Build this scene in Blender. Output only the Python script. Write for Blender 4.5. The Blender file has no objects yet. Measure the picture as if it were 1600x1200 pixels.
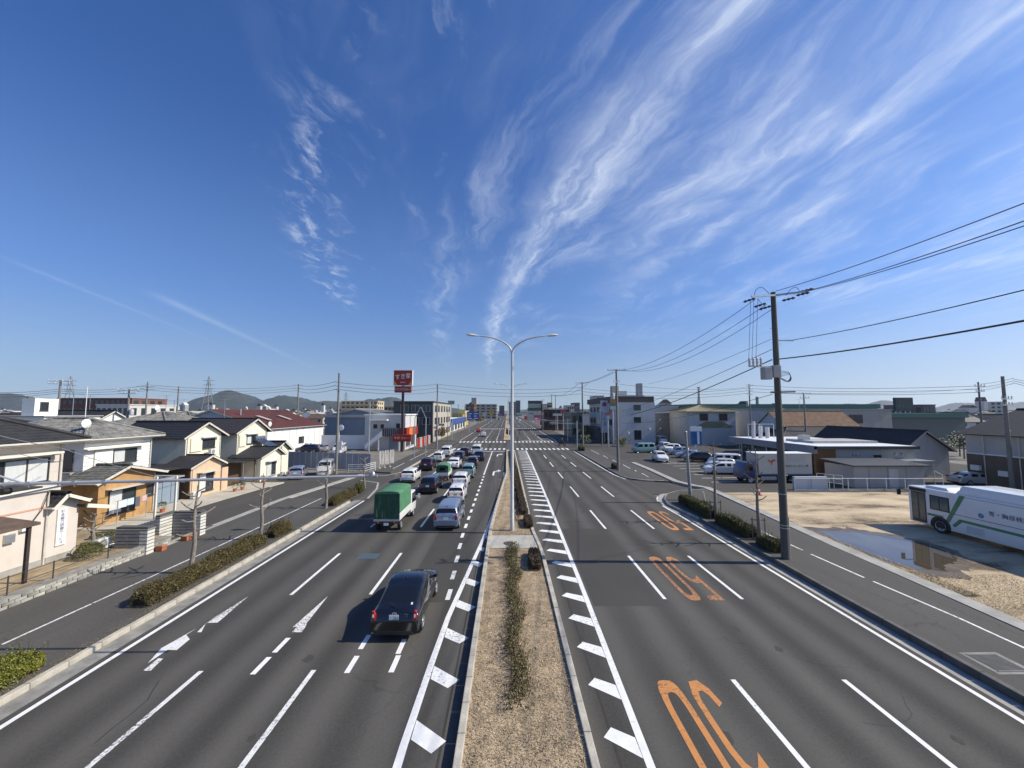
import bpy, bmesh, math, random
from mathutils import Vector, Matrix
R = math.radians
rnd = random.Random(11)
SC = bpy.context.scene
COL = SC.collection

# ------------------------------------------------------------------ camera, sky, sun, exposure
CAM_H = 8.1            # eye height on the footbridge
PITCH = R(4.1)
YAW = R(0.762)         # camera looks a touch right of the road axis (+Y)
SUN_EL = R(40.0)
SUN_AZ = R(92.0)       # measured from +Y towards +X
cam_d = bpy.data.cameras.new('camera')
cam_d.sensor_width = 36.0
cam_d.lens = 13.5
cam_d.clip_start = 0.1
cam_d.clip_end = 30000
cam = bpy.data.objects.new('camera', cam_d)
COL.objects.link(cam)
cam.location = (0, 0, CAM_H)
cam.rotation_euler = (R(90) + PITCH, 0, -YAW)
SC.camera = cam

SC.view_settings.view_transform = 'Standard'
SC.view_settings.look = 'None'
SC.view_settings.gamma = 1.0
SC.view_settings.use_curve_mapping = False
SC.view_settings.exposure = 0.18
SC.cycles.use_denoising = True
SC.cycles.max_bounces = 6
SC.cycles.transparent_max_bounces = 8

world = bpy.data.worlds.new('World')
SC.world = world
world.use_nodes = True
def build_sky():
    nt = world.node_tree
    N, L = nt.nodes, nt.links
    N.clear()
    def m(op, a, b=None, c=None, clamp=False):
        n = N.new('ShaderNodeMath'); n.operation = op; n.use_clamp = clamp
        for i, v in enumerate((a, b, c)):
            if v is None: continue
            if isinstance(v, (int, float)): n.inputs[i].default_value = v
            else: L.new(v, n.inputs[i])
        return n.outputs[0]
    def ss(v, lo, hi):
        n = N.new('ShaderNodeMapRange'); n.interpolation_type = 'SMOOTHSTEP'
        L.new(v, n.inputs[0]); n.inputs[1].default_value = lo; n.inputs[2].default_value = hi
        n.inputs[3].default_value = 0; n.inputs[4].default_value = 1
        return n.outputs[0]
    def noise(vec, scale, detail=6, rough=0.6, dist=0.0):
        n = N.new('ShaderNodeTexNoise'); n.inputs['Scale'].default_value = scale
        n.inputs['Detail'].default_value = detail; n.inputs['Roughness'].default_value = rough
        n.inputs['Distortion'].default_value = dist
        L.new(vec, n.inputs['Vector'])
        return n
    def comb(x, y, z=0.0):
        n = N.new('ShaderNodeCombineXYZ')
        for i, v in enumerate((x, y, z)):
            if isinstance(v, (int, float)): n.inputs[i].default_value = v
            else: L.new(v, n.inputs[i])
        return n.outputs[0]
    tc = N.new('ShaderNodeTexCoord')
    sep = N.new('ShaderNodeSeparateXYZ'); L.new(tc.outputs['Generated'], sep.inputs[0])
    dx, dy, dz = sep.outputs
    zc = m('MAXIMUM', dz, 0.03)
    u0 = m('DIVIDE', dx, zc); v0 = m('DIVIDE', dy, zc)      # a flat cloud deck of unit height
    w = noise(comb(u0, v0), 1.1, 3, 0.5)
    sw = N.new('ShaderNodeSeparateColor'); L.new(w.outputs['Color'], sw.inputs[0])
    w2 = noise(comb(u0, v0), 6.0, 3, 0.55)
    sw2 = N.new('ShaderNodeSeparateColor'); L.new(w2.outputs['Color'], sw2.inputs[0])
    u = m('ADD', u0, m('ADD', m('MULTIPLY', m('SUBTRACT', sw.outputs[0], 0.5), 0.42), m('MULTIPLY', m('SUBTRACT', sw2.outputs[0], 0.5), 0.09)))
    v = m('ADD', v0, m('ADD', m('MULTIPLY', m('SUBTRACT', sw.outputs[1], 0.5), 0.5), m('MULTIPLY', m('SUBTRACT', sw2.outputs[1], 0.5), 0.2)))
    lv = m('LOGARITHM', m('MAXIMUM', v0, 0.05), math.e)
    # filaments drawn out along the deck; they fan from the far road end
    skew = m('SUBTRACT', 0.43, m('MULTIPLY', ss(u0, 0.35, 1.3), 0.50))
    su = m('ADD', u, m('MULTIPLY', lv, skew))
    strand = noise(comb(m('MULTIPLY', su, 9.0), m('MULTIPLY', v, 1.5), 3.1), 1.0, 10, 0.60, 0.1).outputs['Fac']
    body = noise(comb(m('MULTIPLY', su, 2.6), m('MULTIPLY', v, 1.1), 6.4), 1.0, 6, 0.58, 0.1).outputs['Fac']
    fine = noise(comb(m('MULTIPLY', su, 30), m('MULTIPLY', v, 9), 1.7), 1.0, 5, 0.65).outputs['Fac']
    big = noise(comb(u0, v0, 5.3), 0.8, 3, 0.5).outputs['Fac']
    puff = noise(comb(m('MULTIPLY', u, 9.0), m('MULTIPLY', v, 4.0), 8.0), 1.0, 9, 0.62, 0.15).outputs['Fac']
    wisp = m('MULTIPLY', ss(strand, 0.36, 0.74), ss(body, 0.34, 0.66))
    def band(a, b, s, uu=u):          # gaussian about u = a + b ln v
        d = m('SUBTRACT', uu, m('ADD', m('MULTIPLY', lv, b), a))
        d = m('DIVIDE', d, s)
        return m('EXPONENT', m('MULTIPLY', m('MULTIPLY', d, d), -1.0))
    um = m('ADD', u0, m('MULTIPLY', m('SUBTRACT', u, u0), 0.45))
    main = m('MULTIPLY', band(0.50, -0.4325, 0.075, um), m('ADD', 0.16, m('MULTIPLY', ss(strand, 0.32, 0.74), 0.44)))
    main = m('ADD', main, m('MULTIPLY', band(0.58, -0.42, 0.19, um), m('MULTIPLY', wisp, 0.30)))
    mid = m('MULTIPLY', band(0.27, -0.71, 0.14), m('MULTIPLY', ss(strand, 0.38, 0.80), 0.26))
    chain = m('MULTIPLY', m('MULTIPLY', band(-0.50, -0.76, 0.11), m('MULTIPLY', ss(v0, 0.95, 1.4), ss(v0, 4.2, 3.0))), m('MULTIPLY', ss(puff, 0.46, 0.74), 0.62))
    chain2 = m('MULTIPLY', band(-0.20, -0.70, 0.42), m('MULTIPLY', ss(puff, 0.58, 0.84), 0.24))
    rmask = m('MULTIPLY', ss(u0, 0.45, 1.15), ss(v0, 4.2, 1.8))
    right = m('MULTIPLY', rmask, m('ADD', m('MULTIPLY', wisp, 0.30), m('MULTIPLY', ss(body, 0.36, 0.78), 0.18)))
    veil = m('MULTIPLY', m('MULTIPLY', ss(u0, -0.3, 1.3), ss(v0, 3.0, 0.9)), m('MULTIPLY', ss(big, 0.35, 0.7), 0.16))
    everywhere = m('MULTIPLY', m('MULTIPLY', wisp, ss(big, 0.40, 0.62)), m('MULTIPLY', ss(u0, -0.9, 0.3), 0.20))
    def trail(a, b, v1, s0, lo, hi, amt):
        d = m('SUBTRACT', u0, m('ADD', m('MULTIPLY', m('SUBTRACT', v0, v1), b), a))
        d = m('DIVIDE', d, s0)
        g = m('EXPONENT', m('MULTIPLY', m('MULTIPLY', d, d), -1.0))
        g = m('MULTIPLY', g, m('MULTIPLY', ss(v0, lo, lo + 0.6), ss(v0, hi, hi - 3.0)))
        return m('MULTIPLY', g, m('MULTIPLY', m('ADD', 0.35, fine), amt))
    t1 = trail(-2.97, -0.256, 3.09, 0.07, 3.0, 11.0, 0.17)
    t2 = trail(-3.27, -0.31, 2.45, 0.035, 2.2, 7.5, 0.10)
    tot = main
    for x in (mid, chain, chain2, right, veil, everywhere, t1, t2):
        tot = m('ADD', tot, x)
    tot = m('MULTIPLY', tot, m('ADD', 0.62, m('MULTIPLY', fine, 0.72)))
    tot = m('MULTIPLY', tot, ss(dz, 0.06, 0.22))
    tot = m('MINIMUM', tot, 0.80)
    sky = N.new('ShaderNodeTexSky'); sky.sky_type = 'NISHITA'
    sky.sun_disc = False
    sky.sun_elevation = SUN_EL; sky.sun_rotation = SUN_AZ
    sky.air_density = 1.0; sky.dust_density = 0.9; sky.ozone_density = 4.0; sky.altitude = 0
    L.new(comb(dx, dy, m('MULTIPLY_ADD', m('MAXIMUM', dz, 0.0), 0.93, 0.07)), sky.inputs[0])
    tcol = N.new('ShaderNodeMix'); tcol.data_type = 'RGBA'; L.new(ss(dz, 0.30, 0.62), tcol.inputs['Factor'])
    tlow = N.new('ShaderNodeMix'); tlow.data_type = 'RGBA'; L.new(ss(dz, 0.02, 0.30), tlow.inputs['Factor'])
    tlow.inputs['A'].default_value = (1.06, 1.0, 1.0, 1); tlow.inputs['B'].default_value = (0.72, 0.96, 1.30, 1)
    L.new(tlow.outputs['Result'], tcol.inputs['A']); tcol.inputs['B'].default_value = (0.38, 0.73, 1.22, 1)
    tint = N.new('ShaderNodeMix'); tint.data_type = 'RGBA'; tint.blend_type = 'MULTIPLY'; tint.inputs['Factor'].default_value = 1
    L.new(sky.outputs[0], tint.inputs['A']); L.new(tcol.outputs['Result'], tint.inputs['B'])
    mix = N.new('ShaderNodeMix'); mix.data_type = 'RGBA'
    L.new(tot, mix.inputs['Factor'])
    L.new(tint.outputs['Result'], mix.inputs['A'])
    mix.inputs['B'].default_value = (7.6, 8.3, 9.4, 1)
    bg = N.new('ShaderNodeBackground'); L.new(mix.outputs['Result'], bg.inputs[0])
    bg.inputs[1].default_value = 0.106
    out = N.new('ShaderNodeOutputWorld'); L.new(bg.outputs[0], out.inputs[0])
build_sky()

sun_d = bpy.data.lights.new('sun', 'SUN')
sun_d.energy = 5.0
sun_d.angle = R(0.53)
sun_d.color = (1.0, 0.925, 0.78)
sun = bpy.data.objects.new('sun', sun_d)
COL.objects.link(sun)
_s = Vector((math.sin(SUN_AZ) * math.cos(SUN_EL), math.cos(SUN_AZ) * math.cos(SUN_EL), math.sin(SUN_EL)))
sun.rotation_euler = _s.to_track_quat('Z', 'Y').to_euler()
sun.location = (30, 0, 40)

# ------------------------------------------------------------------ survey: sight lines of the photograph turned into places
FPX = 600.0
def sight(px, py):
    u = (px - 800) / FPX; v = -(py - 600) / FPX
    cp, sp = math.cos(PITCH), math.sin(PITCH)
    x, y, z = u, cp - v * sp, sp + v * cp
    c, s = math.cos(YAW), math.sin(YAW)
    return Vector((x * c + y * s, -x * s + y * c, z))
def G(px, py, z=0.0):
    d = sight(px, py); t = (z - CAM_H) / d.z
    return Vector((d.x * t, d.y * t, z))
def P(px, py, Y):
    d = sight(px, py); t = Y / d.y
    return Vector((d.x * t, Y, CAM_H + d.z * t))
# ------------------------------------------------------------------ materials
MATS = {}
def _nodes(name):
    m = bpy.data.materials.new(name); m.use_nodes = True
    nt = m.node_tree
    return m, nt, nt.nodes, nt.links, nt.nodes['Principled BSDF']
def mat(name, col, rough=0.6, var=0.12, scale=3.0, metal=0.0, bump=0.0, bscale=40.0, spec=0.5, coat=0.0, stretch=None, dirt=0.0, fine=0.0, world=False):
    """plain procedural surface: base colour with noise, a little roughness variation, optional bump, streaks and dirt patches"""
    if name in MATS: return MATS[name]
    m, nt, N, L, b = _nodes(name)
    b.inputs['Roughness'].default_value = rough
    b.inputs['Metallic'].default_value = metal
    b.inputs['Specular IOR Level'].default_value = spec
    b.inputs['Coat Weight'].default_value = coat
    b.inputs['Coat Roughness'].default_value = 0.04
    if world:
        g = N.new('ShaderNodeNewGeometry'); vec = g.outputs['Position']
    else:
        tc = N.new('ShaderNodeTexCoord'); vec = tc.outputs['Object']
    if stretch:
        mp = N.new('ShaderNodeMapping'); mp.inputs['Scale'].default_value = stretch
        L.new(vec, mp.inputs[0]); sv = mp.outputs[0]
    else: sv = vec
    n = N.new('ShaderNodeTexNoise'); n.inputs['Scale'].default_value = scale; n.inputs['Detail'].default_value = 6
    n.inputs['Roughness'].default_value = 0.65
    L.new(sv, n.inputs['Vector'])
    cr = N.new('ShaderNodeValToRGB')
    c = Vector(col[:3])
    lo = c * (1 - var * 1.6); hi = c * (1 + var * 1.6)
    cr.color_ramp.elements[0].position = 0.28; cr.color_ramp.elements[0].color = (*lo, 1)
    cr.color_ramp.elements[1].position = 0.72; cr.color_ramp.elements[1].color = (*[min(x, 1) for x in hi], 1)
    L.new(n.outputs['Fac'], cr.inputs[0])
    out = cr.outputs[0]
    if fine > 0:
        n3 = N.new('ShaderNodeTexNoise'); n3.inputs['Scale'].default_value = 55; n3.inputs['Detail'].default_value = 3
        L.new(vec, n3.inputs['Vector'])
        mr = N.new('ShaderNodeMapRange'); mr.inputs[1].default_value = 0.3; mr.inputs[2].default_value = 0.7
        mr.inputs[3].default_value = 1 - fine; mr.inputs[4].default_value = 1 + fine
        L.new(n3.outputs['Fac'], mr.inputs[0])
        mx = N.new('ShaderNodeMix'); mx.data_type = 'RGBA'; mx.blend_type = 'MULTIPLY'; mx.inputs['Factor'].default_value = 1
        L.new(out, mx.inputs['A']); L.new(mr.outputs[0], mx.inputs['B']); out = mx.outputs['Result']
    if dirt > 0:
        n2 = N.new('ShaderNodeTexNoise'); n2.inputs['Scale'].default_value = scale * 0.45; n2.inputs['Detail'].default_value = 8
        n2.inputs['Roughness'].default_value = 0.7
        mp2 = N.new('ShaderNodeMapping'); mp2.inputs['Scale'].default_value = (2.2, 2.2, 0.35); mp2.inputs['Location'].default_value = (3, 1, 7)
        L.new(vec, mp2.inputs[0]); L.new(mp2.outputs[0], n2.inputs['Vector'])
        mr = N.new('ShaderNodeMapRange'); mr.inputs[1].default_value = 0.50; mr.inputs[2].default_value = 0.72
        mr.inputs[3].default_value = 0; mr.inputs[4].default_value = dirt
        L.new(n2.outputs['Fac'], mr.inputs[0])
        mx = N.new('ShaderNodeMix'); mx.data_type = 'RGBA'
        L.new(mr.outputs[0], mx.inputs['Factor']); L.new(out, mx.inputs['A'])
        mx.inputs['B'].default_value = (c.x * 0.45, c.y * 0.43, c.z * 0.40, 1)
        out = mx.outputs['Result']
    L.new(out, b.inputs['Base Color'])
    if bump > 0:
        nb = N.new('ShaderNodeTexNoise'); nb.inputs['Scale'].default_value = bscale; nb.inputs['Detail'].default_value = 4
        L.new(sv, nb.inputs['Vector'])
        bp = N.new('ShaderNodeBump'); bp.inputs['Strength'].default_value = bump; bp.inputs['Distance'].default_value = 0.02
        L.new(nb.outputs['Fac'], bp.inputs['Height']); L.new(bp.outputs[0], b.inputs['Normal'])
    MATS[name] = m
    return m
def asphalt(name, base, lanes=True, warm=(1.05, 0.98, 0.88), streak=0.3, cracks=0.25):
    if name in MATS: return MATS[name]
    m, nt, N, L, b = _nodes(name)
    g = N.new('ShaderNodeNewGeometry'); sp = N.new('ShaderNodeSeparateXYZ'); L.new(g.outputs['Position'], sp.inputs[0])
    def mth(op, a, c=None):
        n = N.new('ShaderNodeMath'); n.operation = op
        for i, v in enumerate((a, c)):
            if v is None: continue
            if isinstance(v, (int, float)): n.inputs[i].default_value = v
            else: L.new(v, n.inputs[i])
        return n.outputs[0]
    def noise(scale, sx=1, sy=1, detail=5, rough=0.6, off=0):
        mp = N.new('ShaderNodeMapping'); mp.inputs['Scale'].default_value = (sx, sy, 1); mp.inputs['Location'].default_value = (off, off * 0.7, off)
        L.new(g.outputs['Position'], mp.inputs[0])
        n = N.new('ShaderNodeTexNoise'); n.inputs['Scale'].default_value = scale; n.inputs['Detail'].default_value = detail; n.inputs['Roughness'].default_value = rough
        L.new(mp.outputs[0], n.inputs['Vector']); return n.outputs['Fac']
    st = noise(1.0, 0.9, 0.045, 5, 0.55)
    patch = noise(0.35, 1, 0.5, 6, 0.6, 4)
    fine = noise(38, 1, 1, 4, 0.75, 9)
    grit = noise(110, 1, 1, 2, 0.6, 2)
    f = mth('ADD', mth('MULTIPLY', mth('SUBTRACT', st, 0.5), streak * 1.9), mth('MULTIPLY', mth('SUBTRACT', patch, 0.5), 0.5))
    if lanes:   # wheel tracks worn pale and dark between them, wandering a little
        wob = mth('MULTIPLY', mth('SUBTRACT', noise(0.05, 1, 1, 2, 0.5, 7), 0.5), 1.0)
        ph = mth('MULTIPLY', mth('ADD', sp.outputs[0], wob), 2 * math.pi / 1.75)
        f = mth('ADD', f, mth('MULTIPLY', mth('MULTIPLY', mth('SINE', ph), noise(0.25, 1, 0.12, 3, 0.5, 12)), 0.42))
    mott = noise(13, 1, 1, 4, 0.75, 5)
    f = mth('ADD', f, mth('MULTIPLY', mth('SUBTRACT', mott, 0.5), 0.75))
    f = mth('ADD', f, mth('ADD', mth('MULTIPLY', mth('SUBTRACT', fine, 0.5), 1.25), mth('MULTIPLY', mth('SUBTRACT', grit, 0.5), 0.8)))
    if cracks > 0:
        vo = N.new('ShaderNodeTexVoronoi'); vo.feature = 'DISTANCE_TO_EDGE'; vo.inputs['Scale'].default_value = 0.22
        mp = N.new('ShaderNodeMapping'); mp.inputs['Scale'].default_value = (1, 0.55, 1)
        nz = N.new('ShaderNodeTexNoise'); nz.inputs['Scale'].default_value = 1.6; nz.inputs['Detail'].default_value = 5
        L.new(g.outputs['Position'], nz.inputs['Vector'])
        va = N.new('ShaderNodeVectorMath'); va.operation = 'MULTIPLY_ADD'; va.inputs[1].default_value = (1.4, 1.4, 0)
        L.new(nz.outputs['Color'], va.inputs[0]); L.new(g.outputs['Position'], va.inputs[2])
        L.new(va.outputs[0], mp.inputs[0]); L.new(mp.outputs[0], vo.inputs['Vector'])
        mr = N.new('ShaderNodeMapRange'); mr.inputs[1].default_value = 0.0; mr.inputs[2].default_value = 0.010; mr.inputs[3].default_value = -1; mr.inputs[4].default_value = 0
        L.new(vo.outputs['Distance'], mr.inputs[0])
        gate = N.new('ShaderNodeMapRange'); gate.inputs[1].default_value = 0.48; gate.inputs[2].default_value = 0.6
        L.new(patch, gate.inputs[0])
        f = mth('ADD', f, mth('MULTIPLY', mth('MULTIPLY', mr.outputs[0], gate.outputs[0]), cracks))
    val = mth('MULTIPLY', mth('MAXIMUM', mth('ADD', f, 1.0), 0.25), base)
    cb = N.new('ShaderNodeCombineColor')
    for i in range(3): L.new(mth('MULTIPLY', val, warm[i]), cb.inputs[i])
    L.new(cb.outputs[0], b.inputs['Base Color'])
    b.inputs['Roughness'].default_value = 0.88
    b.inputs['Specular IOR Level'].default_value = 0.3
    bp = N.new('ShaderNodeBump'); bp.inputs['Strength'].default_value = 0.35; bp.inputs['Distance'].default_value = 0.01
    L.new(fine, bp.inputs['Height']); L.new(bp.outputs[0], b.inputs['Normal'])
    MATS[name] = m
    return m
def paint(name, col, wear=0.5, under=(0.06, 0.058, 0.055)):
    """road paint, chipped down to the asphalt in spots"""
    if name in MATS: return MATS[name]
    m, nt, N, L, b = _nodes(name)
    g = N.new('ShaderNodeNewGeometry')
    def noise(scale, detail=5, rough=0.65, off=0, st=(1, 1, 1)):
        mp = N.new('ShaderNodeMapping'); mp.inputs['Location'].default_value = (off, off, off); mp.inputs['Scale'].default_value = st
        L.new(g.outputs['Position'], mp.inputs[0])
        n = N.new('ShaderNodeTexNoise'); n.inputs['Scale'].default_value = scale; n.inputs['Detail'].default_value = detail; n.inputs['Roughness'].default_value = rough
        L.new(mp.outputs[0], n.inputs['Vector']); return n.outputs['Fac']
    chips = noise(11, 8, 0.75); where = noise(0.35, 3, 0.5, 5)
    ad = N.new('ShaderNodeMath'); ad.operation = 'MULTIPLY_ADD'; ad.inputs[1].default_value = 0.45
    L.new(where, ad.inputs[0]); L.new(chips, ad.inputs[2])
    mr = N.new('ShaderNodeMapRange'); mr.inputs[1].default_value = 0.93 - 0.25 * wear; mr.inputs[2].default_value = 1.03 - 0.25 * wear
    L.new(ad.outputs[0], mr.inputs[0])
    sh = N.new('ShaderNodeMapRange'); sh.inputs[1].default_value = 0.3; sh.inputs[2].default_value = 0.7; sh.inputs[3].default_value = 0.86; sh.inputs[4].default_value = 1.06
    L.new(noise(3, 5, 0.7, 3), sh.inputs[0])
    mx0 = N.new('ShaderNodeMix'); mx0.data_type = 'RGBA'; mx0.blend_type = 'MULTIPLY'; mx0.inputs['Factor'].default_value = 1
    mx0.inputs['A'].default_value = (*col, 1); L.new(sh.outputs[0], mx0.inputs['B'])
    mx = N.new('ShaderNodeMix'); mx.data_type = 'RGBA'
    L.new(mr.outputs[0], mx.inputs['Factor']); L.new(mx0.outputs['Result'], mx.inputs['A']); mx.inputs['B'].default_value = (*under, 1)
    L.new(mx.outputs['Result'], b.inputs['Base Color'])
    b.inputs['Roughness'].default_value = 0.7
    MATS[name] = m
    return m
def leafmat(name, a, bcol, scale=2.0, trans=0.0):
    """foliage: colour varies leaf cluster by leaf cluster"""
    if name in MATS: return MATS[name]
    m, nt, N, L, b = _nodes(name)
    g = N.new('ShaderNodeNewGeometry')
    cr = N.new('ShaderNodeValToRGB')
    cr.color_ramp.elements[0].position = 0.15; cr.color_ramp.elements[0].color = (*a, 1)
    cr.color_ramp.elements[1].position = 0.85; cr.color_ramp.elements[1].color = (*bcol, 1)
    n = N.new('ShaderNodeTexNoise'); n.inputs['Scale'].default_value = scale; n.inputs['Detail'].default_value = 3
    L.new(g.outputs['Position'], n.inputs['Vector'])
    ad = N.new('ShaderNodeMath'); ad.operation = 'MULTIPLY_ADD'; ad.inputs[1].default_value = 0.6
    sb = N.new('ShaderNodeMath'); sb.operation = 'SUBTRACT'; sb.inputs[1].default_value = 0.3
    L.new(g.outputs['Random Per Island'], ad.inputs[0]); L.new(n.outputs['Fac'], sb.inputs[0]); L.new(sb.outputs[0], ad.inputs[2])
    L.new(ad.outputs[0], cr.inputs[0]); L.new(cr.outputs[0], b.inputs['Base Color'])
    b.inputs['Roughness'].default_value = 0.6
    MATS[name] = m
    return m
def glassmat(name, col=(0.02, 0.024, 0.03), rough=0.06):
    if name in MATS: return MATS[name]
    m, nt, N, L, b = _nodes(name)
    b.inputs['Base Color'].default_value = (*col, 1); b.inputs['Roughness'].default_value = rough
    b.inputs['Specular IOR Level'].default_value = 0.6
    MATS[name] = m
    return m

M_ASPH = asphalt('road asphalt', 0.072)
M_ASPH2 = asphalt('sidewalk asphalt', 0.082, lanes=False, streak=0.18, cracks=0.3)
M_LOT = asphalt('parking asphalt', 0.068, lanes=False, streak=0.15, cracks=0.2)
M_PATCH = asphalt('newer asphalt patch', 0.058, lanes=False, streak=0.1, cracks=0.0)
M_WHITE = paint('white road paint', (0.80, 0.79, 0.76), 0.5)
M_WHITEW = paint('worn white road paint', (0.74, 0.73, 0.70), 0.75)
M_ORANGE = paint('orange road paint', (0.55, 0.23, 0.065), 0.62)
M_ORANGEF = paint('faded orange road paint', (0.52, 0.225, 0.075), 0.82)
M_CONC = mat('concrete', (0.36, 0.345, 0.31), 0.9, 0.16, 1.2, bump=0.3, fine=0.12, dirt=0.35)
M_CONCD = mat('weathered concrete', (0.25, 0.24, 0.215), 0.92, 0.22, 2.0, bump=0.4, fine=0.15, dirt=0.5)
M_KERBD = mat('shade-dark kerb concrete', (0.11, 0.105, 0.095), 0.95, 0.2, 2.0, fine=0.2, dirt=0.4)  # right kerb: sidewalk tone, plus the road face's shade put into the colour
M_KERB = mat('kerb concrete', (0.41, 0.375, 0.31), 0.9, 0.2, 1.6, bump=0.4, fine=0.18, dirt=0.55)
M_PALE = mat('pale concrete yard', (0.46, 0.42, 0.34), 0.9, 0.1, 0.8, fine=0.08, dirt=0.3)
M_STEEL = mat('galvanised steel', (0.50, 0.52, 0.53), 0.42, 0.1, 6.0, metal=0.75)
M_DSTEEL = mat('dark painted steel', (0.045, 0.043, 0.045), 0.5, 0.15, 5.0)
M_WPAINT = mat('white painted steel', (0.78, 0.78, 0.76), 0.45, 0.05, 3.0)
M_POLE = mat('spun concrete pole', (0.19, 0.183, 0.17), 0.85, 0.14, 1.2, stretch=(1, 1, 0.25), fine=0.1)
M_WIRE = mat('black cable', (0.02, 0.02, 0.022), 0.6, 0.05)
M_RUBBER = mat('rubber', (0.018, 0.018, 0.018), 0.85, 0.1, 20)
M_GLASS = glassmat('window glass', (0.035, 0.042, 0.05), 0.08)
M_CARGLASS = glassmat('car glass', (0.008, 0.009, 0.012), 0.05)
M_FRAME = mat('bronze window frame', (0.05, 0.043, 0.038), 0.5, 0.1)
M_AFRAME = mat('aluminium window frame', (0.55, 0.55, 0.54), 0.4, 0.06, metal=0.5)
M_CURT = mat('pale curtain', (0.55, 0.56, 0.55), 0.9, 0.1, 9, stretch=(6, 6, 0.2))
M_WOODS = mat('weathered stake wood', (0.16, 0.13, 0.10), 0.9, 0.2, 12, stretch=(1, 1, 0.15))
M_BARK = mat('grey bark', (0.22, 0.19, 0.16), 0.95, 0.25, 9, bump=0.6, bscale=25)
M_RIM = mat('alloy rim', (0.62, 0.63, 0.64), 0.3, 0.04, metal=0.85)
M_BLACKP = mat('black plastic', (0.015, 0.015, 0.016), 0.55, 0.1)
M_RED = mat('red lamp lens', (0.42, 0.012, 0.012), 0.15, 0.05, coat=0.6)
M_LENS = mat('clear lamp lens', (0.68, 0.70, 0.72), 0.12, 0.04, coat=0.8)
M_AMBER = mat('amber lens', (0.6, 0.22, 0.02), 0.2, 0.05)
M_PLATE = mat('number plate', (0.75, 0.76, 0.74), 0.4, 0.03)
M_PLATEY = mat('yellow number plate', (0.72, 0.50, 0.06), 0.4, 0.03)
M_PLTXT = mat('plate lettering green', (0.02, 0.14, 0.08), 0.5, 0.03)
M_INK = mat('black lettering', (0.02, 0.02, 0.022), 0.6, 0.03)
M_WINK = mat('white lettering', (0.82, 0.82, 0.80), 0.5, 0.03)

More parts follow.
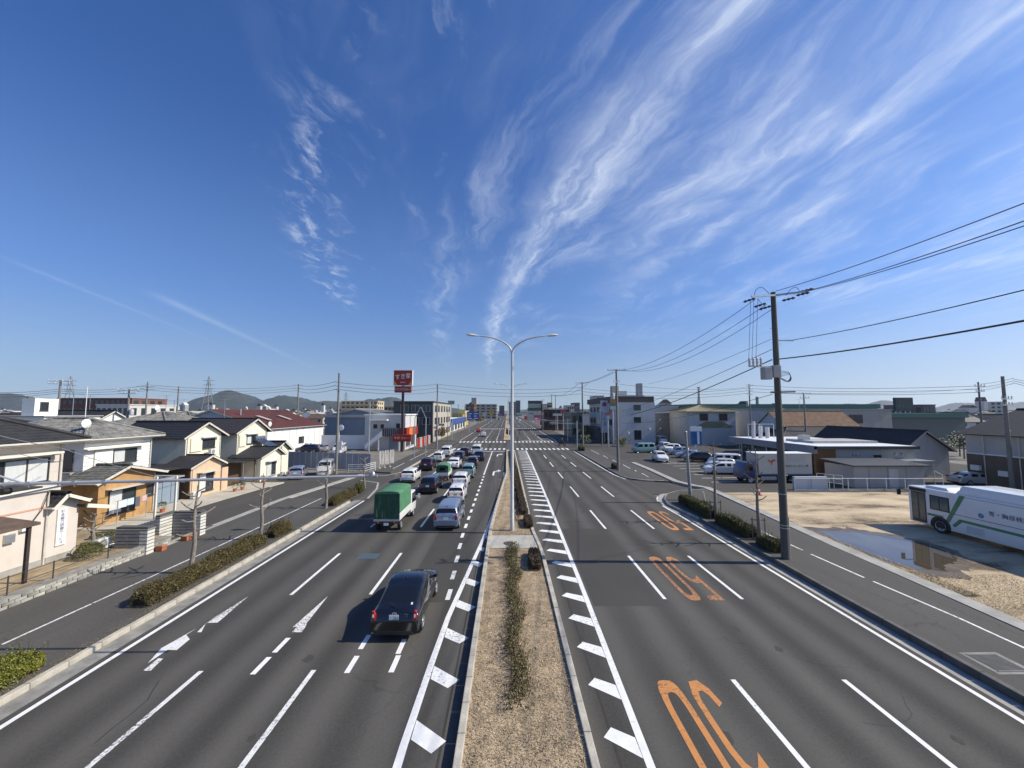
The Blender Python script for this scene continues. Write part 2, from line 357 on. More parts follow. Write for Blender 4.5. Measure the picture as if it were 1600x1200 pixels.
# ------------------------------------------------------------------ mesh helpers
class MB:
    def __init__(self): self.v = []; self.f = []; self.m = []
    def add(self, vs, fs, mi=0):
        o = len(self.v); self.v.extend([tuple(p) for p in vs])
        for f in fs: self.f.append(tuple(i + o for i in f)); self.m.append(mi)
        return self
    def box(self, x0, x1, y0, y1, z0, z1, mi=0):
        vs = [(x0, y0, z0), (x1, y0, z0), (x1, y1, z0), (x0, y1, z0), (x0, y0, z1), (x1, y0, z1), (x1, y1, z1), (x0, y1, z1)]
        return self.add(vs, [(3, 2, 1, 0), (4, 5, 6, 7), (0, 1, 5, 4), (1, 2, 6, 5), (2, 3, 7, 6), (3, 0, 4, 7)], mi)
    def obox(self, c, ax, ay, az, mi=0):
        """box from centre and three half-axis vectors"""
        c, ax, ay, az = map(Vector, (c, ax, ay, az))
        vs = [c + sx * ax + sy * ay + sz * az for sz in (-1, 1) for sx, sy in ((-1, -1), (1, -1), (1, 1), (-1, 1))]
        return self.add(vs, [(3, 2, 1, 0), (4, 5, 6, 7), (0, 1, 5, 4), (1, 2, 6, 5), (2, 3, 7, 6), (3, 0, 4, 7)], mi)
    def bar(self, p, q, w, h=None, mi=0):
        p, q = Vector(p), Vector(q); d = q - p
        up = Vector((0, 0, 1)) if abs(d.normalized().z) < 0.95 else Vector((0, 1, 0))
        s = d.cross(up).normalized(); t = s.cross(d).normalized()
        return self.obox((p + q) / 2, s * w / 2, d / 2, t * (h or w) / 2, mi)
    def poly(self, pts, mi=0):
        return self.add(pts, [tuple(range(len(pts)))], mi)
    def prism(self, pts, z0, z1, mi=0):
        n = len(pts)
        a = sum(pts[i][0] * pts[(i + 1) % n][1] - pts[(i + 1) % n][0] * pts[i][1] for i in range(n))
        if a < 0: pts = pts[::-1]
        vs = [(p[0], p[1], z0) for p in pts] + [(p[0], p[1], z1) for p in pts]
        fs = [tuple(range(n, 2 * n)), tuple(range(n - 1, -1, -1))] + [(i, (i + 1) % n, (i + 1) % n + n, i + n) for i in range(n)]
        return self.add(vs, fs, mi)
    def extrude(self, pts, off, mi=0):
        """closed outline (3-D points) pushed along off"""
        n = len(pts); off = Vector(off); pts = [Vector(p) for p in pts]
        vs = pts + [p + off for p in pts]
        fs = [tuple(range(n - 1, -1, -1)), tuple(range(n, 2 * n))] + [(i, (i + 1) % n, (i + 1) % n + n, i + n) for i in range(n)]
        return self.add(vs, fs, mi)
    def tube(self, path, r, n=8, mi=0, cap=True):
        path = [Vector(p) for p in path]
        rs = r if isinstance(r, (list, tuple)) else [r] * len(path)
        vs = []; k = len(path); prev = None
        for i, p in enumerate(path):
            d = (path[min(i + 1, k - 1)] - path[max(i - 1, 0)]).normalized()
            if prev is None:
                a = Vector((1, 0, 0)) if abs(d.x) < 0.9 else Vector((0, 1, 0))
                s = d.cross(a).normalized()
            else:
                s = (prev - d * prev.dot(d)).normalized()
            prev = s; t = d.cross(s)
            for j in range(n):
                an = 2 * math.pi * j / n
                vs.append(p + (s * math.cos(an) + t * math.sin(an)) * rs[i])
        fs = [(i * n + j, i * n + (j + 1) % n, (i + 1) * n + (j + 1) % n, (i + 1) * n + j) for i in range(k - 1) for j in range(n)]
        if cap: fs += [tuple(range(n - 1, -1, -1)), tuple(range((k - 1) * n, k * n))]
        return self.add(vs, fs, mi)
    def cyl(self, x, y, z0, z1, r0, r1=None, n=12, mi=0):
        return self.tube([(x, y, z0), (x, y, z1)], [r0, r1 if r1 is not None else r0], n, mi)
    def lathe(self, prof, c=(0, 0, 0), axis='Z', n=20, mi=0):
        vs = []
        for r, h in prof:
            for j in range(n):
                a = 2 * math.pi * j / n; x, y = r * math.cos(a), r * math.sin(a)
                p = {'Z': (x, y, h), 'X': (h, x, y), 'Y': (y, h, x)}[axis]
                vs.append((p[0] + c[0], p[1] + c[1], p[2] + c[2]))
        k = len(prof)
        fs = [(i * n + j, i * n + (j + 1) % n, (i + 1) * n + (j + 1) % n, (i + 1) * n + j) for i in range(k - 1) for j in range(n)]
        return self.add(vs, fs, mi)
    def mesh(self, name, mats, smooth=False, offset=None, bevel=0.0):
        me = bpy.data.meshes.new(name)
        vs = self.v
        if offset is not None:
            vs = [(p[0] - offset[0], p[1] - offset[1], p[2] - offset[2]) for p in vs]
        me.from_pydata(vs, [], self.f)
        if not isinstance(mats, (list, tuple)): mats = [mats]
        for x in mats: me.materials.append(x)
        if len(mats) > 1: me.polygons.foreach_set('material_index', self.m)
        if bevel > 0:
            bm = bmesh.new(); bm.from_mesh(me)
            bmesh.ops.recalc_face_normals(bm, faces=bm.faces)
            es = [e for e in bm.edges if len(e.link_faces) == 2 and e.calc_face_angle(0) > 0.5]
            bmesh.ops.bevel(bm, geom=es, offset=bevel, segments=2, affect='EDGES', profile=0.6)
            bm.to_mesh(me); bm.free()
        if smooth:
            me.polygons.foreach_set('use_smooth', [True] * len(me.polygons))
            try: me.set_sharp_from_angle(angle=R(38))
            except Exception: pass
        me.update()
        return me
def link(name, me, parent=None, loc=(0, 0, 0), rz=0.0, scale=None):
    o = bpy.data.objects.new(name, me); COL.objects.link(o)
    o.location = loc; o.rotation_euler = (0, 0, rz)
    if scale: o.scale = scale
    if parent is not None: o.parent = parent
    return o
def wloc(o):
    v = Vector((0, 0, 0))
    while o is not None: v = v + o.location; o = o.parent
    return v
def part(name, mb, m, parent, world=True, smooth=False, bevel=0.0, loc=(0, 0, 0)):
    """one mesh under parent; world=True when its shape is given in world metres"""
    off = wloc(parent) if (world and parent is not None) else None
    return link(name, mb.mesh(name, m, smooth, off, bevel), parent, loc)
def tag(o, label, cat=None, group=None, kind=None):
    if label: o['label'] = label
    if cat: o['category'] = cat
    if group: o['group'] = group
    if kind: o['kind'] = kind
    return o
def thing(name, label, cat, loc=(0, 0, 0), rz=0.0, group=None):
    o = bpy.data.objects.new(name, None); COL.objects.link(o)
    o.empty_display_size = 0.2
    o.location = loc; o.rotation_euler = (0, 0, rz)
    return tag(o, label, cat, group)
def struct(name, mb, m, smooth=False, bevel=0.0):
    o = link(name, mb.mesh(name, m, smooth, None, bevel)); o['kind'] = 'structure'
    return o
def dup(o, parent=None, loc=None, rz=None, label=None, group=None, name=None):
    c = o.copy(); COL.objects.link(c)
    if name: c.name = name
    if parent is not None: c.parent = parent
    if loc is not None: c.location = loc
    if rz is not None: c.rotation_euler = (0, 0, rz)
    if label: c['label'] = label
    if group: c['group'] = group
    for ch in list(o.children): dup(ch, c)
    return c
def text_mesh(name, s, size, m, parent, loc, rot, extrude=0.004, align='CENTER', sx=1.0, shear=0.0, space=1.0, vertical=False):
    """lettering as a flat mesh; loc/rot are local to parent"""
    cu = bpy.data.curves.new(name, 'FONT'); cu.body = '\n'.join(s) if vertical else s
    cu.size = size; cu.extrude = extrude; cu.align_x = align; cu.align_y = 'CENTER'; cu.shear = shear
    cu.space_character = space; cu.space_line = 0.95; cu.resolution_u = 3
    t = bpy.data.objects.new(name, cu); COL.objects.link(t)
    dg = bpy.context.evaluated_depsgraph_get()
    me = bpy.data.meshes.new_from_object(t.evaluated_get(dg))
    bpy.data.objects.remove(t); bpy.data.curves.remove(cu)
    me.materials.clear(); me.materials.append(m)
    o = link(name, me, parent, loc); o.rotation_euler = rot; o.scale = (sx, 1, 1)
    return o
def outline(pts, z=0.0): return [(p[0], p[1], z) for p in pts]
# ------------------------------------------------------------------ the setting: ground, roads, pavements, median
M_GROUND = mat('town ground', (0.17, 0.155, 0.13), 0.95, 0.3, 0.05, world=True, fine=0.1)
g = MB(); g.poly([(-9000, -3000, -0.06), (9000, -3000, -0.06), (9000, 12000, -0.06), (-9000, 12000, -0.06)])
struct('ground', g, M_GROUND)
rb = MB(); rb.poly([(-14.0, -60, 0), (14.3, -60, 0), (14.3, 1500, 0), (-14.0, 1500, 0)])
road = struct('road', rb, M_ASPH)
cs = MB(); cs.poly([(-320, 84, -0.02), (-14.0, 84, -0.02), (-14.0, 103.5, -0.02), (-320, 103.5, -0.02)])
cs.poly([(14.3, 84, -0.02), (320, 84, -0.02), (320, 103.5, -0.02), (14.3, 103.5, -0.02)])
struct('cross_street', cs, M_LOT)

def mark(name, pts, m=None, z=0.006, parent=road):
    b = MB(); pts = [Vector((p[0], p[1], z)) for p in pts]
    n = len(pts); a = sum(pts[i].x * pts[(i + 1) % n].y - pts[(i + 1) % n].x * pts[i].y for i in range(n))
    if a < 0: pts = pts[::-1]
    b.poly(pts)
    return part(name, b, m or M_WHITE, parent)
def line(name, path, w, m=None, z=0.006, parent=road):
    b = MB(); pts = [Vector((p[0], p[1], 0)) for p in path]; L_, R_ = [], []
    for i, p in enumerate(pts):
        d = (pts[min(i + 1, len(pts) - 1)] - pts[max(i - 1, 0)]).normalized(); s = Vector((-d.y, d.x, 0)) * w / 2
        L_.append(p + s); R_.append(p - s)
    vs = [(p.x, p.y, z) for p in L_] + [(p.x, p.y, z) for p in R_]; n = len(pts)
    b.add(vs, [(n + i, n + i + 1, i + 1, i) for i in range(n - 1)])
    return part(name, b, m or M_WHITE, parent)

# edge lines
line('edge_line', [(-13.0, -40), (-13.0, 35.8)], 0.16)
line('edge_line', [(-13.0, 50.5), (-13.0, 80)], 0.16)
line('edge_line', [(-13.0, 108), (-13.0, 400)], 0.16)
line('edge_line', [(13.5, -40), (13.5, 30.5), (13.42, 32.2), (13.45, 33.6)], 0.16)
line('edge_line', [(13.7, 35.2), (14.05, 36.3), (14.45, 37.1)], 0.2)
line('edge_line', [(14.8, 45.2), (14.2, 46.9), (13.75, 49.7), (13.7, 54), (13.7, 80)], 0.16)
line('edge_line', [(13.7, 108), (13.7, 400)], 0.16)
# lane dashes: five metres on, five off
for x, y0, wear in ((-9.55, 7.75, 1), (-6.05, 7.75, 1), (6.85, 7.15, 0), (10.2, 7.1, 0)):
    k = -1
    while True:
        a = y0 + 10 * k; k += 1
        if a > 76: break
        if a < -25: continue
        if a > 62 and x < 0: break
        line('lane_dash', [(x, a), (x, a + 5)], 0.15, M_WHITEW if (wear and a < 14) else M_WHITE)
for x in (-9.55, -6.05):
    line('lane_line', [(x, 57.8), (x, 78.7)], 0.15)
for x in (-9.55, -6.05, -2.9, 6.6, 10.0):
    line('lane_line', [(x, 107.5), (x, 127)], 0.15)
    for a in range(132, 420, 10):
        if not 176 < a < 200: line('lane_dash', [(x, a), (x, a + 5)], 0.15)
# guide dashes that open the right-turn lane, and its own line
for i in range(16):
    y = 17.2 + i * 2.05
    x = -2.55 - 0.35 * min(1, max(0, (y - 17) / 8))
    line('turn_lane_dash', [(x, y), (x, y + 1.0)], 0.2)
line('turn_lane_line', [(-2.95, 50.0), (-2.95, 78.7)], 0.16)
for px, py in ((408, 1040), (440, 1008), (550, 1038), (617, 1037), (570, 1003), (627, 1010)):
    c = G(px, py); line('guide_dash', [(c.x, c.y - 0.42), (c.x, c.y + 0.42)], 0.17)
hl = [(-2.5, -30), (-2.5, 10), (-2.42, 13), (-2.31, 15.8), (-1.9, 20.5), (-1.45, 25.7), (-0.95, 33), (-0.5, 42), (-0.33, 47), (-0.33, 52)]
line('hatch_edge_line', hl, 0.2)
def hx(y):
    for (x0, y0), (x1, y1) in zip(hl, hl[1:]):
        if y0 <= y <= y1: return x0 + (x1 - x0) * (y - y0) / (y1 - y0)
    return hl[-1][0]
for i in range(17):
    y = 3.6 + i * 2.16
    if y > 34: break
    x0 = hx(y) + 0.13; w = min(0.88, (-1.28 - x0)) if y < 24 else 0.25
    w = max(w, 0.2); k = w / 0.88
    mark('hatch_bar', [(x0, y + 0.66), (x0 + w, y + 0.66 - 0.66 * k), (x0 + w - 0.3 * k, y - 0.34 * k), (x0, y + 0.06)])
hr = [(3.2, -30), (3.3, 9.3), (3.5, 19.2), (3.72, 34), (3.83, 48), (3.95, 66), (4.0, 81)]
line('hatch_edge_line', hr, 0.2)
def hx2(y):
    for (x0, y0), (x1, y1) in zip(hr, hr[1:]):
        if y0 <= y <= y1: return x0 + (x1 - x0) * (y - y0) / (y1 - y0)
    return 4.0
for i in range(42):
    y = 4.6 + i * 1.84
    x1 = hx2(y) - 0.12; x0 = 2.42 - 0.32 * min(1, max(0, (y - 20) / 8))
    w = x1 - x0
    mark('hatch_bar', [(x0, y + 0.02), (x0 + 0.26, y + 0.32), (x1, y + 0.0), (x1, y - 0.58)])
# zebra crossings and stop lines
for x in [(-12.6 + i * 0.98) for i in range(27)]:
    if -0.45 < x < 1.7: continue
    mark('crossing_bar', [(x, 82.2), (x + 0.48, 82.2), (x + 0.48, 85.6), (x, 85.6)])
    mark('crossing_bar', [(x, 101.6), (x + 0.48, 101.6), (x + 0.48, 105.4), (x, 105.4)])
    mark('crossing_bar', [(x, 181), (x + 0.48, 181), (x + 0.48, 184.4), (x, 184.4)])
mark('stop_line', [(-12.9, 78.9), (-0.35, 78.9), (-0.35, 79.35), (-12.9, 79.35)])
mark('stop_line', [(4.2, 108.2), (13.6, 108.2), (13.6, 108.65), (4.2, 108.65)])
mark('stop_line', [(-12.9, 176.8), (-0.6, 176.8), (-0.6, 177.3), (-12.9, 177.3)])
# lane arrows on the way to the junction
def poly_px(name, pts, m=None): return mark(name, [G(*p) for p in pts], m)
poly_px('lane_arrow', [(388, 932), (340, 973), (322, 973.5), (314.5, 988), (308, 988), (321, 975), (333, 966)], M_WHITEW)
poly_px('lane_arrow', [(308.5, 981), (291, 992), (296.5, 999), (276, 1016), (262, 1015.5), (231, 1036.5), (252, 1013), (277, 999)], M_WHITEW)
poly_px('lane_arrow', [(255, 1029), (235, 1048.5), (224, 1048), (247, 1029)], M_WHITEW)
poly_px('lane_arrow', [(512.5, 931.5), (480, 973), (476.5, 981), (471, 988), (456.5, 988), (464.5, 979), (457, 980.5)], M_WHITEW)
def turn_arrow(x, y):
    mark('turn_arrow', [(x - 0.1, y), (x + 0.12, y), (x + 0.12, y + 2.6), (x + 0.55, y + 3.3), (x + 0.55, y + 2.5), (x + 1.0, y + 3.75), (x + 0.55, y + 5.0), (x + 0.55, y + 4.2), (x - 0.1, y + 3.2)])
turn_arrow(-1.75, 49.5); turn_arrow(-1.75, 70)
# the orange 50s face oncoming traffic, so they stand on their heads here
def speed_mark(cx, y1, M_ORANGE=M_ORANGE):
    """cx centre, y1 far end (top is towards the camera's far side for the driver's foot): 5 m long figures"""
    # local: u across (driver view), v along 0..1 from driver's near edge (far from camera)
    def P2(u, v): return Vector((cx - u, y1 - 5.0 * v, 0))
    def stroke(name, outer, inner):
        b = MB(); n = len(outer)
        vs = [(p.x, p.y, 0.006) for p in outer] + [(p.x, p.y, 0.006) for p in inner]
        b.add(vs, [(i, i + 1, n + i + 1, n + i) for i in range(n - 1)])
        part(name, b, M_ORANGE, road)
    # zero: rounded ring (on the left for the camera = right for the driver)
    o, i_ = [], []
    for k in range(33):
        a = 2 * math.pi * k / 32
        ca, sa = math.cos(a), math.sin(a)
        sgn = lambda t, e: math.copysign(abs(t) ** e, t)
        o.append(P2(0.45 + 0.36 * sgn(ca, 0.55), 0.5 + 0.5 * sgn(sa, 0.38)))
        i_.append(P2(0.45 + 0.19 * sgn(ca, 0.55), 0.5 + 0.40 * sgn(sa, 0.38)))
    stroke('speed_figure', o, i_)
    # five, one unbroken stroke
    c5 = -0.45; SU, SV = 0.17, 0.085
    path = [(0.27, 0.955), (-0.25, 0.955), (-0.25, 0.57), (-0.12, 0.615), (0.06, 0.625), (0.2, 0.58), (0.265, 0.48), (0.27, 0.3), (0.25, 0.14), (0.14, 0.055), (-0.06, 0.045), (-0.2, 0.10), (-0.27, 0.2)]
    q = [Vector(((c5 + a) / SU, v_ / SV)) for a, v_ in path]; lo, hi = [], []
    for k in range(len(q)):
        d0 = (q[k] - q[k - 1]).normalized() if k else None; d1 = (q[k + 1] - q[k]).normalized() if k < len(q) - 1 else None
        d0 = d0 or d1; d1 = d1 or d0; t_ = (d0 + d1).normalized(); n_ = Vector((-t_.y, t_.x)); w_ = 0.5 / max(0.5, n_.dot(Vector((-d0.y, d0.x))))
        a, c_ = q[k] + n_ * w_, q[k] - n_ * w_
        lo.append(P2(a.x * SU, a.y * SV)); hi.append(P2(c_.x * SU, c_.y * SV))
    stroke('speed_figure', hi, lo)
speed_mark(5.2, 12.15); speed_mark(8.6, 22.0, M_ORANGEF); speed_mark(12.05, 31.75)

# road repairs, tyre marks, iron lids
mark('asphalt_patch', [(3.65, 16.6), (6.55, 16.6), (6.35, 27.2), (3.85, 27.2)], M_PATCH, 0.003)
mark('asphalt_patch', [(-4.6, 17), (-2.7, 17), (-2.9, 48), (-4.4, 48)], M_PATCH, 0.003)
mark('asphalt_patch', [(-8.3, 21.9), (-7.2, 21.9), (-7.2, 22.7), (-8.3, 22.7)], mat('iron lid blue grey', (0.07, 0.10, 0.115), 0.6, 0.2, 14), 0.005)
M_SKID = asphalt('tyre rubber mark', 0.045, lanes=False, streak=0.3, cracks=0)
def arc_mark(cx, cy, r, a0, a1, w, z=0.0045):
    line('tyre_mark', [(cx + r * math.cos(a0 + (a1 - a0) * t / 14), cy + r * math.sin(a0 + (a1 - a0) * t / 14)) for t in range(15)], w, M_SKID, z)
arc_mark(-3, 62, 11.5, -0.5, 0.9, 0.16); arc_mark(-3, 62, 13.0, -0.5, 0.9, 0.16); arc_mark(22, 70, 14, 2.6, 3.9, 0.18, 0.0018)
mark('expansion_seam', [(-1.62, -20), (-1.56, -20), (-1.56, 24), (-1.62, 24)], M_SKID, 0.003)
mark('expansion_seam', [(2.6, -20), (2.66, -20), (2.66, 22), (2.6, 22)], M_SKID, 0.003)

# ---- median: bed of dry mulch held by two rows of kerb stones
M_MULCH = mat('dry mulch', (0.40, 0.30, 0.19), 0.95, 0.32, 2.2, bump=0.8, bscale=30, fine=0.42, world=True)
med_l = [(-1.2, -30), (-1.2, 26), (-0.95, 33), (-0.45, 44), (-0.12, 50), (-0.12, 79.6)]
med_r = [(2.08, -30), (2.08, 22.5), (1.8, 26.5), (1.75, 45), (1.6, 79.6)]
mb = MB(); pts = [(x + 0.19, y) for x, y in med_l] + [(x - 0.19, y) for x, y in med_r[::-1]]
mb.prism(pts, 0.01, 0.17)
median = struct('median', mb, M_MULCH)
def walk(path, step, y0, y1):
    """points each `step` along a polyline given as (x, y) with rising y"""
    def at(y):
        for (xa, ya), (xb, yb) in zip(path, path[1:]):
            if ya <= y <= yb: return xa + (xb - xa) * (y - ya) / (yb - ya)
        return path[-1][0]
    y = y0; out = []
    while y + step <= y1 + 1e-6: out.append((at(y), y, at(y + step), y + step)); y += step
    return out
ks = MB(); ks.box(-0.095, 0.095, 0.006, 0.994, 0.0, 0.26)
KS = ks.mesh('kerb_stone', M_KERB, bevel=0.02)
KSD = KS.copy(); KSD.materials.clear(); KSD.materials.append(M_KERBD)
def kerb_row(path, y0, y1, parent, side, h=1.0, KS=KS):
    for xa, ya, xb, yb in walk(path, 1.0, y0, y1):
        o = link('kerb_stone', KS, parent, (xa + side * 0.095 - wloc(parent).x, ya, rnd.uniform(-0.006, 0.006)), math.atan2(-(xb - xa), yb - ya))
        o.scale = (1, math.hypot(xb - xa, yb - ya), h)
kerb_row(med_l, 3.0, 79.0, median, 1); kerb_row(med_r, 3.0, 79.0, median, -1)
nose = MB()
nose.tube([(0.74 + 0.86 * math.cos(a), 79.3 + 0.8 * math.sin(a), 0.13) for a in [math.pi * k / 12 for k in range(13)]], 0.13, 6)
part('kerb_nose', nose, M_KERB, median)
pad = MB(); pad.box(-1.0, 1.85, 22.9, 25.2, 0.1, 0.205)
part('concrete_pad', pad, mat('pad concrete', (0.42, 0.40, 0.35), 0.9, 0.12, 1.0, fine=0.1, dirt=0.3), median)
lid = MB(); lid.lathe([(0, 0.222), (0.30, 0.222), (0.33, 0.215), (0.36, 0.206)], (0.15, 23.7, 0), n=24)
tag(part('manhole_cover', lid, mat('cast iron', (0.07, 0.062, 0.055), 0.6, 0.2, 20, bump=0.8, bscale=60), median), None)
mb = MB(); mb.box(-0.95, 1.55, 108.2, 175, 0.0, 0.2)
median2 = struct('median', mb, M_MULCH)
mb = MB(); mb.box(-0.95, 1.55, 186, 900, 0.0, 0.2)
struct('median', mb, M_MULCH)

# ---- left pavement: gutter, kerb stones, asphalt walk, edging strip
mb = MB(); mb.poly([(-13.95, -40, 0.004), (-13.3, -40, 0.004), (-13.3, 36, 0.004), (-13.95, 36, 0.004)])
part('gutter', mb, M_CONCD, road)
mb = MB(); mb.poly([(13.78, -40, 0.004), (14.28, -40, 0.004), (14.28, 31.5, 0.004), (13.78, 31.5, 0.004)])
part('gutter', mb, M_CONC, road)
sw = MB(); sw.prism([(-20.2, -40), (-14.1, -40), (-14.1, 35.6), (-14.8, 36.4), (-20.4, 36.4)], -0.05, 0.13)
side_l = struct('sidewalk', sw, M_ASPH2)
kp = [(-14.1, -40), (-14.1, 36)]
kerb_row(kp, 3.0, 35.5, side_l, 1, 0.72)
mb = MB(); mb.prism([(-14.1, 36), (-18.3, 36.4), (-30, 36.4), (-30, 52), (-18.2, 52), (-14.4, 50.5), (-14.0, 49)], -0.05, 0.02)
struct('driveway', mb, M_LOT)
line('kerb_line', [(-12.95, 36.6), (-13.6, 41), (-14.6, 44.5), (-17.2, 46.2)], 0.22, M_CONC, 0.026)
line('kerb_line', [(-17.8, 50.1), (-15.4, 49.4), (-14.2, 51.5), (-13.7, 54)], 0.28, M_CONC, 0.03)
sw = MB(); sw.prism([(-17.8, 52.2), (-15.2, 51.2), (-14.05, 54), (-14.05, 81), (-17.8, 81)], -0.05, 0.13)
side_l2 = struct('sidewalk', sw, M_ASPH2)
kerb_row([(-14.05, 54), (-14.05, 81)], 54, 80.5, side_l2, 1, 0.72)
sw = MB(); sw.prism([(-19, 105.5), (-14.05, 105.5), (-14.05, 700), (-19, 700)], -0.05, 0.13)
struct('sidewalk', sw, M_ASPH2)
for yy in (0,):
    line('walk_line', [(-17.3, -20), (-17.3, 13.8)], 0.1, M_WHITEW, 0.136, side_l)
    line('walk_line', [(-17.3, 14.0), (-17.1, 24), (-17.05, 36.2)], 0.1, M_WHITEW, 0.136, side_l)
line('walk_line', [(-15.9, 54.5), (-15.9, 60.5)], 0.1, M_WHITE, 0.136, side_l2)
line('walk_line', [(-15.9, 64), (-15.9, 78)], 0.1, M_WHITE, 0.136, side_l2)
mb = MB(); mb.prism([(-20.75, 22.0), (-20.2, 22.0), (-20.2, 36.0), (-18.2, 50), (-18.8, 50), (-20.75, 36.2)], -0.05, 0.142)
part('edging_strip', mb, M_CONC, side_l)
# house frontage and yards behind the left pavement
mb = MB(); mb.prism([(-30.5, 24.8), (-20.75, 24.8), (-20.75, 36.4), (-27.0, 44), (-30.5, 44)], -0.05, 0.10)
struct('forecourt', mb, M_LOT)
mb = MB(); mb.prism([(-29.5, 26.8), (-26.0, 27.2), (-25.7, 36), (-25.2, 44.5), (-29.8, 44.5)], 0.0, 0.13)
struct('yard', mb, M_PALE)
M_GARDEN = mat('dry garden soil', (0.30, 0.23, 0.14), 0.95, 0.3, 1.1, bump=0.6, fine=0.25, world=True)
mb = MB(); mb.prism([(-33, -5), (-20.55, -5), (-20.55, 24.4), (-33, 27)], 0.0, 0.48)
struct('garden', mb, M_GARDEN)

# ---- right pavement
sw = MB(); sw.prism([(14.42, -40), (18.6, -40), (18.5, 14), (18.9, 20), (19.3, 27), (19.9, 36), (20.2, 39.5), (17.3, 38.9), (15.5, 37.4), (14.5, 35.6), (14.0, 33.6), (14.2, 31.2), (14.42, 29)], -0.05, 0.24)
side_r = struct('sidewalk', sw, M_ASPH2)
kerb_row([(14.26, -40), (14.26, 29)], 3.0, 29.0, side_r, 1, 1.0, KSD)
mb = MB()
cor = [(14.34, 29), (14.15, 31.2), (13.95, 33.6), (14.45, 35.6), (15.45, 37.45), (17.3, 38.95), (20.2, 39.6)]
mb.tube([(x, y, 0.12) for x, y in cor], 0.12, 6)
part('kerb_corner', mb, M_KERB, side_r, smooth=True)
mb = MB(); n_ = len(cor)
ap = [(13.5, 30.6), (13.5, 33.6), (13.85, 35.9), (14.9, 38.0), (17.0, 39.6), (20.4, 40.2)]
mb.poly([(x, y, 0.008) for x, y in ap] + [(x, y, 0.008) for x, y in cor[:0:-1]])
part('gutter_apron', mb, M_CONC, road)
strip = [(18.5, -40), (18.6, 14), (18.9, 19), (19.1, 23), (19.6, 29.2), (20.2, 36.5), (20.4, 40.3), (19.6, 41.4), (18.8, 44), (19.2, 53.5), (19.2, 60)]
mb = MB()
L_ = [(x, y) for x, y in strip]; Rr = [(x + 0.75, y + 0.1) for x, y in strip]
for (a, b_, c_, d) in zip(L_, L_[1:], Rr[1:], Rr):
    mb.prism([a, b_, c_, d], -0.02, 0.25)
part('edging_strip', mb, M_CONC, side_r)
line('walk_line', [(17.25, -20), (17.25, 15)], 0.11, M_WHITE, 0.246, side_r)
line('walk_line', [(17.25, 15), (17.0, 18.2)], 0.11, M_WHITEW, 0.246, side_r)
line('walk_line', [(16.95, 18.6), (16.8, 21.6)], 0.11, M_WHITE, 0.246, side_r)
line('walk_line', [(16.8, 22.2), (16.75, 25.4)], 0.11, M_WHITE, 0.246, side_r)
line('walk_line', [(16.75, 25.6), (16.9, 30)], 0.09, M_WHITEW, 0.246, side_r)
mb = MB(); mb.box(14.75, 16.0, 11.9, 12.95, 0.15, 0.246)
part('grate_surround', mb, M_CONCD, side_r)
mb = MB()
for k in range(16): mb.box(14.92 + k * 0.058, 14.95 + k * 0.058, 12.05, 12.8, 0.24, 0.262)
mb.box(14.88, 15.86, 12.0, 12.05, 0.24, 0.262); mb.box(14.88, 15.86, 12.8, 12.85, 0.24, 0.262)
part('drain_grate', mb, mat('dull iron grate', (0.16, 0.155, 0.14), 0.7, 0.15), side_r)
sw = MB(); sw.prism([(14.85, 46.0), (17.5, 44.6), (18.6, 44.2), (19.1, 53.5), (19.2, 81), (14.4, 81), (14.25, 49.5)], -0.05, 0.16)
side_r2 = struct('sidewalk', sw, M_ASPH2)
mb = MB(); mb.tube([(18.0, 44.6, 0.1), (16.2, 45.2, 0.1), (14.85, 46.2, 0.1), (14.28, 48, 0.1), (14.2, 52, 0.1), (14.3, 81, 0.1)], 0.1, 6)
part('kerb_line', mb, M_KERB, side_r2, smooth=True)
for a, b_ in ((47, 50), (51.5, 52.6), (54, 58), (59, 63.8), (66, 70), (72, 80)):
    line('walk_line', [(17.2, a), (17.4, b_)], 0.1, M_WHITE, 0.166, side_r2)
sw = MB(); sw.prism([(14.4, 105.5), (19.2, 105.5), (19.2, 700), (14.4, 700)], -0.05, 0.16)
struct('sidewalk', sw, M_ASPH2)
mb = MB(); mb.prism([(14.3, 38), (20.4, 40.0), (29, 39.2), (70, 39.2), (70, 83.8), (14.3, 83.8)], -0.05, 0.012)
struct('parking_lot', mb, M_LOT)
lot = bpy.data.objects['parking_lot']
for k in range(7):
    y = 44.5 + k * 2.6
    line('bay_line', [(23.5 + k * 0.25, y), (28.3 + k * 0.25, y + 0.4)], 0.14, M_WHITE, 0.018, lot)
line('bay_line', [(22.5, 63), (25.2, 60.2)], 0.16, M_WHITE, 0.018, lot)
line('bay_line', [(24.4, 64), (27, 61.4)], 0.16, M_WHITE, 0.018, lot)
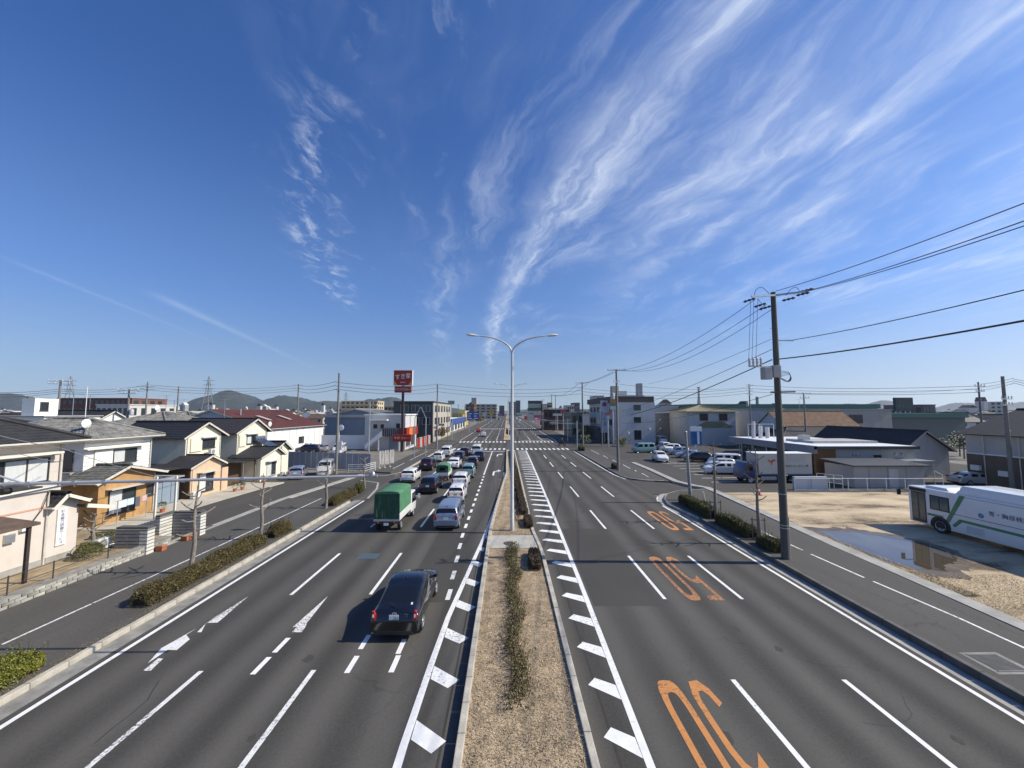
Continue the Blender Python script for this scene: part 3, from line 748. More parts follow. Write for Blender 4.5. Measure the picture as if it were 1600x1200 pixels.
# dirt lot on the right with standing water
def dirt_material():
    m, nt, N, L, b = _nodes('packed dirt')
    g_ = N.new('ShaderNodeNewGeometry')
    def nz(scale, d=6, r=0.65, st=(1, 1, 1), off=0):
        mp = N.new('ShaderNodeMapping'); mp.inputs['Scale'].default_value = st; mp.inputs['Location'].default_value = (off, off, 0)
        L.new(g_.outputs['Position'], mp.inputs[0])
        n = N.new('ShaderNodeTexNoise'); n.inputs['Scale'].default_value = scale; n.inputs['Detail'].default_value = d; n.inputs['Roughness'].default_value = r
        L.new(mp.outputs[0], n.inputs['Vector']); return n.outputs['Fac']
    cr = N.new('ShaderNodeValToRGB'); e = cr.color_ramp.elements
    e[0].position = 0.36; e[0].color = (0.11, 0.08, 0.05, 1)
    e[1].position = 0.70; e[1].color = (0.64, 0.51, 0.335, 1)
    e.new(0.48).color = (0.43, 0.335, 0.215, 1)
    a = N.new('ShaderNodeMath'); a.operation = 'MULTIPLY_ADD'; a.inputs[1].default_value = 0.28
    L.new(nz(7, 5, 0.7, off=3), a.inputs[0])
    s = N.new('ShaderNodeMath'); s.operation = 'SUBTRACT'; s.inputs[1].default_value = 0.13
    L.new(nz(0.22, 7, 0.62, (0.7, 1.8, 1), 1.7), s.inputs[0]); L.new(s.outputs[0], a.inputs[2])
    L.new(a.outputs[0], cr.inputs[0]); L.new(cr.outputs[0], b.inputs['Base Color'])
    b.inputs['Roughness'].default_value = 0.95
    bp = N.new('ShaderNodeBump'); bp.inputs['Strength'].default_value = 0.6; bp.inputs['Distance'].default_value = 0.05
    L.new(nz(5, 6), bp.inputs['Height']); L.new(bp.outputs[0], b.inputs['Normal'])
    return m
M_DIRT = dirt_material()
mb = MB(); mb.prism([(19.2, -30), (75, -30), (75, 38.4), (20.6, 38.4), (20.3, 36), (19.9, 29), (19.6, 22), (19.3, 14)], -0.05, 0.10)
struct('dirt_lot', mb, M_DIRT)
mb = MB()
def ragged(pts, amp, seed, n=5):
    r_ = random.Random(seed); out = []
    for k in range(len(pts)):
        a, c = Vector(pts[k]), Vector(pts[(k + 1) % len(pts)])
        for i in range(n): p = a.lerp(c, i / n); out.append((p.x + r_.gauss(0, amp), p.y + r_.gauss(0, amp)))
    return out
pd = [(20.9, 26.2), (22.2, 25.9), (23.6, 26.0), (24.7, 25.0), (25.5, 23.6), (25.3, 22.2), (24.2, 21.0), (23.0, 20.4), (22.0, 19.7), (20.9, 19.9), (20.4, 20.8), (20.3, 22.0), (20.5, 24.2)]
cx_, cy_ = 23.2, 23.0
mud = MB(); mud.poly([(x, y, 0.103) for x, y in ragged([(cx_ + (x - cx_) * 1.22, cy_ + (y - cy_) * 1.3) if x > 20.6 else (x - 0.15, y) for x, y in pd], 0.14, 4)][::-1])
struct('wet_mud', mud, mat('wet mud', (0.13, 0.095, 0.06), 0.45, 0.3, 1.5, bump=0.4, bscale=8, world=True))
mb.poly([(x, y, 0.107) for x, y in ragged(pd, 0.07, 3)][::-1])
m_, nt_, N_, L__, b_ = _nodes('muddy water')
b_.inputs['Base Color'].default_value = (0.085, 0.065, 0.04, 1); b_.inputs['Roughness'].default_value = 0.02; b_.inputs['IOR'].default_value = 1.5; b_.inputs['Specular IOR Level'].default_value = 1.0
struct('puddle', mb, m_)
mb = MB(); mb.poly([(21, 38.4, 0.02), (75, 38.4, 0.02), (75, 40.4, 0.02), (29, 40.4, 0.02), (20.6, 40.2, 0.02)])
struct('driveway', mb, M_LOT)

M_SEAL = mat('bitumen seal', (0.028, 0.027, 0.026), 0.6, 0.15, 8, world=True)
r_ = random.Random(5)
for k in range(8):
    x, y = r_.choice((r_.uniform(-12.5, -2.8), r_.uniform(3.8, 13.2))), r_.uniform(8, 46); a = r_.choice((0.0, 0.0, 1.57)) + r_.gauss(0, 0.12); pts = [(x, y)]
    for i in range(r_.randint(5, 11)): a += r_.gauss(0, 0.22); pts.append((pts[-1][0] + 0.32 * math.cos(a), pts[-1][1] + 0.32 * math.sin(a) * 1.5))
    line('sealed_crack', pts, r_.uniform(0.015, 0.028), M_SEAL, 0.0020 + k * 0.00006)
for k in range(14):
    x, y = r_.choice((r_.uniform(-12.5, -2.9), r_.uniform(3.9, 13.2))), 8 + 30 * r_.random() ** 1.4; q = r_.uniform(0.05, 0.2)
    mark('oil_spot', [(x + q * math.cos(t) * r_.uniform(0.6, 1.1), y + q * 1.4 * math.sin(t) * r_.uniform(0.6, 1.1)) for t in [i * 0.7 for i in range(9)]], asphalt('oil darkened asphalt', 0.056, lanes=False, streak=0.2, cracks=0), 0.0032 + k * 0.00004)
for x, y, rr in ((10.9, 38.5, 0.33), (-11.6, 31.0, 0.33), (8.3, 54, 0.33)):
    mark('manhole_cover', [(x + rr * math.cos(t * 0.314), y + rr * math.sin(t * 0.314)) for t in range(20)], MATS['cast iron'], 0.0055)
# ------------------------------------------------------------------ vehicles
PAINTS = {
    'black': mat('black car paint', (0.006, 0.006, 0.008), 0.22, 0.05, coat=1.0),
    'white': mat('white car paint', (0.72, 0.72, 0.71), 0.3, 0.02, coat=0.8),
    'silver': mat('silver car paint', (0.46, 0.48, 0.52), 0.32, 0.03, metal=0.7, coat=0.8),
    'bluegrey': mat('blue grey car paint', (0.28, 0.33, 0.42), 0.32, 0.03, metal=0.6, coat=0.8),
    'teal': mat('pale teal car paint', (0.20, 0.34, 0.35), 0.3, 0.03, metal=0.2, coat=0.8),
    'navy': mat('navy car paint', (0.012, 0.016, 0.04), 0.25, 0.04, coat=1.0),
    'maroon': mat('maroon car paint', (0.022, 0.005, 0.009), 0.25, 0.04, coat=1.0),
    'red': mat('red car paint', (0.55, 0.05, 0.035), 0.28, 0.04, coat=1.0),
    'pearl': mat('pearl car paint', (0.62, 0.60, 0.55), 0.3, 0.03, metal=0.3, coat=0.8),
    'darkgreen': mat('dark green car paint', (0.015, 0.05, 0.045), 0.3, 0.04, coat=1.0),
}
def wheel_meshes():
    t = MB(); t.lathe([(0.20, -0.09), (0.27, -0.10), (0.305, -0.085), (0.315, -0.05), (0.315, 0.05), (0.305, 0.085), (0.27, 0.10), (0.20, 0.09)], axis='X', n=24)
    ri = MB(); ri.lathe([(0.0, 0.075), (0.045, 0.085), (0.06, 0.06), (0.06, 0.02), (0.18, 0.02), (0.185, 0.08), (0.205, 0.095), (0.215, 0.085)], axis='X', n=24)
    for k in range(5):
        a = 2 * math.pi * k / 5
        d = Vector((0, math.cos(a), math.sin(a))); s = Vector((0, -d.z, d.y))
        ri.obox(d * 0.115 + Vector((0.062, 0, 0)), Vector((0.015, 0, 0)), d * 0.085, s * 0.026)
    return t.mesh('tyre', M_RUBBER, True), ri.mesh('rim', M_RIM, True)
TYRE, RIM = wheel_meshes()
WELL = MB().lathe([(0.0, 0.0), (0.36, 0.0), (0.36, -0.2)], axis='X', n=24).mesh('wheel_arch', M_BLACKP, True)
def add_wheel(parent, x, y, r, wells=True):
    """x sign gives the side; outer face of the tyre sits at x"""
    s = 1 if x > 0 else -1; k = r / 0.315
    w = link('wheel', TYRE, parent, (x - s * 0.09 * k, y, r)); w.scale = (s * k, k, k)
    link('rim', RIM, w)
    if wells:
        a = link('wheel_arch', WELL, parent, (x - s * 0.055, y, r + 0.015)); a.scale = (s, k * 1.04, k * 1.04)
    return w

CARS = {}
def body_from_stations(name, st, glass_rows, sub=2):
    """st: list of (y, wb, zb, ws, zs, wt, zt); glass_rows: set of (interval, strip, kind)"""
    bm = bmesh.new(); rings = []
    for (y, wb, zb, ws, zs, wt, zt) in st:
        h = zt - zs
        if h < 0.16:
            half = [(wb * 0.93, zb), (ws * 0.985, zb + 0.10), (ws, zb + (zs - zb) * 0.55), (ws * 0.985, zs - 0.05), (ws * 0.955, zs),
                    (ws * 0.88, zs + h * 0.5), (ws * 0.70, zs + h * 0.85), (ws * 0.35, zt)]
        else:
            half = [(wb * 0.93, zb), (ws * 0.985, zb + 0.10), (ws, zb + (zs - zb) * 0.55), (ws * 0.985, zs - 0.05), (ws * 0.955, zs + 0.01),
                    (wt + 0.035, zt - 0.13), (wt - 0.06, zt - 0.025), (wt * 0.5, zt)]
        ring = [bm.verts.new((-x, y, z)) for x, z in half] + [bm.verts.new((x, y, z)) for x, z in half[::-1]]
        rings.append(ring)
    n = 16
    kinds = {}
    def F(vs, k):
        f = bm.faces.new(vs); kinds[f] = k
    names = ['body']; idx = {'body': 0}
    for i in range(len(st) - 1):
        a, b = rings[i], rings[i + 1]
        for j in range(n):
            jn = (j + 1) % n
            strip = j if j < 8 else 14 - j      # 0..6 sides, 7 = roof centre, -1 floor
            side = 'L' if j < 7 else ('R' if 7 < j < 15 else 'C')
            k = glass_rows.get((i, strip), 'body')
            if k == 'side': k = 'side' + side
            if k not in idx: idx[k] = len(names); names.append(k)
            F((a[j], a[jn], b[jn], b[j]), k)
    for ring, flip in ((rings[0], True), (rings[-1], False)):
        for j in range(7):
            q = (ring[j], ring[j + 1], ring[14 - j], ring[15 - j])
            F(q if flip else q[::-1], 'body')
    bmesh.ops.recalc_face_normals(bm, faces=bm.faces)
    for f, k in kinds.items(): f.material_index = idx[k]; f.smooth = True
    me = bpy.data.meshes.new('tmp'); bm.to_mesh(me); bm.free()
    ob = bpy.data.objects.new('tmp', me); COL.objects.link(ob)
    md = ob.modifiers.new('s', 'SUBSURF'); md.levels = sub; md.render_levels = sub
    dg = bpy.context.evaluated_depsgraph_get()
    ev = bpy.data.meshes.new_from_object(ob.evaluated_get(dg))
    bpy.data.objects.remove(ob); bpy.data.meshes.remove(me)
    out = {}
    for k, i in idx.items():
        b2 = bmesh.new(); b2.from_mesh(ev)
        bmesh.ops.delete(b2, geom=[f for f in b2.faces if f.material_index != i], context='FACES')
        for f in b2.faces: f.material_index = 0; f.smooth = True
        m2 = bpy.data.meshes.new(name + '_' + k); b2.to_mesh(m2); b2.free()
        out[k] = m2
    bpy.data.meshes.remove(ev)
    return out

def car_type(key, L, W, H, hood, hood_z, belt, tail, cowl, rf, rr, rb, clear=0.2, taper=0.76, wheel_r=0.31, wheels=None, pillars=(0.5,), rear_z=None, lamp='tall', rear_top=None):
    """side profile, y from the rear bumper forward. rb: base of rear window (y, z); rr: rear end of roof; rf: front end of roof; cowl: base of windscreen; tail: bumper"""
    w = W / 2
    wt = w * taper
    S = []
    def s(y, ws, zs, wt_, zt, zb=clear): S.append((y, ws * 0.96, zb, ws, zs, wt_, zt))
    rby, rbz = rb
    tz = tail
    s(0.0, w * 0.93, tz - 0.12, w * 0.6, tz - 0.03, clear + 0.06)
    s(0.04, w * 0.975, tz - 0.03, w * 0.6, tz + 0.05)
    i_tail = len(S)
    s(max(0.06, rby - 0.16), w * 0.985, rbz - 0.10, w * 0.6, rbz - 0.01)
    s(rby, w * 0.99, min(belt, rbz) - 0.03, wt * 1.03, rbz + 0.04)
    i_rb = len(S) - 1
    s(rr - 0.10, w * 0.99, belt, wt * 0.97, H - 0.10 - 0.02)
    i_rr = len(S) - 1
    s(rr + 0.06, w, belt, wt, H - 0.045)
    s(rr + 0.22, w, belt, wt, H - 0.012)
    i_roof0 = len(S) - 1
    ys = [rr + 0.22 + (rf - 0.15 - rr - 0.22) * p for p in pillars]
    pil = []
    for y in ys:
        s(y - 0.05, w, belt, wt, H); pil.append(len(S) - 1); s(y + 0.05, w, belt, wt, H)
    s(rf - 0.15, w, belt - 0.01, wt, H - 0.01)
    i_rf0 = len(S) - 1
    s(rf, w, belt - 0.02, wt * 0.98, H - 0.045)
    i_rf = len(S) - 1
    s(cowl - 0.12, w, belt - 0.05, wt * 1.12, hood_z + 0.12)
    i_c = len(S) - 1
    s(cowl, w, hood_z - 0.06, w * 0.8, hood_z + 0.03)
    s(cowl + (L - cowl) * 0.45, w * 0.985, hood_z - 0.09, w * 0.8, hood_z - 0.02)
    s(L - 0.28, w * 0.93, hood_z - 0.17, w * 0.75, hood_z - 0.11)
    s(L - 0.08, w * 0.86, hood_z - 0.30, w * 0.7, hood_z - 0.22, clear + 0.02)
    s(L, w * 0.74, hood_z - 0.42, w * 0.6, hood_z - 0.36, clear + 0.08)
    gl = {}
    for i in (i_rb, ):
        gl[(i, 5)] = 'rear'; gl[(i, 6)] = 'rear'; gl[(i, 7)] = 'rear'
    for i in (i_rf, ):
        gl[(i, 6)] = 'wind'; gl[(i, 7)] = 'wind'
    for i in range(i_rr, i_c):
        if i not in pil: gl[(i, 4)] = 'side'
    gl.pop((i_rr, 4), None)
    parts = body_from_stations(key, S, gl)
    CARS[key] = dict(parts=parts, L=L, W=W, H=H, tail=tail, rb=rb, rr=rr, belt=belt, cowl=cowl, hood_z=hood_z, wr=wheel_r, wheels=wheels or (0.72, L - 0.82), lamp=lamp, clear=clear, rf=rf)
    # shared add-on meshes
    c = CARS[key]
    lam = MB(); zt_ = rbz - 0.02
    if lamp == 'tall':
        lam.extrude([(-0.10, 0, tz + 0.0), (0.05, 0, tz + 0.02), (0.06, 0.02, zt_ + 0.02), (-0.02, 0.02, zt_ + 0.05), (-0.09, 0.01, zt_ - 0.10)], (0, 0.10, 0))
    elif lamp == 'wide':
        lam.extrude([(-0.22, 0, zt_ - 0.17), (0.05, 0, zt_ - 0.20), (0.06, 0.02, zt_ - 0.02), (-0.16, 0.02, zt_ - 0.03)], (0, 0.12, 0))
    else:
        lam.extrude([(-0.055, 0, tz - 0.02), (0.05, 0, tz - 0.02), (0.05, 0.02, zt_ + 0.02), (-0.045, 0.02, zt_ + 0.02)], (0, 0.10, 0))
    c['lamp_mesh'] = lam.mesh('tail_lamp', M_RED, True, bevel=0.012)
    hd = MB(); hd.extrude([(-0.17, 0, hood_z - 0.36), (0.08, -0.18, hood_z - 0.34), (0.10, -0.32, hood_z - 0.20), (-0.13, -0.06, hood_z - 0.24)], (0, -0.1, 0.02))
    c['head_mesh'] = hd.mesh('headlamp', M_LENS, True, bevel=0.015)
    pl = MB(); pl.box(-0.165, 0.165, -0.012, 0.0, -0.0825, 0.0825)
    c['plate_mesh'] = pl.mesh('number_plate', M_PLATE)
    mr_ = MB(); mr_.box(-0.02, 0.14, -0.06, 0.06, -0.05, 0.07)
    c['mirror_mesh'] = mr_.mesh('mirror', M_BLACKP, True, bevel=0.025)
    bp = MB(); bp.extrude([(-w * 0.80, -0.012, clear + 0.05), (w * 0.80, -0.012, clear + 0.05), (w * 0.72, -0.012, clear + 0.17), (-w * 0.72, -0.012, clear + 0.17)], (0, 0.05, 0))
    c['bump_mesh'] = bp.mesh('bumper_insert', M_BLACKP, bevel=0.01)
    wp = MB(); wp.bar((0.02, rby - 0.04, rbz + 0.09), (-0.30, rby + 0.10, rbz + 0.17), 0.02, 0.015)
    c['wiper_mesh'] = wp.mesh('wiper', M_BLACKP)
    gr = MB(); gr.box(-w * 0.5, w * 0.5, -0.03, 0.02, hood_z - 0.46, hood_z - 0.36)
    c['grille_mesh'] = gr.mesh('grille', M_BLACKP, bevel=0.01)

car_type('liftback', 4.48, 1.745, 1.49, 0.9, 0.98, 0.93, 0.74, 3.45, 2.5, 1.6, (0.30, 1.02), pillars=(0.45,), wheel_r=0.315, wheels=(0.82, 3.55), lamp='tall', taper=0.83)
car_type('hatch', 3.9, 1.69, 1.51, 0.8, 0.98, 0.95, 0.70, 3.15, 2.35, 0.50, (0.12, 1.02), pillars=(0.5,), lamp='tall', wheels=(0.62, 3.1))
car_type('sedan', 4.55, 1.74, 1.46, 0.9, 0.95, 0.93, 0.72, 3.55, 2.75, 1.15, (0.42, 1.0), pillars=(0.45,), lamp='wide', wheels=(0.95, 3.6))
car_type('mpv', 4.57, 1.72, 1.60, 0.8, 1.02, 1.0, 0.72, 3.75, 2.95, 0.42, (0.09, 1.08), pillars=(0.33, 0.68), lamp='tall', taper=0.8, wheels=(0.8, 3.6))
car_type('minivan', 4.75, 1.73, 1.86, 0.7, 1.12, 1.08, 0.75, 4.15, 3.35, 0.34, (0.08, 1.14), pillars=(0.34, 0.7), lamp='slim', taper=0.82, wheels=(0.85, 3.75))
car_type('kei', 3.39, 1.475, 1.64, 0.5, 1.0, 0.97, 0.66, 2.95, 2.35, 0.30, (0.08, 1.03), pillars=(0.5,), lamp='slim', taper=0.82, wheel_r=0.28, wheels=(0.5, 2.85))
car_type('keihatch', 3.39, 1.475, 1.49, 0.6, 0.97, 0.93, 0.66, 2.8, 2.05, 0.42, (0.10, 0.99), pillars=(0.5,), lamp='tall', wheel_r=0.28, wheels=(0.52, 2.82))
car_type('van', 4.45, 1.69, 1.98, 0.4, 1.15, 1.05, 0.72, 4.05, 3.45, 0.26, (0.08, 1.15), pillars=(0.34, 0.72), lamp='slim', taper=0.86, wheels=(0.9, 3.6))
car_type('suv', 4.5, 1.80, 1.66, 0.8, 1.05, 1.02, 0.80, 3.6, 2.8, 0.75, (0.24, 1.12), pillars=(0.45,), lamp='wide', wheel_r=0.34, wheels=(0.8, 3.55), clear=0.24)

def car(key, colour, x, y, label, heading=0.0, plate='white', name='car', cat='car', group='cars waiting and driving on the road', detail=2):
    """x, y: centre of the rear bumper on the ground; heading: radians from +Y"""
    c = CARS[key]
    t = thing(name, label, cat, (x, y, 0.008), heading, group)
    pm = PAINTS[colour]; w = c['W'] / 2
    def sub(nm, me, m=None, par=t, loc=(0, 0, 0)):
        o = link(nm, me, par, loc)
        if m is not None:
            if not len(me.materials): me.materials.append(m)
            o.material_slots[0].link = 'OBJECT'; o.material_slots[0].material = m
        return o
    body = sub('body', c['parts']['body'], pm)
    for k, nm in (('rear', 'rear_window'), ('wind', 'windscreen'), ('sideL', 'side_window'), ('sideR', 'side_window')):
        if k in c['parts']: sub(nm, c['parts'][k], M_CARGLASS)
    for yy in c['wheels']:
        for sx in (-1, 1): add_wheel(t, sx * (w - 0.005), yy, c['wr'])
    for sx in (-1, 1):
        o = sub('tail_lamp', c['lamp_mesh'], None, t, (sx * (w - 0.135), 0.015, 0)); o.scale = (sx, 1, 1)
        o = sub('headlamp', c['head_mesh'], None, t, (sx * (w - 0.24), c['L'] - 0.005, 0)); o.scale = (sx, 1, 1)
        o = sub('mirror', c['mirror_mesh'], pm, t, (sx * (w - 0.03), c['cowl'] - 0.32, c['belt'] + 0.06)); o.scale = (sx, 1, 1)
    p = sub('number_plate', c['plate_mesh'], M_PLATEY if plate == 'yellow' else M_PLATE, t, (0, 0.0, (c['tail'] + 0.11) if c['H'] < 1.55 else c['tail'] + 0.10))
    p2 = sub('number_plate', c['plate_mesh'], M_PLATEY if plate == 'yellow' else M_PLATE, t, (0, c['L'] + 0.012, 0.42))
    sub('bumper_insert', c['bump_mesh'], None, t)
    sub('wiper', c['wiper_mesh'], None, t)
    sub('grille', c['grille_mesh'], None, t, (0, c['L'], 0))
    if c['H'] > 1.45 and key not in ('liftback', 'sedan'):
        b = MB(); b.obox((0, c['rr'] - 0.02, c['H'] - 0.055), (w * 0.10, 0, 0), (0, 0.012, 0), (0, 0, 0.018))
        sub('brake_lamp', b.mesh('brake_lamp', M_RED), None, t)
    return t

# ---- the queue on the left carriageway, nearest first
prius = car('liftback', 'black', -3.98, 14.15, 'glossy black liftback nearest the camera, alone behind the queue')
text_mesh('plate_lettering', '・260', 0.13, M_PLTXT, prius, (0, -0.016, 0.815), (R(90), 0, 0), 0.002)['kind'] = 'stuff'
b = MB(); b.lathe([(0.055, 0), (0.075, 0.008), (0.055, 0.016), (0.04, 0.008), (0.055, 0)], axis='Y', n=20); b.obox((0, 0.008, 0), (0.05, 0, 0), (0, 0.006, 0), (0, 0, 0.008)); b.obox((0, 0.008, 0), (0.008, 0, 0), (0, 0.006, 0), (0, 0, 0.05))
e = link('emblem', b.mesh('emblem', M_RIM, True), prius, (0, 0.045, 0.935)); e.scale = (1.25, 1, 0.8)
for dx, dz, s_ in ((0.42, 0.93, 'PRIUS'), (0.45, 0.86, 'G'),):
    text_mesh('badge', s_, 0.05, M_RIM, prius, (dx, 0.03, dz), (R(90), 0, 0), 0.002)
for sx in (-1, 1):
    b = MB(); b.extrude([(-0.035, 0, 0.84), (0.02, 0, 0.84), (0.025, 0.01, 0.93), (-0.03, 0.01, 0.93)], (0, 0.02, 0))
    o = link('lamp_lens', b.mesh('lamp_lens', M_LENS, True), prius, (sx * (0.8725 - 0.135), -0.002, 0)); o.scale = (sx, 1, 1)
b = MB(); b.box(-0.03, 0.03, 0, 0.006, -0.045, 0.045)
o = link('sticker', b.mesh('sticker', M_WPAINT), prius, (0.52, 0.46, 1.105)); o.rotation_euler = (R(-62), 0, 0)
b = MB(); b.extrude([(-0.03, 0, 0), (0.03, 0, 0), (0.008, 0, 0.06), (-0.008, 0, 0.06)], (0, 0.12, 0))
link('roof_antenna', b.mesh('roof_antenna', M_BLACKP, bevel=0.01), prius, (0, 1.75, 1.455))

car('mpv', 'bluegrey', -4.15, 26.75, 'blue-grey estate minivan with brake lamps lit, right behind the queue')
car('keihatch', 'white', -4.55, 34.6, 'small white hatchback with a yellow number plate in the inner lane', plate='yellow')
car('hatch', 'white', -5.0, 41.0, 'white hatchback just ahead of the yellow-plated one')
car('kei', 'teal', -4.75, 47.2, 'pale teal boxy light wagon in the inner lane', plate='yellow')
car('kei', 'maroon', -4.9, 55.0, 'near-black wagon ahead of the pale teal wagon')
car('mpv', 'navy', -4.55, 63.2, 'dark navy minivan first but one in the inner lane')
car('van', 'white', -5.6, 71.0, 'white van at the head of the inner lane by the stop line')
car('mpv', 'black', -7.75, 38.2, 'black hatchback between the two green-topped trucks')
car('sedan', 'white', -7.6, 54.5, 'white sedan ahead of the small green-topped truck')
car('hatch', 'navy', -7.9, 63.5, 'dark blue hatchback in the middle lane ahead of the white sedan')
car('hatch', 'maroon', -7.8, 70.5, 'near-black hatchback at the front of the middle lane')
car('hatch', 'white', -11.3, 44.2, 'white hatchback alone in the outer lane beside the side-road mouth')
car('suv', 'maroon', -11.1, 53.0, 'near-black car ahead of the outer white hatchback')
car('kei', 'white', -11.1, 62.2, 'white boxy wagon in the outer lane, second from the stop line', plate='yellow')
car('minivan', 'white', -11.0, 69.5, 'white minivan at the front of the outer lane', group='cars waiting and driving on the road')
car('hatch', 'white', -7.6, 124.0, 'white hatchback driving away just beyond the far crossing')
car('hatch', 'red', -11.3, 152.0, 'red car waiting at the left kerb beyond the junction')
car('suv', 'silver', 7.5, 252.0, 'distant silver car coming towards the camera on the right', heading=math.pi)
car('hatch', 'white', 11.0, 330.0, 'tiny white car far down the oncoming carriageway', heading=math.pi)
car('van', 'white', 10.5, 410.0, 'tiny white van far down the oncoming carriageway', heading=math.pi)
car('hatch', 'black', -8.0, 380.0, 'tiny dark car far down the road heading away')

# ---- parked on the left
car('hatch', 'silver', -25.0, 46.3, 'silver hatchback parked nose-in beside the cream house', heading=R(18), group='cars parked on the left')
car('minivan', 'pearl', -24.1, 52.8, 'pearl minivan parked facing the road by the grey panel fence', heading=R(198), group='cars parked on the left')
for i, (k, cl, px, py, hd, lb) in enumerate((
    ('hatch', 'white', 488, 702, 100, 'white car roof just showing over the grey panel fence'),
    ('suv', 'navy', 500, 697, 95, 'dark car parked behind the grey panel fence'),
    ('mpv', 'silver', 512, 694, 80, 'silver car parked behind the fence next to the dark one'),
    ('van', 'white', 535, 697, 190, 'white van parked behind the fence facing the camera'))):
    p = G(px, py); p = Vector((p.x * 78 / p.y, 78 + 0 * i, 0)) if p.y > 90 else p
    car(k, cl, p.x, p.y, lb, heading=R(hd), group='cars parked on the left')

# ---- parked on the right
for i, (k, cl, px, py, hd, lb) in enumerate((
    ('suv', 'white', 1026, 718, 172, 'white car driving out of the parking lot towards the camera'),
    ('van', 'teal', 1022, 707, 95, 'pale teal van parked at the far side of the lot'),
    ('minivan', 'white', 1034, 703, 175, 'white van facing the camera at the far side of the lot'),
    ('van', 'pearl', 1028, 692, 178, 'cream van at the back of the lot below the warehouse'),
    ('mpv', 'navy', 1062, 705, 80, 'dark parked car behind the row of white ones'),
    ('suv', 'white', 1066, 706, 80, 'white estate parked first in the row by the shop front'),
    ('hatch', 'silver', 1078, 711, 78, 'silver hatchback parked second in the row by the shop front'),
    ('sedan', 'silver', 1098, 716, 78, 'silver-blue sedan parked third in the row by the shop front'),
    ('suv', 'black', 1114, 722, 78, 'black car parked fourth in the row by the shop front'),
    ('van', 'white', 1158, 730, 78, 'white van with dark windows parked beside the delivery truck'),
    ('hatch', 'pearl', 1150, 733, 78, 'pale hatchback parked in front of the white van'),
    ('mpv', 'white', 1158, 741, 82, 'white hatchback nearest the camera in the parking lot'),
    ('sedan', 'pearl', 1489, 757, 262, 'pale estate car parked by the brown-walled house'))):
    p = G(px, py)
    car(k, cl, p.x, p.y, lb, heading=R(hd), group='cars parked on the right')

# ---- canvas-topped trucks
M_CANVAS = mat('green canvas', (0.065, 0.19, 0.095), 0.8, 0.14, 2.5, bump=0.3, bscale=9)
M_CANVASD = mat('shaded green canvas', (0.022, 0.075, 0.042), 0.7, 0.2, 2.5, bump=0.3, bscale=9)  # same canvas for the back, its shade put into the colour
M_TRUCKW = mat('white truck paint', (0.74, 0.74, 0.72), 0.35, 0.03, coat=0.4)
def canvas_panel(a, b, c, d, nu=16, nv=16, amp=0.03, seed=1):
    """wrinkled sheet between four corners (a,b bottom; d,c top)"""
    rr_ = random.Random(seed); a, b, c, d = map(Vector, (a, b, c, d))
    nrm = (b - a).cross(d - a).normalized()
    ph = [(rr_.uniform(3, 14), rr_.uniform(-6, 6), rr_.uniform(0, 6)) for _ in range(6)]
    vs, fs = [], []
    for j in range(nv + 1):
        for i in range(nu + 1):
            u, v = i / nu, j / nv
            p = a.lerp(b, u).lerp(d.lerp(c, u), v)
            e = min(u, 1 - u, v, 1 - v)
            w_ = sum(math.sin(f1 * u + f2 * v + f3) * math.sin(2.3 * f2 * u + f3) for f1, f2, f3 in ph) / 6
            w_ += 0.8 * (1 - abs(((u * 2.2 + (1 - v) * 1.3 * (u - 0.5)) * 3) % 1 - 0.5) * 2) * (1 - v) * 0.5
            vs.append(p + nrm * amp * w_ * min(1, e * 8))
    for j in range(nv):
        for i in range(nu):
            k = j * (nu + 1) + i; fs.append((k, k + 1, k + nu + 2, k + nu + 1))
    return vs, fs
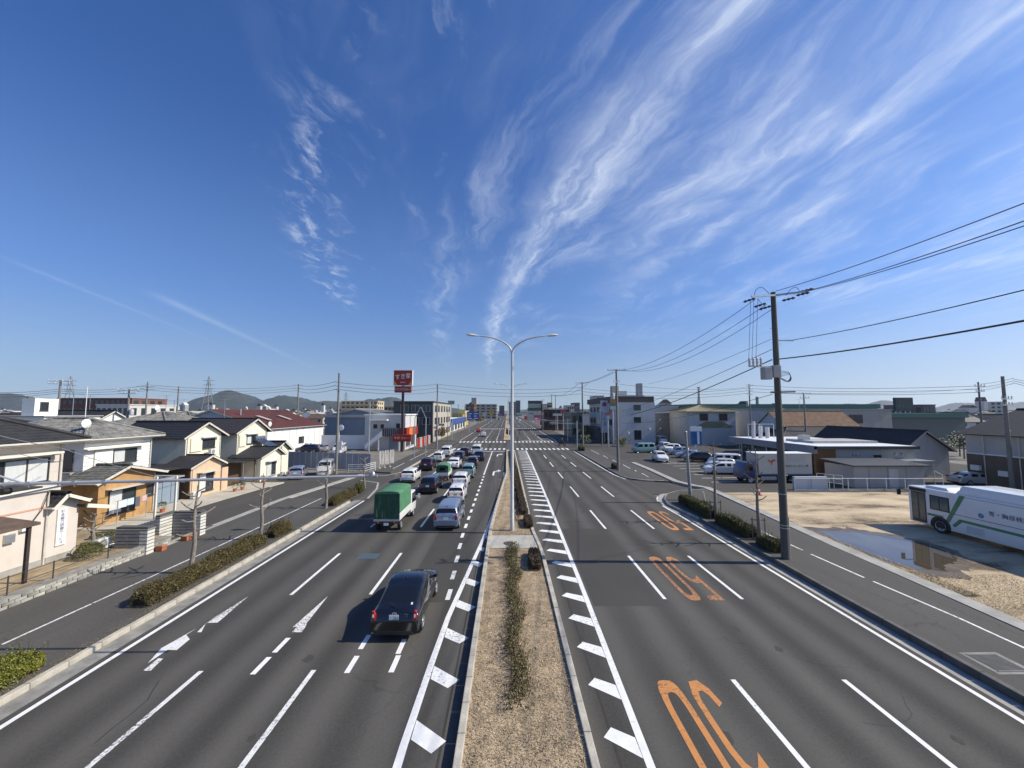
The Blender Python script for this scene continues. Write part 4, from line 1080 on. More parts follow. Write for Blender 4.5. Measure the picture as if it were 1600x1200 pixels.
def canvas_truck(x, y, s, kei, label, cab='white'):
    t = thing('canvas_truck', label, 'truck', (x, y, 0.008), 0, 'green canvas-topped trucks')
    W = 1.72 if not kei else 1.42; L = 3.2 if not kei else 1.95; h0 = 0.82 if not kei else 0.66; H = 2.68 if not kei else 1.85
    w = W / 2
    def pt(nm, mb, m, par=t, **k): return part(nm, mb, m, par, world=False, **k)
    b = MB(); b.box(-w, w, 0.0, L, h0 - 0.09, h0); pt('bed', b, M_TRUCKW, bevel=0.01)
    gate_h = 0.40 if not kei else 0.30
    for sx in (-1, 1):
        b = MB(); b.box(sx * w - 0.02 * sx - 0.02, sx * w - 0.02 * sx + 0.02, 0.02, L, h0, h0 + gate_h); pt('side_gate', b, M_TRUCKW, bevel=0.008)
    b = MB(); b.box(-w, w, -0.02, 0.03, h0 - 0.03 if not kei else h0, h0 + (0.05 if not kei else gate_h)); pt('tail_gate', b, mat('grey tail board', (0.34, 0.35, 0.35), 0.5, 0.1) if not kei else M_TRUCKW, bevel=0.008)
    zt = H - 0.16
    b = MB(); vs, fs = canvas_panel((-w, 0.0, h0 + (0.06 if not kei else gate_h)), (w, 0.0, h0 + (0.06 if not kei else gate_h)), (w * 0.97, 0.06, zt), (-w * 0.97, 0.06, zt), 40, 34, 0.13, 5)
    b.add(vs, fs); cv = pt('canvas_back', b, M_CANVASD, smooth=True)
    ch = pt('canvas_hood', MB().add(*_hood(w * 0.99, 0.03, L, h0 + gate_h, zt, H)), M_CANVAS, smooth=True)
    if kei:
        b = MB(); b.box(-0.32, 0.30, -0.03, 0.02, zt - 0.46, zt - 0.14); pt('canvas_window', b, M_CARGLASS, cv)
    b = MB(); b.box(-w - 0.004, w + 0.004, L * 0.72, L * 0.72 + 0.03, zt + 0.04, H + 0.012) if False else b.box(-0.01, 0.01, 0.0, 0.01, h0, h0 + 0.01)
    # cab
    c0 = L + 0.12; cl = 1.55 if not kei else 1.2; ch_ = 1.98 if not kei else 1.76
    b = MB()
    prof = [(c0, 0.45), (c0 + cl, 0.45), (c0 + cl + 0.05, 0.95), (c0 + cl - 0.30, ch_ - 0.05), (c0 + cl - 0.42, ch_), (c0 + 0.03, ch_), (c0, ch_ - 0.04)]
    b.extrude([(-w + 0.02, yy, zz) for yy, zz in prof], (W - 0.04, 0, 0)); pt('cab', b, M_TRUCKW, bevel=0.05, smooth=True)
    b = MB(); b.box(-w * 0.8, w * 0.8, c0 - 0.012, c0 + 0.01, 1.3 if not kei else 1.2, ch_ - 0.16); pt('rear_window', b, M_CARGLASS)
    for sx in (-1, 1):
        b = MB(); b.extrude([(sx * (w - 0.012), c0 + 0.25, 1.12), (sx * (w - 0.012), c0 + cl - 0.12, 1.08), (sx * (w - 0.012), c0 + cl - 0.40, ch_ - 0.14), (sx * (w - 0.012), c0 + 0.25, ch_ - 0.14)], (sx * 0.01, 0, 0)); pt('side_window', b, M_CARGLASS)
        b = MB(); b.bar((sx * w, c0 + cl - 0.1, 1.35), (sx * (w + 0.22), c0 + cl - 0.02, 1.45), 0.025); b.box(sx * (w + 0.22) - 0.08, sx * (w + 0.22) + 0.08, c0 + cl - 0.05, c0 + cl + 0.0, 1.22, 1.55); pt('mirror', b, M_WPAINT, bevel=0.01)
        for yy in ((0.75, c0 + cl * 0.55) if not kei else (0.45, c0 + cl * 0.6)):
            add_wheel(t, sx * (w - 0.03), yy, 0.34 if not kei else 0.27, wells=False)
        for i_, xx in enumerate((w - 0.16,) if kei else (w - 0.16, w - 0.32)):
            b = MB(); b.lathe([(0, -0.02), (0.055, -0.02), (0.06, 0.0), (0.06, 0.05)], (sx * xx, 0.0, 0.66 if not kei else 0.5), 'Y', 14); pt('tail_lamp', b, M_RED if i_ == 0 else M_AMBER, smooth=True)
    b = MB(); b.box(-0.45, 0.45, 0.1, L + 1.3, 0.42, h0 - 0.10); pt('chassis', b, M_BLACKP)
    b = MB(); b.box(-w + 0.05, w - 0.05, 0.0, 0.05, 0.58 if not kei else 0.44, 0.75 if not kei else 0.56); pt('rear_bumper', b, M_DSTEEL if not kei else mat('red rear lights bar', (0.32, 0.05, 0.03), 0.4, 0.1), bevel=0.01)
    b = MB(); b.box(-0.165, 0.165, -0.022, -0.01, 0.46 if not kei else 0.34, 0.625 if not kei else 0.505); pt('number_plate', b, M_PLATE if not kei else M_PLATEY)
    return t
def _hood(w, y0, L, zs, zt, H):
    """canvas over hoops: sides, sloped shoulders and a sagging roof"""
    secs = []
    n = 14
    for i in range(n + 1):
        y = y0 + (L - y0) * i / n
        sag = 0.025 * abs(math.sin(math.pi * i / n * 4))
        pr = [(-w, zs - 0.02), (-w * 0.995 + sag * 0.3, (zs + zt) / 2), (-w * 0.975, zt), (-w * 0.82, H - 0.05 - sag * 0.4), (-w * 0.4, H - sag), (0, H + 0.01 - sag), (w * 0.4, H - sag), (w * 0.82, H - 0.05 - sag * 0.4), (w * 0.975, zt), (w * 0.995 - sag * 0.3, (zs + zt) / 2), (w, zs - 0.02)]
        secs.append([(x, y, z) for x, z in pr])
    k = len(secs[0]); vs = [p for s_ in secs for p in s_]
    fs = [(i * k + j, i * k + j + 1, (i + 1) * k + j + 1, (i + 1) * k + j) for i in range(n) for j in range(k - 1)]
    fs.append(tuple(n * k + j for j in range(k)))
    fs.append(tuple(j for j in range(2, k - 2))[::-1])
    return vs, fs
canvas_truck(-8.1, 26.5, 1.0, False, 'white flatbed truck with a tall green canvas hood, nearest truck')
canvas_truck(-7.55, 45.6, 1.0, True, 'small light truck with a low green canvas hood and a back window')
# ------------------------------------------------------------------ plants: hedges, scrub, pruned street trees, dry litter
def leaf_box(path, w, h, n, size, seed, rough=0.12, z0=0.0):
    """clipped hedge: small leaf blades spread over and just inside a rounded, uneven box swept along path [(x,y)...]"""
    r_ = random.Random(seed); b = MB()
    pts = [Vector((p[0], p[1], 0)) for p in path]
    seg = [(pts[i + 1] - pts[i]).length for i in range(len(pts) - 1)]; T = sum(seg)
    ph = [(r_.uniform(0.6, 3.5), r_.uniform(0, 6.3)) for _ in range(5)]
    def at(t):
        for i, s_ in enumerate(seg):
            if t <= s_ or i == len(seg) - 1: return pts[i].lerp(pts[i + 1], max(0, min(1, t / s_))), (pts[i + 1] - pts[i]).normalized()
            t -= s_
    for _ in range(n):
        t = r_.uniform(0, T); p, d = at(t); s_ = Vector((-d.y, d.x, 0))
        lump = sum(math.sin(f * t + q) for f, q in ph) / 5
        hh = h * (1 + rough * lump * 1.6); ww = w * (1 + rough * lump)
        endf = min(1, min(t, T - t) / (0.45 * w)) ** 0.5 if T > 0.9 * w else 1
        a = r_.uniform(0, math.pi); e = 0.5
        cx = math.copysign(abs(math.cos(a)) ** e, math.cos(a)); cz = math.sin(a) ** e
        k = 1 - abs(r_.gauss(0, 0.10)) + (0.06 if r_.random() < 0.06 else 0)
        c = p + s_ * cx * ww / 2 * k * (0.6 + 0.4 * endf) + Vector((0, 0, z0 + cz * hh * k * (0.55 + 0.45 * endf)))
        ax = Vector((r_.gauss(0, 1), r_.gauss(0, 1), r_.gauss(0, 1))).normalized()
        bx = ax.cross(Vector((r_.gauss(0, 1), r_.gauss(0, 1), r_.gauss(0, 1)))).normalized()
        q = size * r_.uniform(0.4, 1.0)
        b.add([c - ax * q, c + bx * q * 0.55, c + ax * q, c - bx * q * 0.55], [(0, 1, 2, 3)])
    return b
def hedge_core(path, w, h, z0=0.0):
    b = MB(); pts = [Vector((p[0], p[1], 0)) for p in path]
    for p, q in zip(pts, pts[1:]):
        d = (q - p).normalized(); s_ = Vector((-d.y, d.x, 0))
        b.obox((p + q) / 2 + Vector((0, 0, z0 + h / 2)), s_ * w / 2, (q - p) / 2, Vector((0, 0, h / 2)))
    return b
M_HGREEN = leafmat('hedge leaves olive', (0.035, 0.042, 0.010), (0.16, 0.15, 0.035), 1.6)
M_HBROWN = leafmat('hedge leaves bronze', (0.036, 0.033, 0.010), (0.155, 0.118, 0.035), 1.4)
M_HYELL = leafmat('hedge leaves yellow green', (0.06, 0.075, 0.01), (0.26, 0.26, 0.035), 2.0)
M_HDARK = leafmat('bronze scrub leaves', (0.03, 0.02, 0.010), (0.12, 0.072, 0.03), 2.0)
M_TWIG = mat('thicket twigs', (0.045, 0.032, 0.02), 0.95, 0.2, 10)
def hedge(path, w, h, label, m, n, size=0.045, z0=0.13, seed=1, group='clipped hedges beside the road', litter=False):
    c = Vector(path[0]).lerp(Vector(path[-1]), 0.5)
    t = thing('hedge', label, 'hedge', (c.x, c.y, z0), 0, group)
    part('foliage', leaf_box(path, w, h, int(n * 1.9), size, seed, z0=z0), m, t)
    ins = [Vector(p) for p in path]; d0 = (ins[1] - ins[0]).normalized(); d1 = (ins[-1] - ins[-2]).normalized()
    ins[0] = ins[0] + d0 * min(0.3 * w, 0.2); ins[-1] = ins[-1] - d1 * min(0.3 * w, 0.2)
    part('stems', hedge_core(ins, w * 0.72, h * 0.78, z0), M_TWIG, t)
    r_ = random.Random(seed + 90); tw = MB(); lf = MB()       # stray shoots above the clipped top
    for _ in range(int(n * 0.012)):
        k = r_.randrange(len(path) - 1); p = Vector((*path[k], 0)).lerp(Vector((*path[k + 1], 0)), r_.random()); p += Vector((r_.uniform(-w, w) * 0.42, 0, z0 + h * 0.8)); e = p + Vector((r_.gauss(0, 0.06), r_.gauss(0, 0.06), r_.uniform(0.12, 0.38) * h / 0.6))
        tw.tube([p, e], [0.006, 0.002], 3, cap=False)
        for i in range(5):
            q = p.lerp(e, r_.uniform(0.5, 1)); a = Vector((r_.gauss(0, 1), r_.gauss(0, 1), r_.gauss(0, 1))).normalized() * size * 0.6; c_ = a.orthogonal() * 0.5; lf.add([q - a, q + c_, q + a, q - c_], [(0, 1, 2, 3)])
    part('shoots', tw, M_TWIG, t); part('shoot_leaves', lf, m, t)
    return t
hedge([(-14.95, 10.3), (-14.85, 12.9)], 1.0, 0.62, 'yellow-green clipped hedge at the bottom left corner', M_HYELL, 9000, 0.04, seed=3)
hedge([(-15.0, 16.4), (-14.95, 20.5), (-14.95, 24.3)], 1.0, 0.62, 'long bronze-green hedge around the nearest left street tree', M_HBROWN, 16000, 0.042, seed=4)
hedge([(-14.85, 25.0), (-14.8, 26.8)], 0.9, 0.7, 'short bronze hedge by the second left street tree', M_HBROWN, 5000, 0.042, seed=5)
hedge([(-14.85, 33.2), (-14.8, 38.2)], 0.85, 0.68, 'bronze hedge beside the truck, below the third left street tree', M_HBROWN, 9000, 0.045, seed=6)
hedge([(-14.7, 38.5), (-14.65, 39.8)], 0.8, 0.8, 'short dark hedge at the mouth of the left side road', M_HGREEN, 3500, 0.045, seed=7)
hedge([(15.25, 28.6), (15.3, 33.9)], 1.05, 0.78, 'box-cut olive hedge at the right corner around the bare post', M_HGREEN, 13000, 0.042, z0=0.24, seed=8)
hedge([(15.3, 24.2), (15.25, 28.0)], 1.0, 0.74, 'box-cut olive hedge between the two right street trees', M_HGREEN, 10000, 0.042, z0=0.24, seed=9)
hedge([(15.2, 21.7), (15.25, 23.5)], 0.95, 0.62, 'short olive hedge beside the foot of the big utility pole', M_HGREEN, 6500, 0.04, z0=0.24, seed=10)
hedge([(15.2, 53.2), (15.2, 55.2)], 0.9, 0.7, 'small dark hedge at the foot of the far right utility pole', M_HGREEN, 2500, 0.05, z0=0.16, seed=11)
hedge([(15.3, 78.0), (15.3, 80.6)], 1.2, 0.9, 'round green hedge at the right corner of the junction', M_HGREEN, 2500, 0.06, z0=0.16, seed=12)
# median planting
hedge([(1.42, 19.7), (1.5, 22.1)], 0.62, 0.45, 'low brown shrub on the median before the concrete pad', M_HDARK, 5000, 0.04, z0=0.17, seed=13, group='brown shrubs on the median')
hedge([(1.52, 26.6), (1.5, 29.0)], 0.6, 0.45, 'low brown shrub on the median just past the lamp post', M_HDARK, 4500, 0.04, z0=0.17, seed=14, group='brown shrubs on the median')
hedge([(1.35, 30.0), (1.22, 38.0), (1.1, 48.0), (0.95, 62), (0.85, 78)], 0.62, 0.42, 'long brown shrub row running down the median to the junction', M_HDARK, 26000, 0.05, z0=0.17, seed=15, group='brown shrubs on the median')
def scrub(name, label, x0, x1, y0, y1, n, hmax, m, seed, z0=0.17, cat='shrub', group=None, lean=0.25):
    """sparse twiggy row: bent twigs with few leaves"""
    r_ = random.Random(seed); tw, lf = MB(), MB()
    for _ in range(n):
        y = r_.uniform(y0, y1); x = r_.uniform(x0, x1) + 0.12 * math.sin(y * 1.7) + r_.gauss(0, 0.05)
        h = hmax * r_.uniform(0.35, 1.0); d = Vector((r_.gauss(0, lean), r_.gauss(0, lean), 1)).normalized()
        p = Vector((x, y, z0 - 0.02)); m_ = p + d * h * 0.55; e = p + (d + Vector((r_.gauss(0, 0.3), r_.gauss(0, 0.3), 0.2))).normalized() * h
        tw.tube([p, m_, e], [0.007, 0.005, 0.002], 3, cap=False)
        for k in range(9):
            q = p.lerp(m_, r_.random()) if r_.random() < 0.4 else m_.lerp(e, r_.random())
            q = q + Vector((r_.gauss(0, 0.05), r_.gauss(0, 0.05), r_.gauss(0, 0.04)))
            ax = Vector((r_.gauss(0, 1), r_.gauss(0, 1), r_.gauss(0, 1))).normalized(); bx = ax.orthogonal().normalized(); s_ = 0.026 * r_.uniform(0.6, 1.5)
            lf.add([q - ax * s_, q + bx * s_ * 0.6, q + ax * s_, q - bx * s_ * 0.6], [(0, 1, 2, 3)])
    t = thing(name, label, cat, ((x0 + x1) / 2, (y0 + y1) / 2, z0), 0, group)
    part('twigs', tw, M_TWIG, t); part('leaves', lf, m, t)
    return t
scrub('scrub_row', 'straggly thin shrub row down the middle of the near median', 0.05, 0.55, 10.8, 22.9, 900, 0.62, leafmat('straggly leaves', (0.03, 0.03, 0.01), (0.15, 0.12, 0.03), 1.0), 21)
scrub('scrub_row', 'sparse twiggy shrub row on the median beyond the lamp post', 0.75, 1.05, 26.5, 60, 500, 0.5, M_HDARK, 22)
# dry litter and dead grass on the median and lot edges
def litter(name, label, area, n, z, m, seed, size=(0.02, 0.06)):
    r_ = random.Random(seed); b = MB(); (x0, x1, y0, y1) = area
    for _ in range(n):
        y = y0 + (y1 - y0) * r_.random() ** 1.5
        p = Vector((r_.uniform(x0, x1), y, z + r_.uniform(0.0, 0.02)))
        a = r_.uniform(0, 6.28); l = r_.uniform(*size); d = Vector((math.cos(a), math.sin(a), r_.uniform(-0.1, 0.7))) * l; s_ = Vector((-math.sin(a), math.cos(a), 0)) * l * 0.2
        b.add([p - s_, p + s_, p + d], [(0, 1, 2)])
    o = link(name, b.mesh(name, m)); tag(o, label, 'litter', None, 'stuff'); return o
litter('dry_leaf_litter', 'dry straw and leaf litter on the median bed', (-0.98, 1.86, 5, 22.8), 60000, 0.172, leafmat('dry straw', (0.05, 0.036, 0.02), (0.62, 0.49, 0.31), 3.0), 31)
litter('dry_leaf_litter', 'dry straw litter on the median past the concrete pad', (-0.9, 1.6, 25.3, 46), 16000, 0.172, MATS['dry straw'], 32, (0.03, 0.08))
litter('dead_grass', 'dead grass along the edge of the dirt lot', (19.4, 24.5, 8, 19.2), 52000, 0.10, leafmat('dead grass', (0.12, 0.085, 0.04), (0.50, 0.37, 0.19), 1.2), 33, (0.02, 0.075))
litter('dead_grass', 'dead grass strip between pavement and dirt lot', (19.35, 20.6, 17, 37), 12000, 0.12, MATS['dead grass'], 34, (0.03, 0.10))
litter('fallen_leaves', 'fallen leaves beside the left hedges', (-14.45, -14.1, 10, 39), 4000, 0.135, MATS['dead grass'], 35, (0.02, 0.05))

def street_tree(x, y, h, z0, label, seed, lean=0.0, group='bare pruned street trees', stakes=False):
    r_ = random.Random(seed)
    t = thing('street_tree', label, 'tree', (x, y, z0), 0, group)
    b = MB(); path, rad = [], []
    for k in range(10):
        f = k / 9
        path.append((lean * f + 0.03 * math.sin(k * 1.3 + seed), 0.03 * math.cos(k * 1.1 + seed), h * f - 0.02)); rad.append(0.10 * (1 - f) ** 0.8 + 0.018 + (0.03 if k == 0 else 0) + r_.uniform(0, 0.006))
    b.tube(path, rad, 9); part('trunk', b, M_BARK, t, world=False, smooth=True)
    lv = r_.randint(4, 5); a0 = r_.uniform(0, 6)
    for i in range(lv * 2 + 2):
        f = 0.42 + 0.55 * i / (lv * 2 + 2); z = h * f
        a = a0 + i * 2.4 + r_.uniform(-0.3, 0.3); L_ = r_.uniform(0.5, 1.05) * (1.25 - 0.6 * f)
        p = Vector((lean * f, 0, z)); d = Vector((math.cos(a), math.sin(a), r_.uniform(0.15, 0.6))).normalized()
        q = p + d * L_ * 0.6; e = q + (d + Vector((0, 0, 0.35))).normalized() * L_ * 0.45
        b = MB(); b.tube([p, q, e], [0.034, 0.026, 0.03], 6); part('branch', b, M_BARK, t, world=False, smooth=True)
        if r_.random() < 0.5:
            s_ = q + Vector((r_.gauss(0, 0.2), r_.gauss(0, 0.2), 0.22)) * 0.8
            b = MB(); b.tube([q, s_], [0.016, 0.010], 5); part('branch', b, M_BARK, t, world=False)
    if stakes:
        s = thing('tree_stake', 'dark timber stake frame tied to ' + stakes, 'stake', (x, y, z0), 0, 'tree stakes')
        for sx in (-0.42, 0.36):
            b = MB(); b.cyl(sx, -0.05, -0.05, 1.35, 0.035, 0.033, 8); part('post', b, M_WOODS, s, world=False)
        b = MB(); b.tube([(-0.5, -0.05, 1.22), (0.45, -0.05, 1.20)], 0.03, 8); part('rail', b, M_WOODS, s, world=False)
    return t
street_tree(-15.55, 19.8, 4.3, 0.13, 'bare pruned tree nearest on the left pavement', 41)
street_tree(-15.35, 24.8, 4.1, 0.13, 'second bare pruned tree on the left pavement', 42)
street_tree(-14.95, 32.6, 4.3, 0.13, 'third bare pruned tree on the left pavement, before the truck', 43)
street_tree(-15.1, 41.5, 3.6, 0.05, 'fourth bare tree on the left, in the side-road mouth', 44)
street_tree(15.5, 24.0, 5.6, 0.24, 'bare pruned tree with stakes nearest the big utility pole', 45, stakes='the tree nearest the big utility pole')
street_tree(15.35, 28.6, 5.7, 0.24, 'bare pruned tree with stakes farther along the right hedge', 46, stakes='the tree farther along the right hedge')
street_tree(-21.5, 13.0, 3.3, 0.45, 'bare twiggy garden tree in front of the pink-beige house', 47, group='bare garden trees')

# leafy trees further off
M_TREE = leafmat('evergreen leaves', (0.02, 0.035, 0.012), (0.075, 0.10, 0.035), 0.8)
M_AUT = leafmat('autumn leaves', (0.06, 0.035, 0.012), (0.20, 0.10, 0.03), 0.8)
def leafy_tree(x, y, h, w, label, m, seed, n=1800, size=0.16, z0=0.0, group='evergreen trees among the houses', name='leafy_tree'):
    r_ = random.Random(seed)
    t = thing(name, label, 'tree', (x, y, z0), 0, group)
    b = MB(); b.tube([(0, 0, -0.05), (0.05, 0.02, h * 0.35), (0.02, -0.03, h * 0.75)], [0.05 * h * 0.5, 0.035 * h * 0.5, 0.012 * h * 0.5], 7)
    for k in range(5):
        a = r_.uniform(0, 6.28); b.tube([(0.04, 0, h * (0.3 + 0.08 * k)), (math.cos(a) * w * 0.3, math.sin(a) * w * 0.3, h * (0.5 + 0.08 * k))], [0.012 * h * 0.5, 0.004 * h], 5)
    part('trunk', b, M_BARK, t, world=False, smooth=True)
    cl = [(Vector((r_.gauss(0, w * 0.2), r_.gauss(0, w * 0.2), h * r_.uniform(0.38, 0.92))), w * r_.uniform(0.14, 0.28)) for _ in range(16)]
    b = MB()
    for _ in range(n):
        c, rr_ = r_.choice(cl); d = Vector((r_.gauss(0, 1), r_.gauss(0, 1), r_.gauss(0, 0.8))).normalized()
        c = c + d * rr_ * (1 - abs(r_.gauss(0, 0.2)))
        ax = Vector((r_.gauss(0, 1), r_.gauss(0, 1), r_.gauss(0, 1))).normalized(); bx = ax.orthogonal().normalized(); q = size * r_.uniform(0.5, 1.3)
        b.add([c - ax * q, c + bx * q * 0.6, c + ax * q, c - bx * q * 0.6], [(0, 1, 2, 3)])
    part('crown', b, m, t, world=False)
    return t
# ------------------------------------------------------------------ lamp posts, utility poles, wires, signs, posts
M_LAMP = mat('lamp post steel', (0.55, 0.55, 0.52), 0.45, 0.06, 3, metal=0.2)
def lamp_post(x, y, h, z0, label, arm=3.35):
    t = thing('street_lamp', label, 'street lamp', (x, y, z0), 0, 'double-armed street lamps on the median')
    b = MB(); b.tube([(0, 0, 0), (0, 0, 0.6), (0, 0, 0.62), (0, 0, h - 1.15)], [0.14, 0.14, 0.125, 0.08], 14); part('post', b, M_LAMP, t, world=False, smooth=True)
    b = MB(); b.box(-0.17, 0.17, -0.17, 0.17, -0.02, 0.025); part('base_plate', b, M_STEEL, t, world=False, bevel=0.006)
    for sx in (-1, 1):
        pts = []
        for k in range(15):
            a = k / 14 * R(84)
            pts.append((sx * (0.035 + (arm - 0.6) * (1 - math.cos(a)) * 0.9), 0, h - 1.25 + 1.2 * math.sin(a)))
        b = MB(); b.tube(pts, [0.07 - 0.0018 * k for k in range(15)], 10); part('arm', b, M_LAMP, t, world=False, smooth=True)
        e = Vector(pts[-1]); b = MB(); prof = [(0.0, 0.04), (0.12, 0.06), (0.34, 0.15), (0.58, 0.18), (0.78, 0.15), (0.89, 0.07), (0.92, 0.0)]
        vs = []; n = 14
        for d, r in prof:
            for j in range(n):
                an = 2 * math.pi * j / n
                vs.append((e.x + sx * d, r * math.cos(an), e.z + 0.09 * d + (r * 0.62 if math.sin(an) > 0 else r * 0.42) * math.sin(an)))
        fs = [(i * n + j, i * n + (j + 1) % n, (i + 1) * n + (j + 1) % n, (i + 1) * n + j) for i in range(len(prof) - 1) for j in range(n)]
        b.add(vs, fs); lh = part('lamp_head', b, mat('lamp head grey', (0.60, 0.59, 0.55), 0.4, 0.04), t, world=False, smooth=True)
    return t
lamp_post(0.36, 26.3, 13.2, 0.17, 'tall double-armed street lamp nearest on the median')
lamp_post(0.75, 70.0, 13.0, 0.17, 'second double-armed street lamp down the median')
lamp_post(0.5, 116, 13.0, 0.18, 'third double-armed street lamp beyond the junction')
lamp_post(0.3, 166, 13.0, 0.18, 'fourth double-armed street lamp, far down the median')

def util_pole(x, y, h, label, z0=0.0, r=0.17, arms=((0.25, 1.8, 0),), transformer=None, lean=(0, 0), steps=True, m=None, group='concrete utility poles', ins=True, switch=False):
    t = thing('utility_pole', label, 'utility pole', (x, y, z0), 0, group)
    top = Vector((lean[0], lean[1], h))
    b = MB(); b.tube([(0, 0, -0.1), tuple(top * 0.5), tuple(top)], [r, r * 0.82, r * 0.62], 14); part('shaft', b, m or M_POLE, t, world=False, smooth=True)
    def ax(z): return top * (z / h)
    for dz, w, az in arms:
        c = ax(h - dz); d = Vector((math.cos(az), math.sin(az), 0))
        b = MB(); b.bar(c - d * w / 2 + Vector((0, -r, 0)), c + d * w / 2 + Vector((0, -r, 0)), 0.07, 0.09); a = part('cross_arm', b, M_STEEL, t, world=False)
        if ins:
            for f in (-0.46, -0.15, 0.15, 0.46):
                q = c + d * w * f + Vector((0, -r, 0)); b = MB(); b.lathe([(0.0, 0.30), (0.03, 0.30), (0.055, 0.22), (0.04, 0.2), (0.06, 0.14), (0.04, 0.12), (0.02, 0.03)], (q.x, q.y, q.z), n=10)
                part('insulator', b, mat('porcelain', (0.55, 0.54, 0.52), 0.25, 0.03), a, world=False, smooth=True)
    if transformer:
        z, sx = transformer; c = ax(z)
        b = MB(); b.lathe([(0.0, 0.42), (0.22, 0.42), (0.26, 0.36), (0.26, -0.40), (0.22, -0.44), (0.0, -0.44)], (c.x + sx * (r + 0.36), c.y, z), n=18); tr = part('transformer', b, mat('transformer grey', (0.40, 0.41, 0.41), 0.5, 0.06), t, world=False, smooth=True)
        for k in (-1, 0, 1):
            b = MB(); b.lathe([(0.0, 0.62), (0.03, 0.6), (0.045, 0.5), (0.03, 0.42)], (c.x + sx * (r + 0.36) + 0.12 * k, c.y, z), n=8); part('bushing', b, MATS['porcelain'] if 'porcelain' in MATS else M_CONC, tr, world=False, smooth=True)
        b = MB(); b.bar((c.x, c.y, z + 0.1), (c.x + sx * (r + 0.2), c.y, z + 0.1), 0.1); b.bar((c.x, c.y, z - 0.25), (c.x + sx * (r + 0.2), c.y, z - 0.25), 0.08); part('bracket', b, M_STEEL, t, world=False)
    if steps:
        for k in range(int((h - 3) / 0.9)):
            z = 2.6 + k * 0.9
            if z > h - 1: break
            c = ax(z); s_ = -1 if k % 2 else 1; rr_ = r * (1 - 0.38 * z / h)
            b = MB(); b.tube([(c.x + s_ * rr_ * 0.8, c.y, z), (c.x + s_ * (rr_ + 0.16), c.y, z), (c.x + s_ * (rr_ + 0.17), c.y, z + 0.04)], 0.012, 5); part('step_bolt', b, M_STEEL, t, world=False)
    return t
def wire(p, q, sag, r=0.016, label='overhead cable', group=None, m=None, n=18):
    p, q = Vector(p), Vector(q)
    pts = [p.lerp(q, k / n) + Vector((0, 0, -4 * sag * (k / n) * (1 - k / n))) for k in range(n + 1)]
    c = (p + q) / 2; b = MB(); b.tube([x - c for x in pts], r, 5, cap=True)
    o = link('overhead_cable', b.mesh('overhead_cable', m or M_WIRE, True), None, c)
    return tag(o, label, 'cable', group)

# ---- the big pole at the right with its gear
PB = Vector((14.95, 21.0, 0.24)); PT = P(1208, 458, 21.0); PH = PT.z - 0.2
big = util_pole(PB.x, PB.y, PH, 'tall concrete utility pole with transformer standing nearest on the right pavement', z0=0.24, r=0.205, arms=(), lean=(PT.x - PB.x, 0), m=mat('dark stained pole', (0.10, 0.096, 0.085), 0.85, 0.2, 1.0, stretch=(1, 1, 0.2), fine=0.12))
def onpole(py): return P(1208 + (1228 - 1208) * (py - 458) / (880 - 458), py, 21.0)
def loc_(v): return Vector(v) - PB
top_l = P(1174, 463, 20.6); top_r = P(1262, 455, 20.2); c0 = onpole(463)
b = MB(); b.bar(loc_(top_l), loc_(c0) + Vector((0, -0.2, 0)), 0.08, 0.1); b.bar(loc_(c0) + Vector((0, -0.2, 0)), loc_(top_r), 0.08, 0.1); arm_b = part('cross_arm', b, M_STEEL, big, world=False)
M_INS = mat('dark insulator', (0.035, 0.035, 0.04), 0.4, 0.1)
def strain(p, q, par):
    """strain insulator from p towards q"""
    p, q = Vector(p), Vector(q); d = (q - p).normalized()
    b = MB(); rr_ = [0.02, 0.075, 0.03, 0.075, 0.03, 0.08, 0.02]
    b.tube([p + d * 0.1 * k for k in range(7)], rr_, 10); return part('strain_insulator', b, M_INS, par, world=False, smooth=True)
for px, py, s_ in ((1180, 466, -1), (1197, 474, -1), (1205, 478, -1)):
    q = P(px, py, 20.8); strain(loc_(q), loc_(q) + Vector((-0.5, 0.55, -0.12)), big)
for px, py in ((1250, 456), (1244, 462), (1222, 470)):
    q = P(px, py, 20.4); strain(loc_(q), loc_(q) + Vector((0.55, -0.35, 0.1)), big)
def loop_cable(pts, nm='jumper_cable', r=0.014):
    b = MB(); pts = [Vector(p) for p in pts]
    sm = []
    for i in range(len(pts) - 1):
        p0, p1, p2, p3 = pts[max(i - 1, 0)], pts[i], pts[i + 1], pts[min(i + 2, len(pts) - 1)]
        for k in range(6):
            t_ = k / 6; sm.append(0.5 * ((2 * p1) + (p2 - p0) * t_ + (2 * p0 - 5 * p1 + 4 * p2 - p3) * t_ ** 2 + (3 * p1 - p0 - 3 * p2 + p3) * t_ ** 3))
    sm.append(pts[-1]); b.tube([loc_(p) for p in sm], r, 5); return part(nm, b, M_WIRE, big, world=False, smooth=True)
loop_cable([P(1178, 462, 20.7), P(1182, 452, 20.7), P(1190, 449, 20.7), P(1197, 454, 20.7), P(1202, 459, 20.7)])
loop_cable([P(1228, 462, 20.5), P(1236, 452, 20.5), P(1244, 449, 20.5), P(1250, 456, 20.5)])
loop_cable([P(1184, 467, 20.7), P(1192, 476, 20.7), P(1198, 476, 20.7)])
sw_y = 568
for k, px in enumerate((1170, 1175, 1181)):
    loop_cable([P(px + 3, 468, 20.7), P(px + 1.5, 515, 20.7), P(px, 560, 20.7)], r=0.01)
b = MB(); b.bar(loc_(P(1170, 572, 20.7)), loc_(onpole(574)), 0.07, 0.08); part('switch_arm', b, M_STEEL, big, world=False)
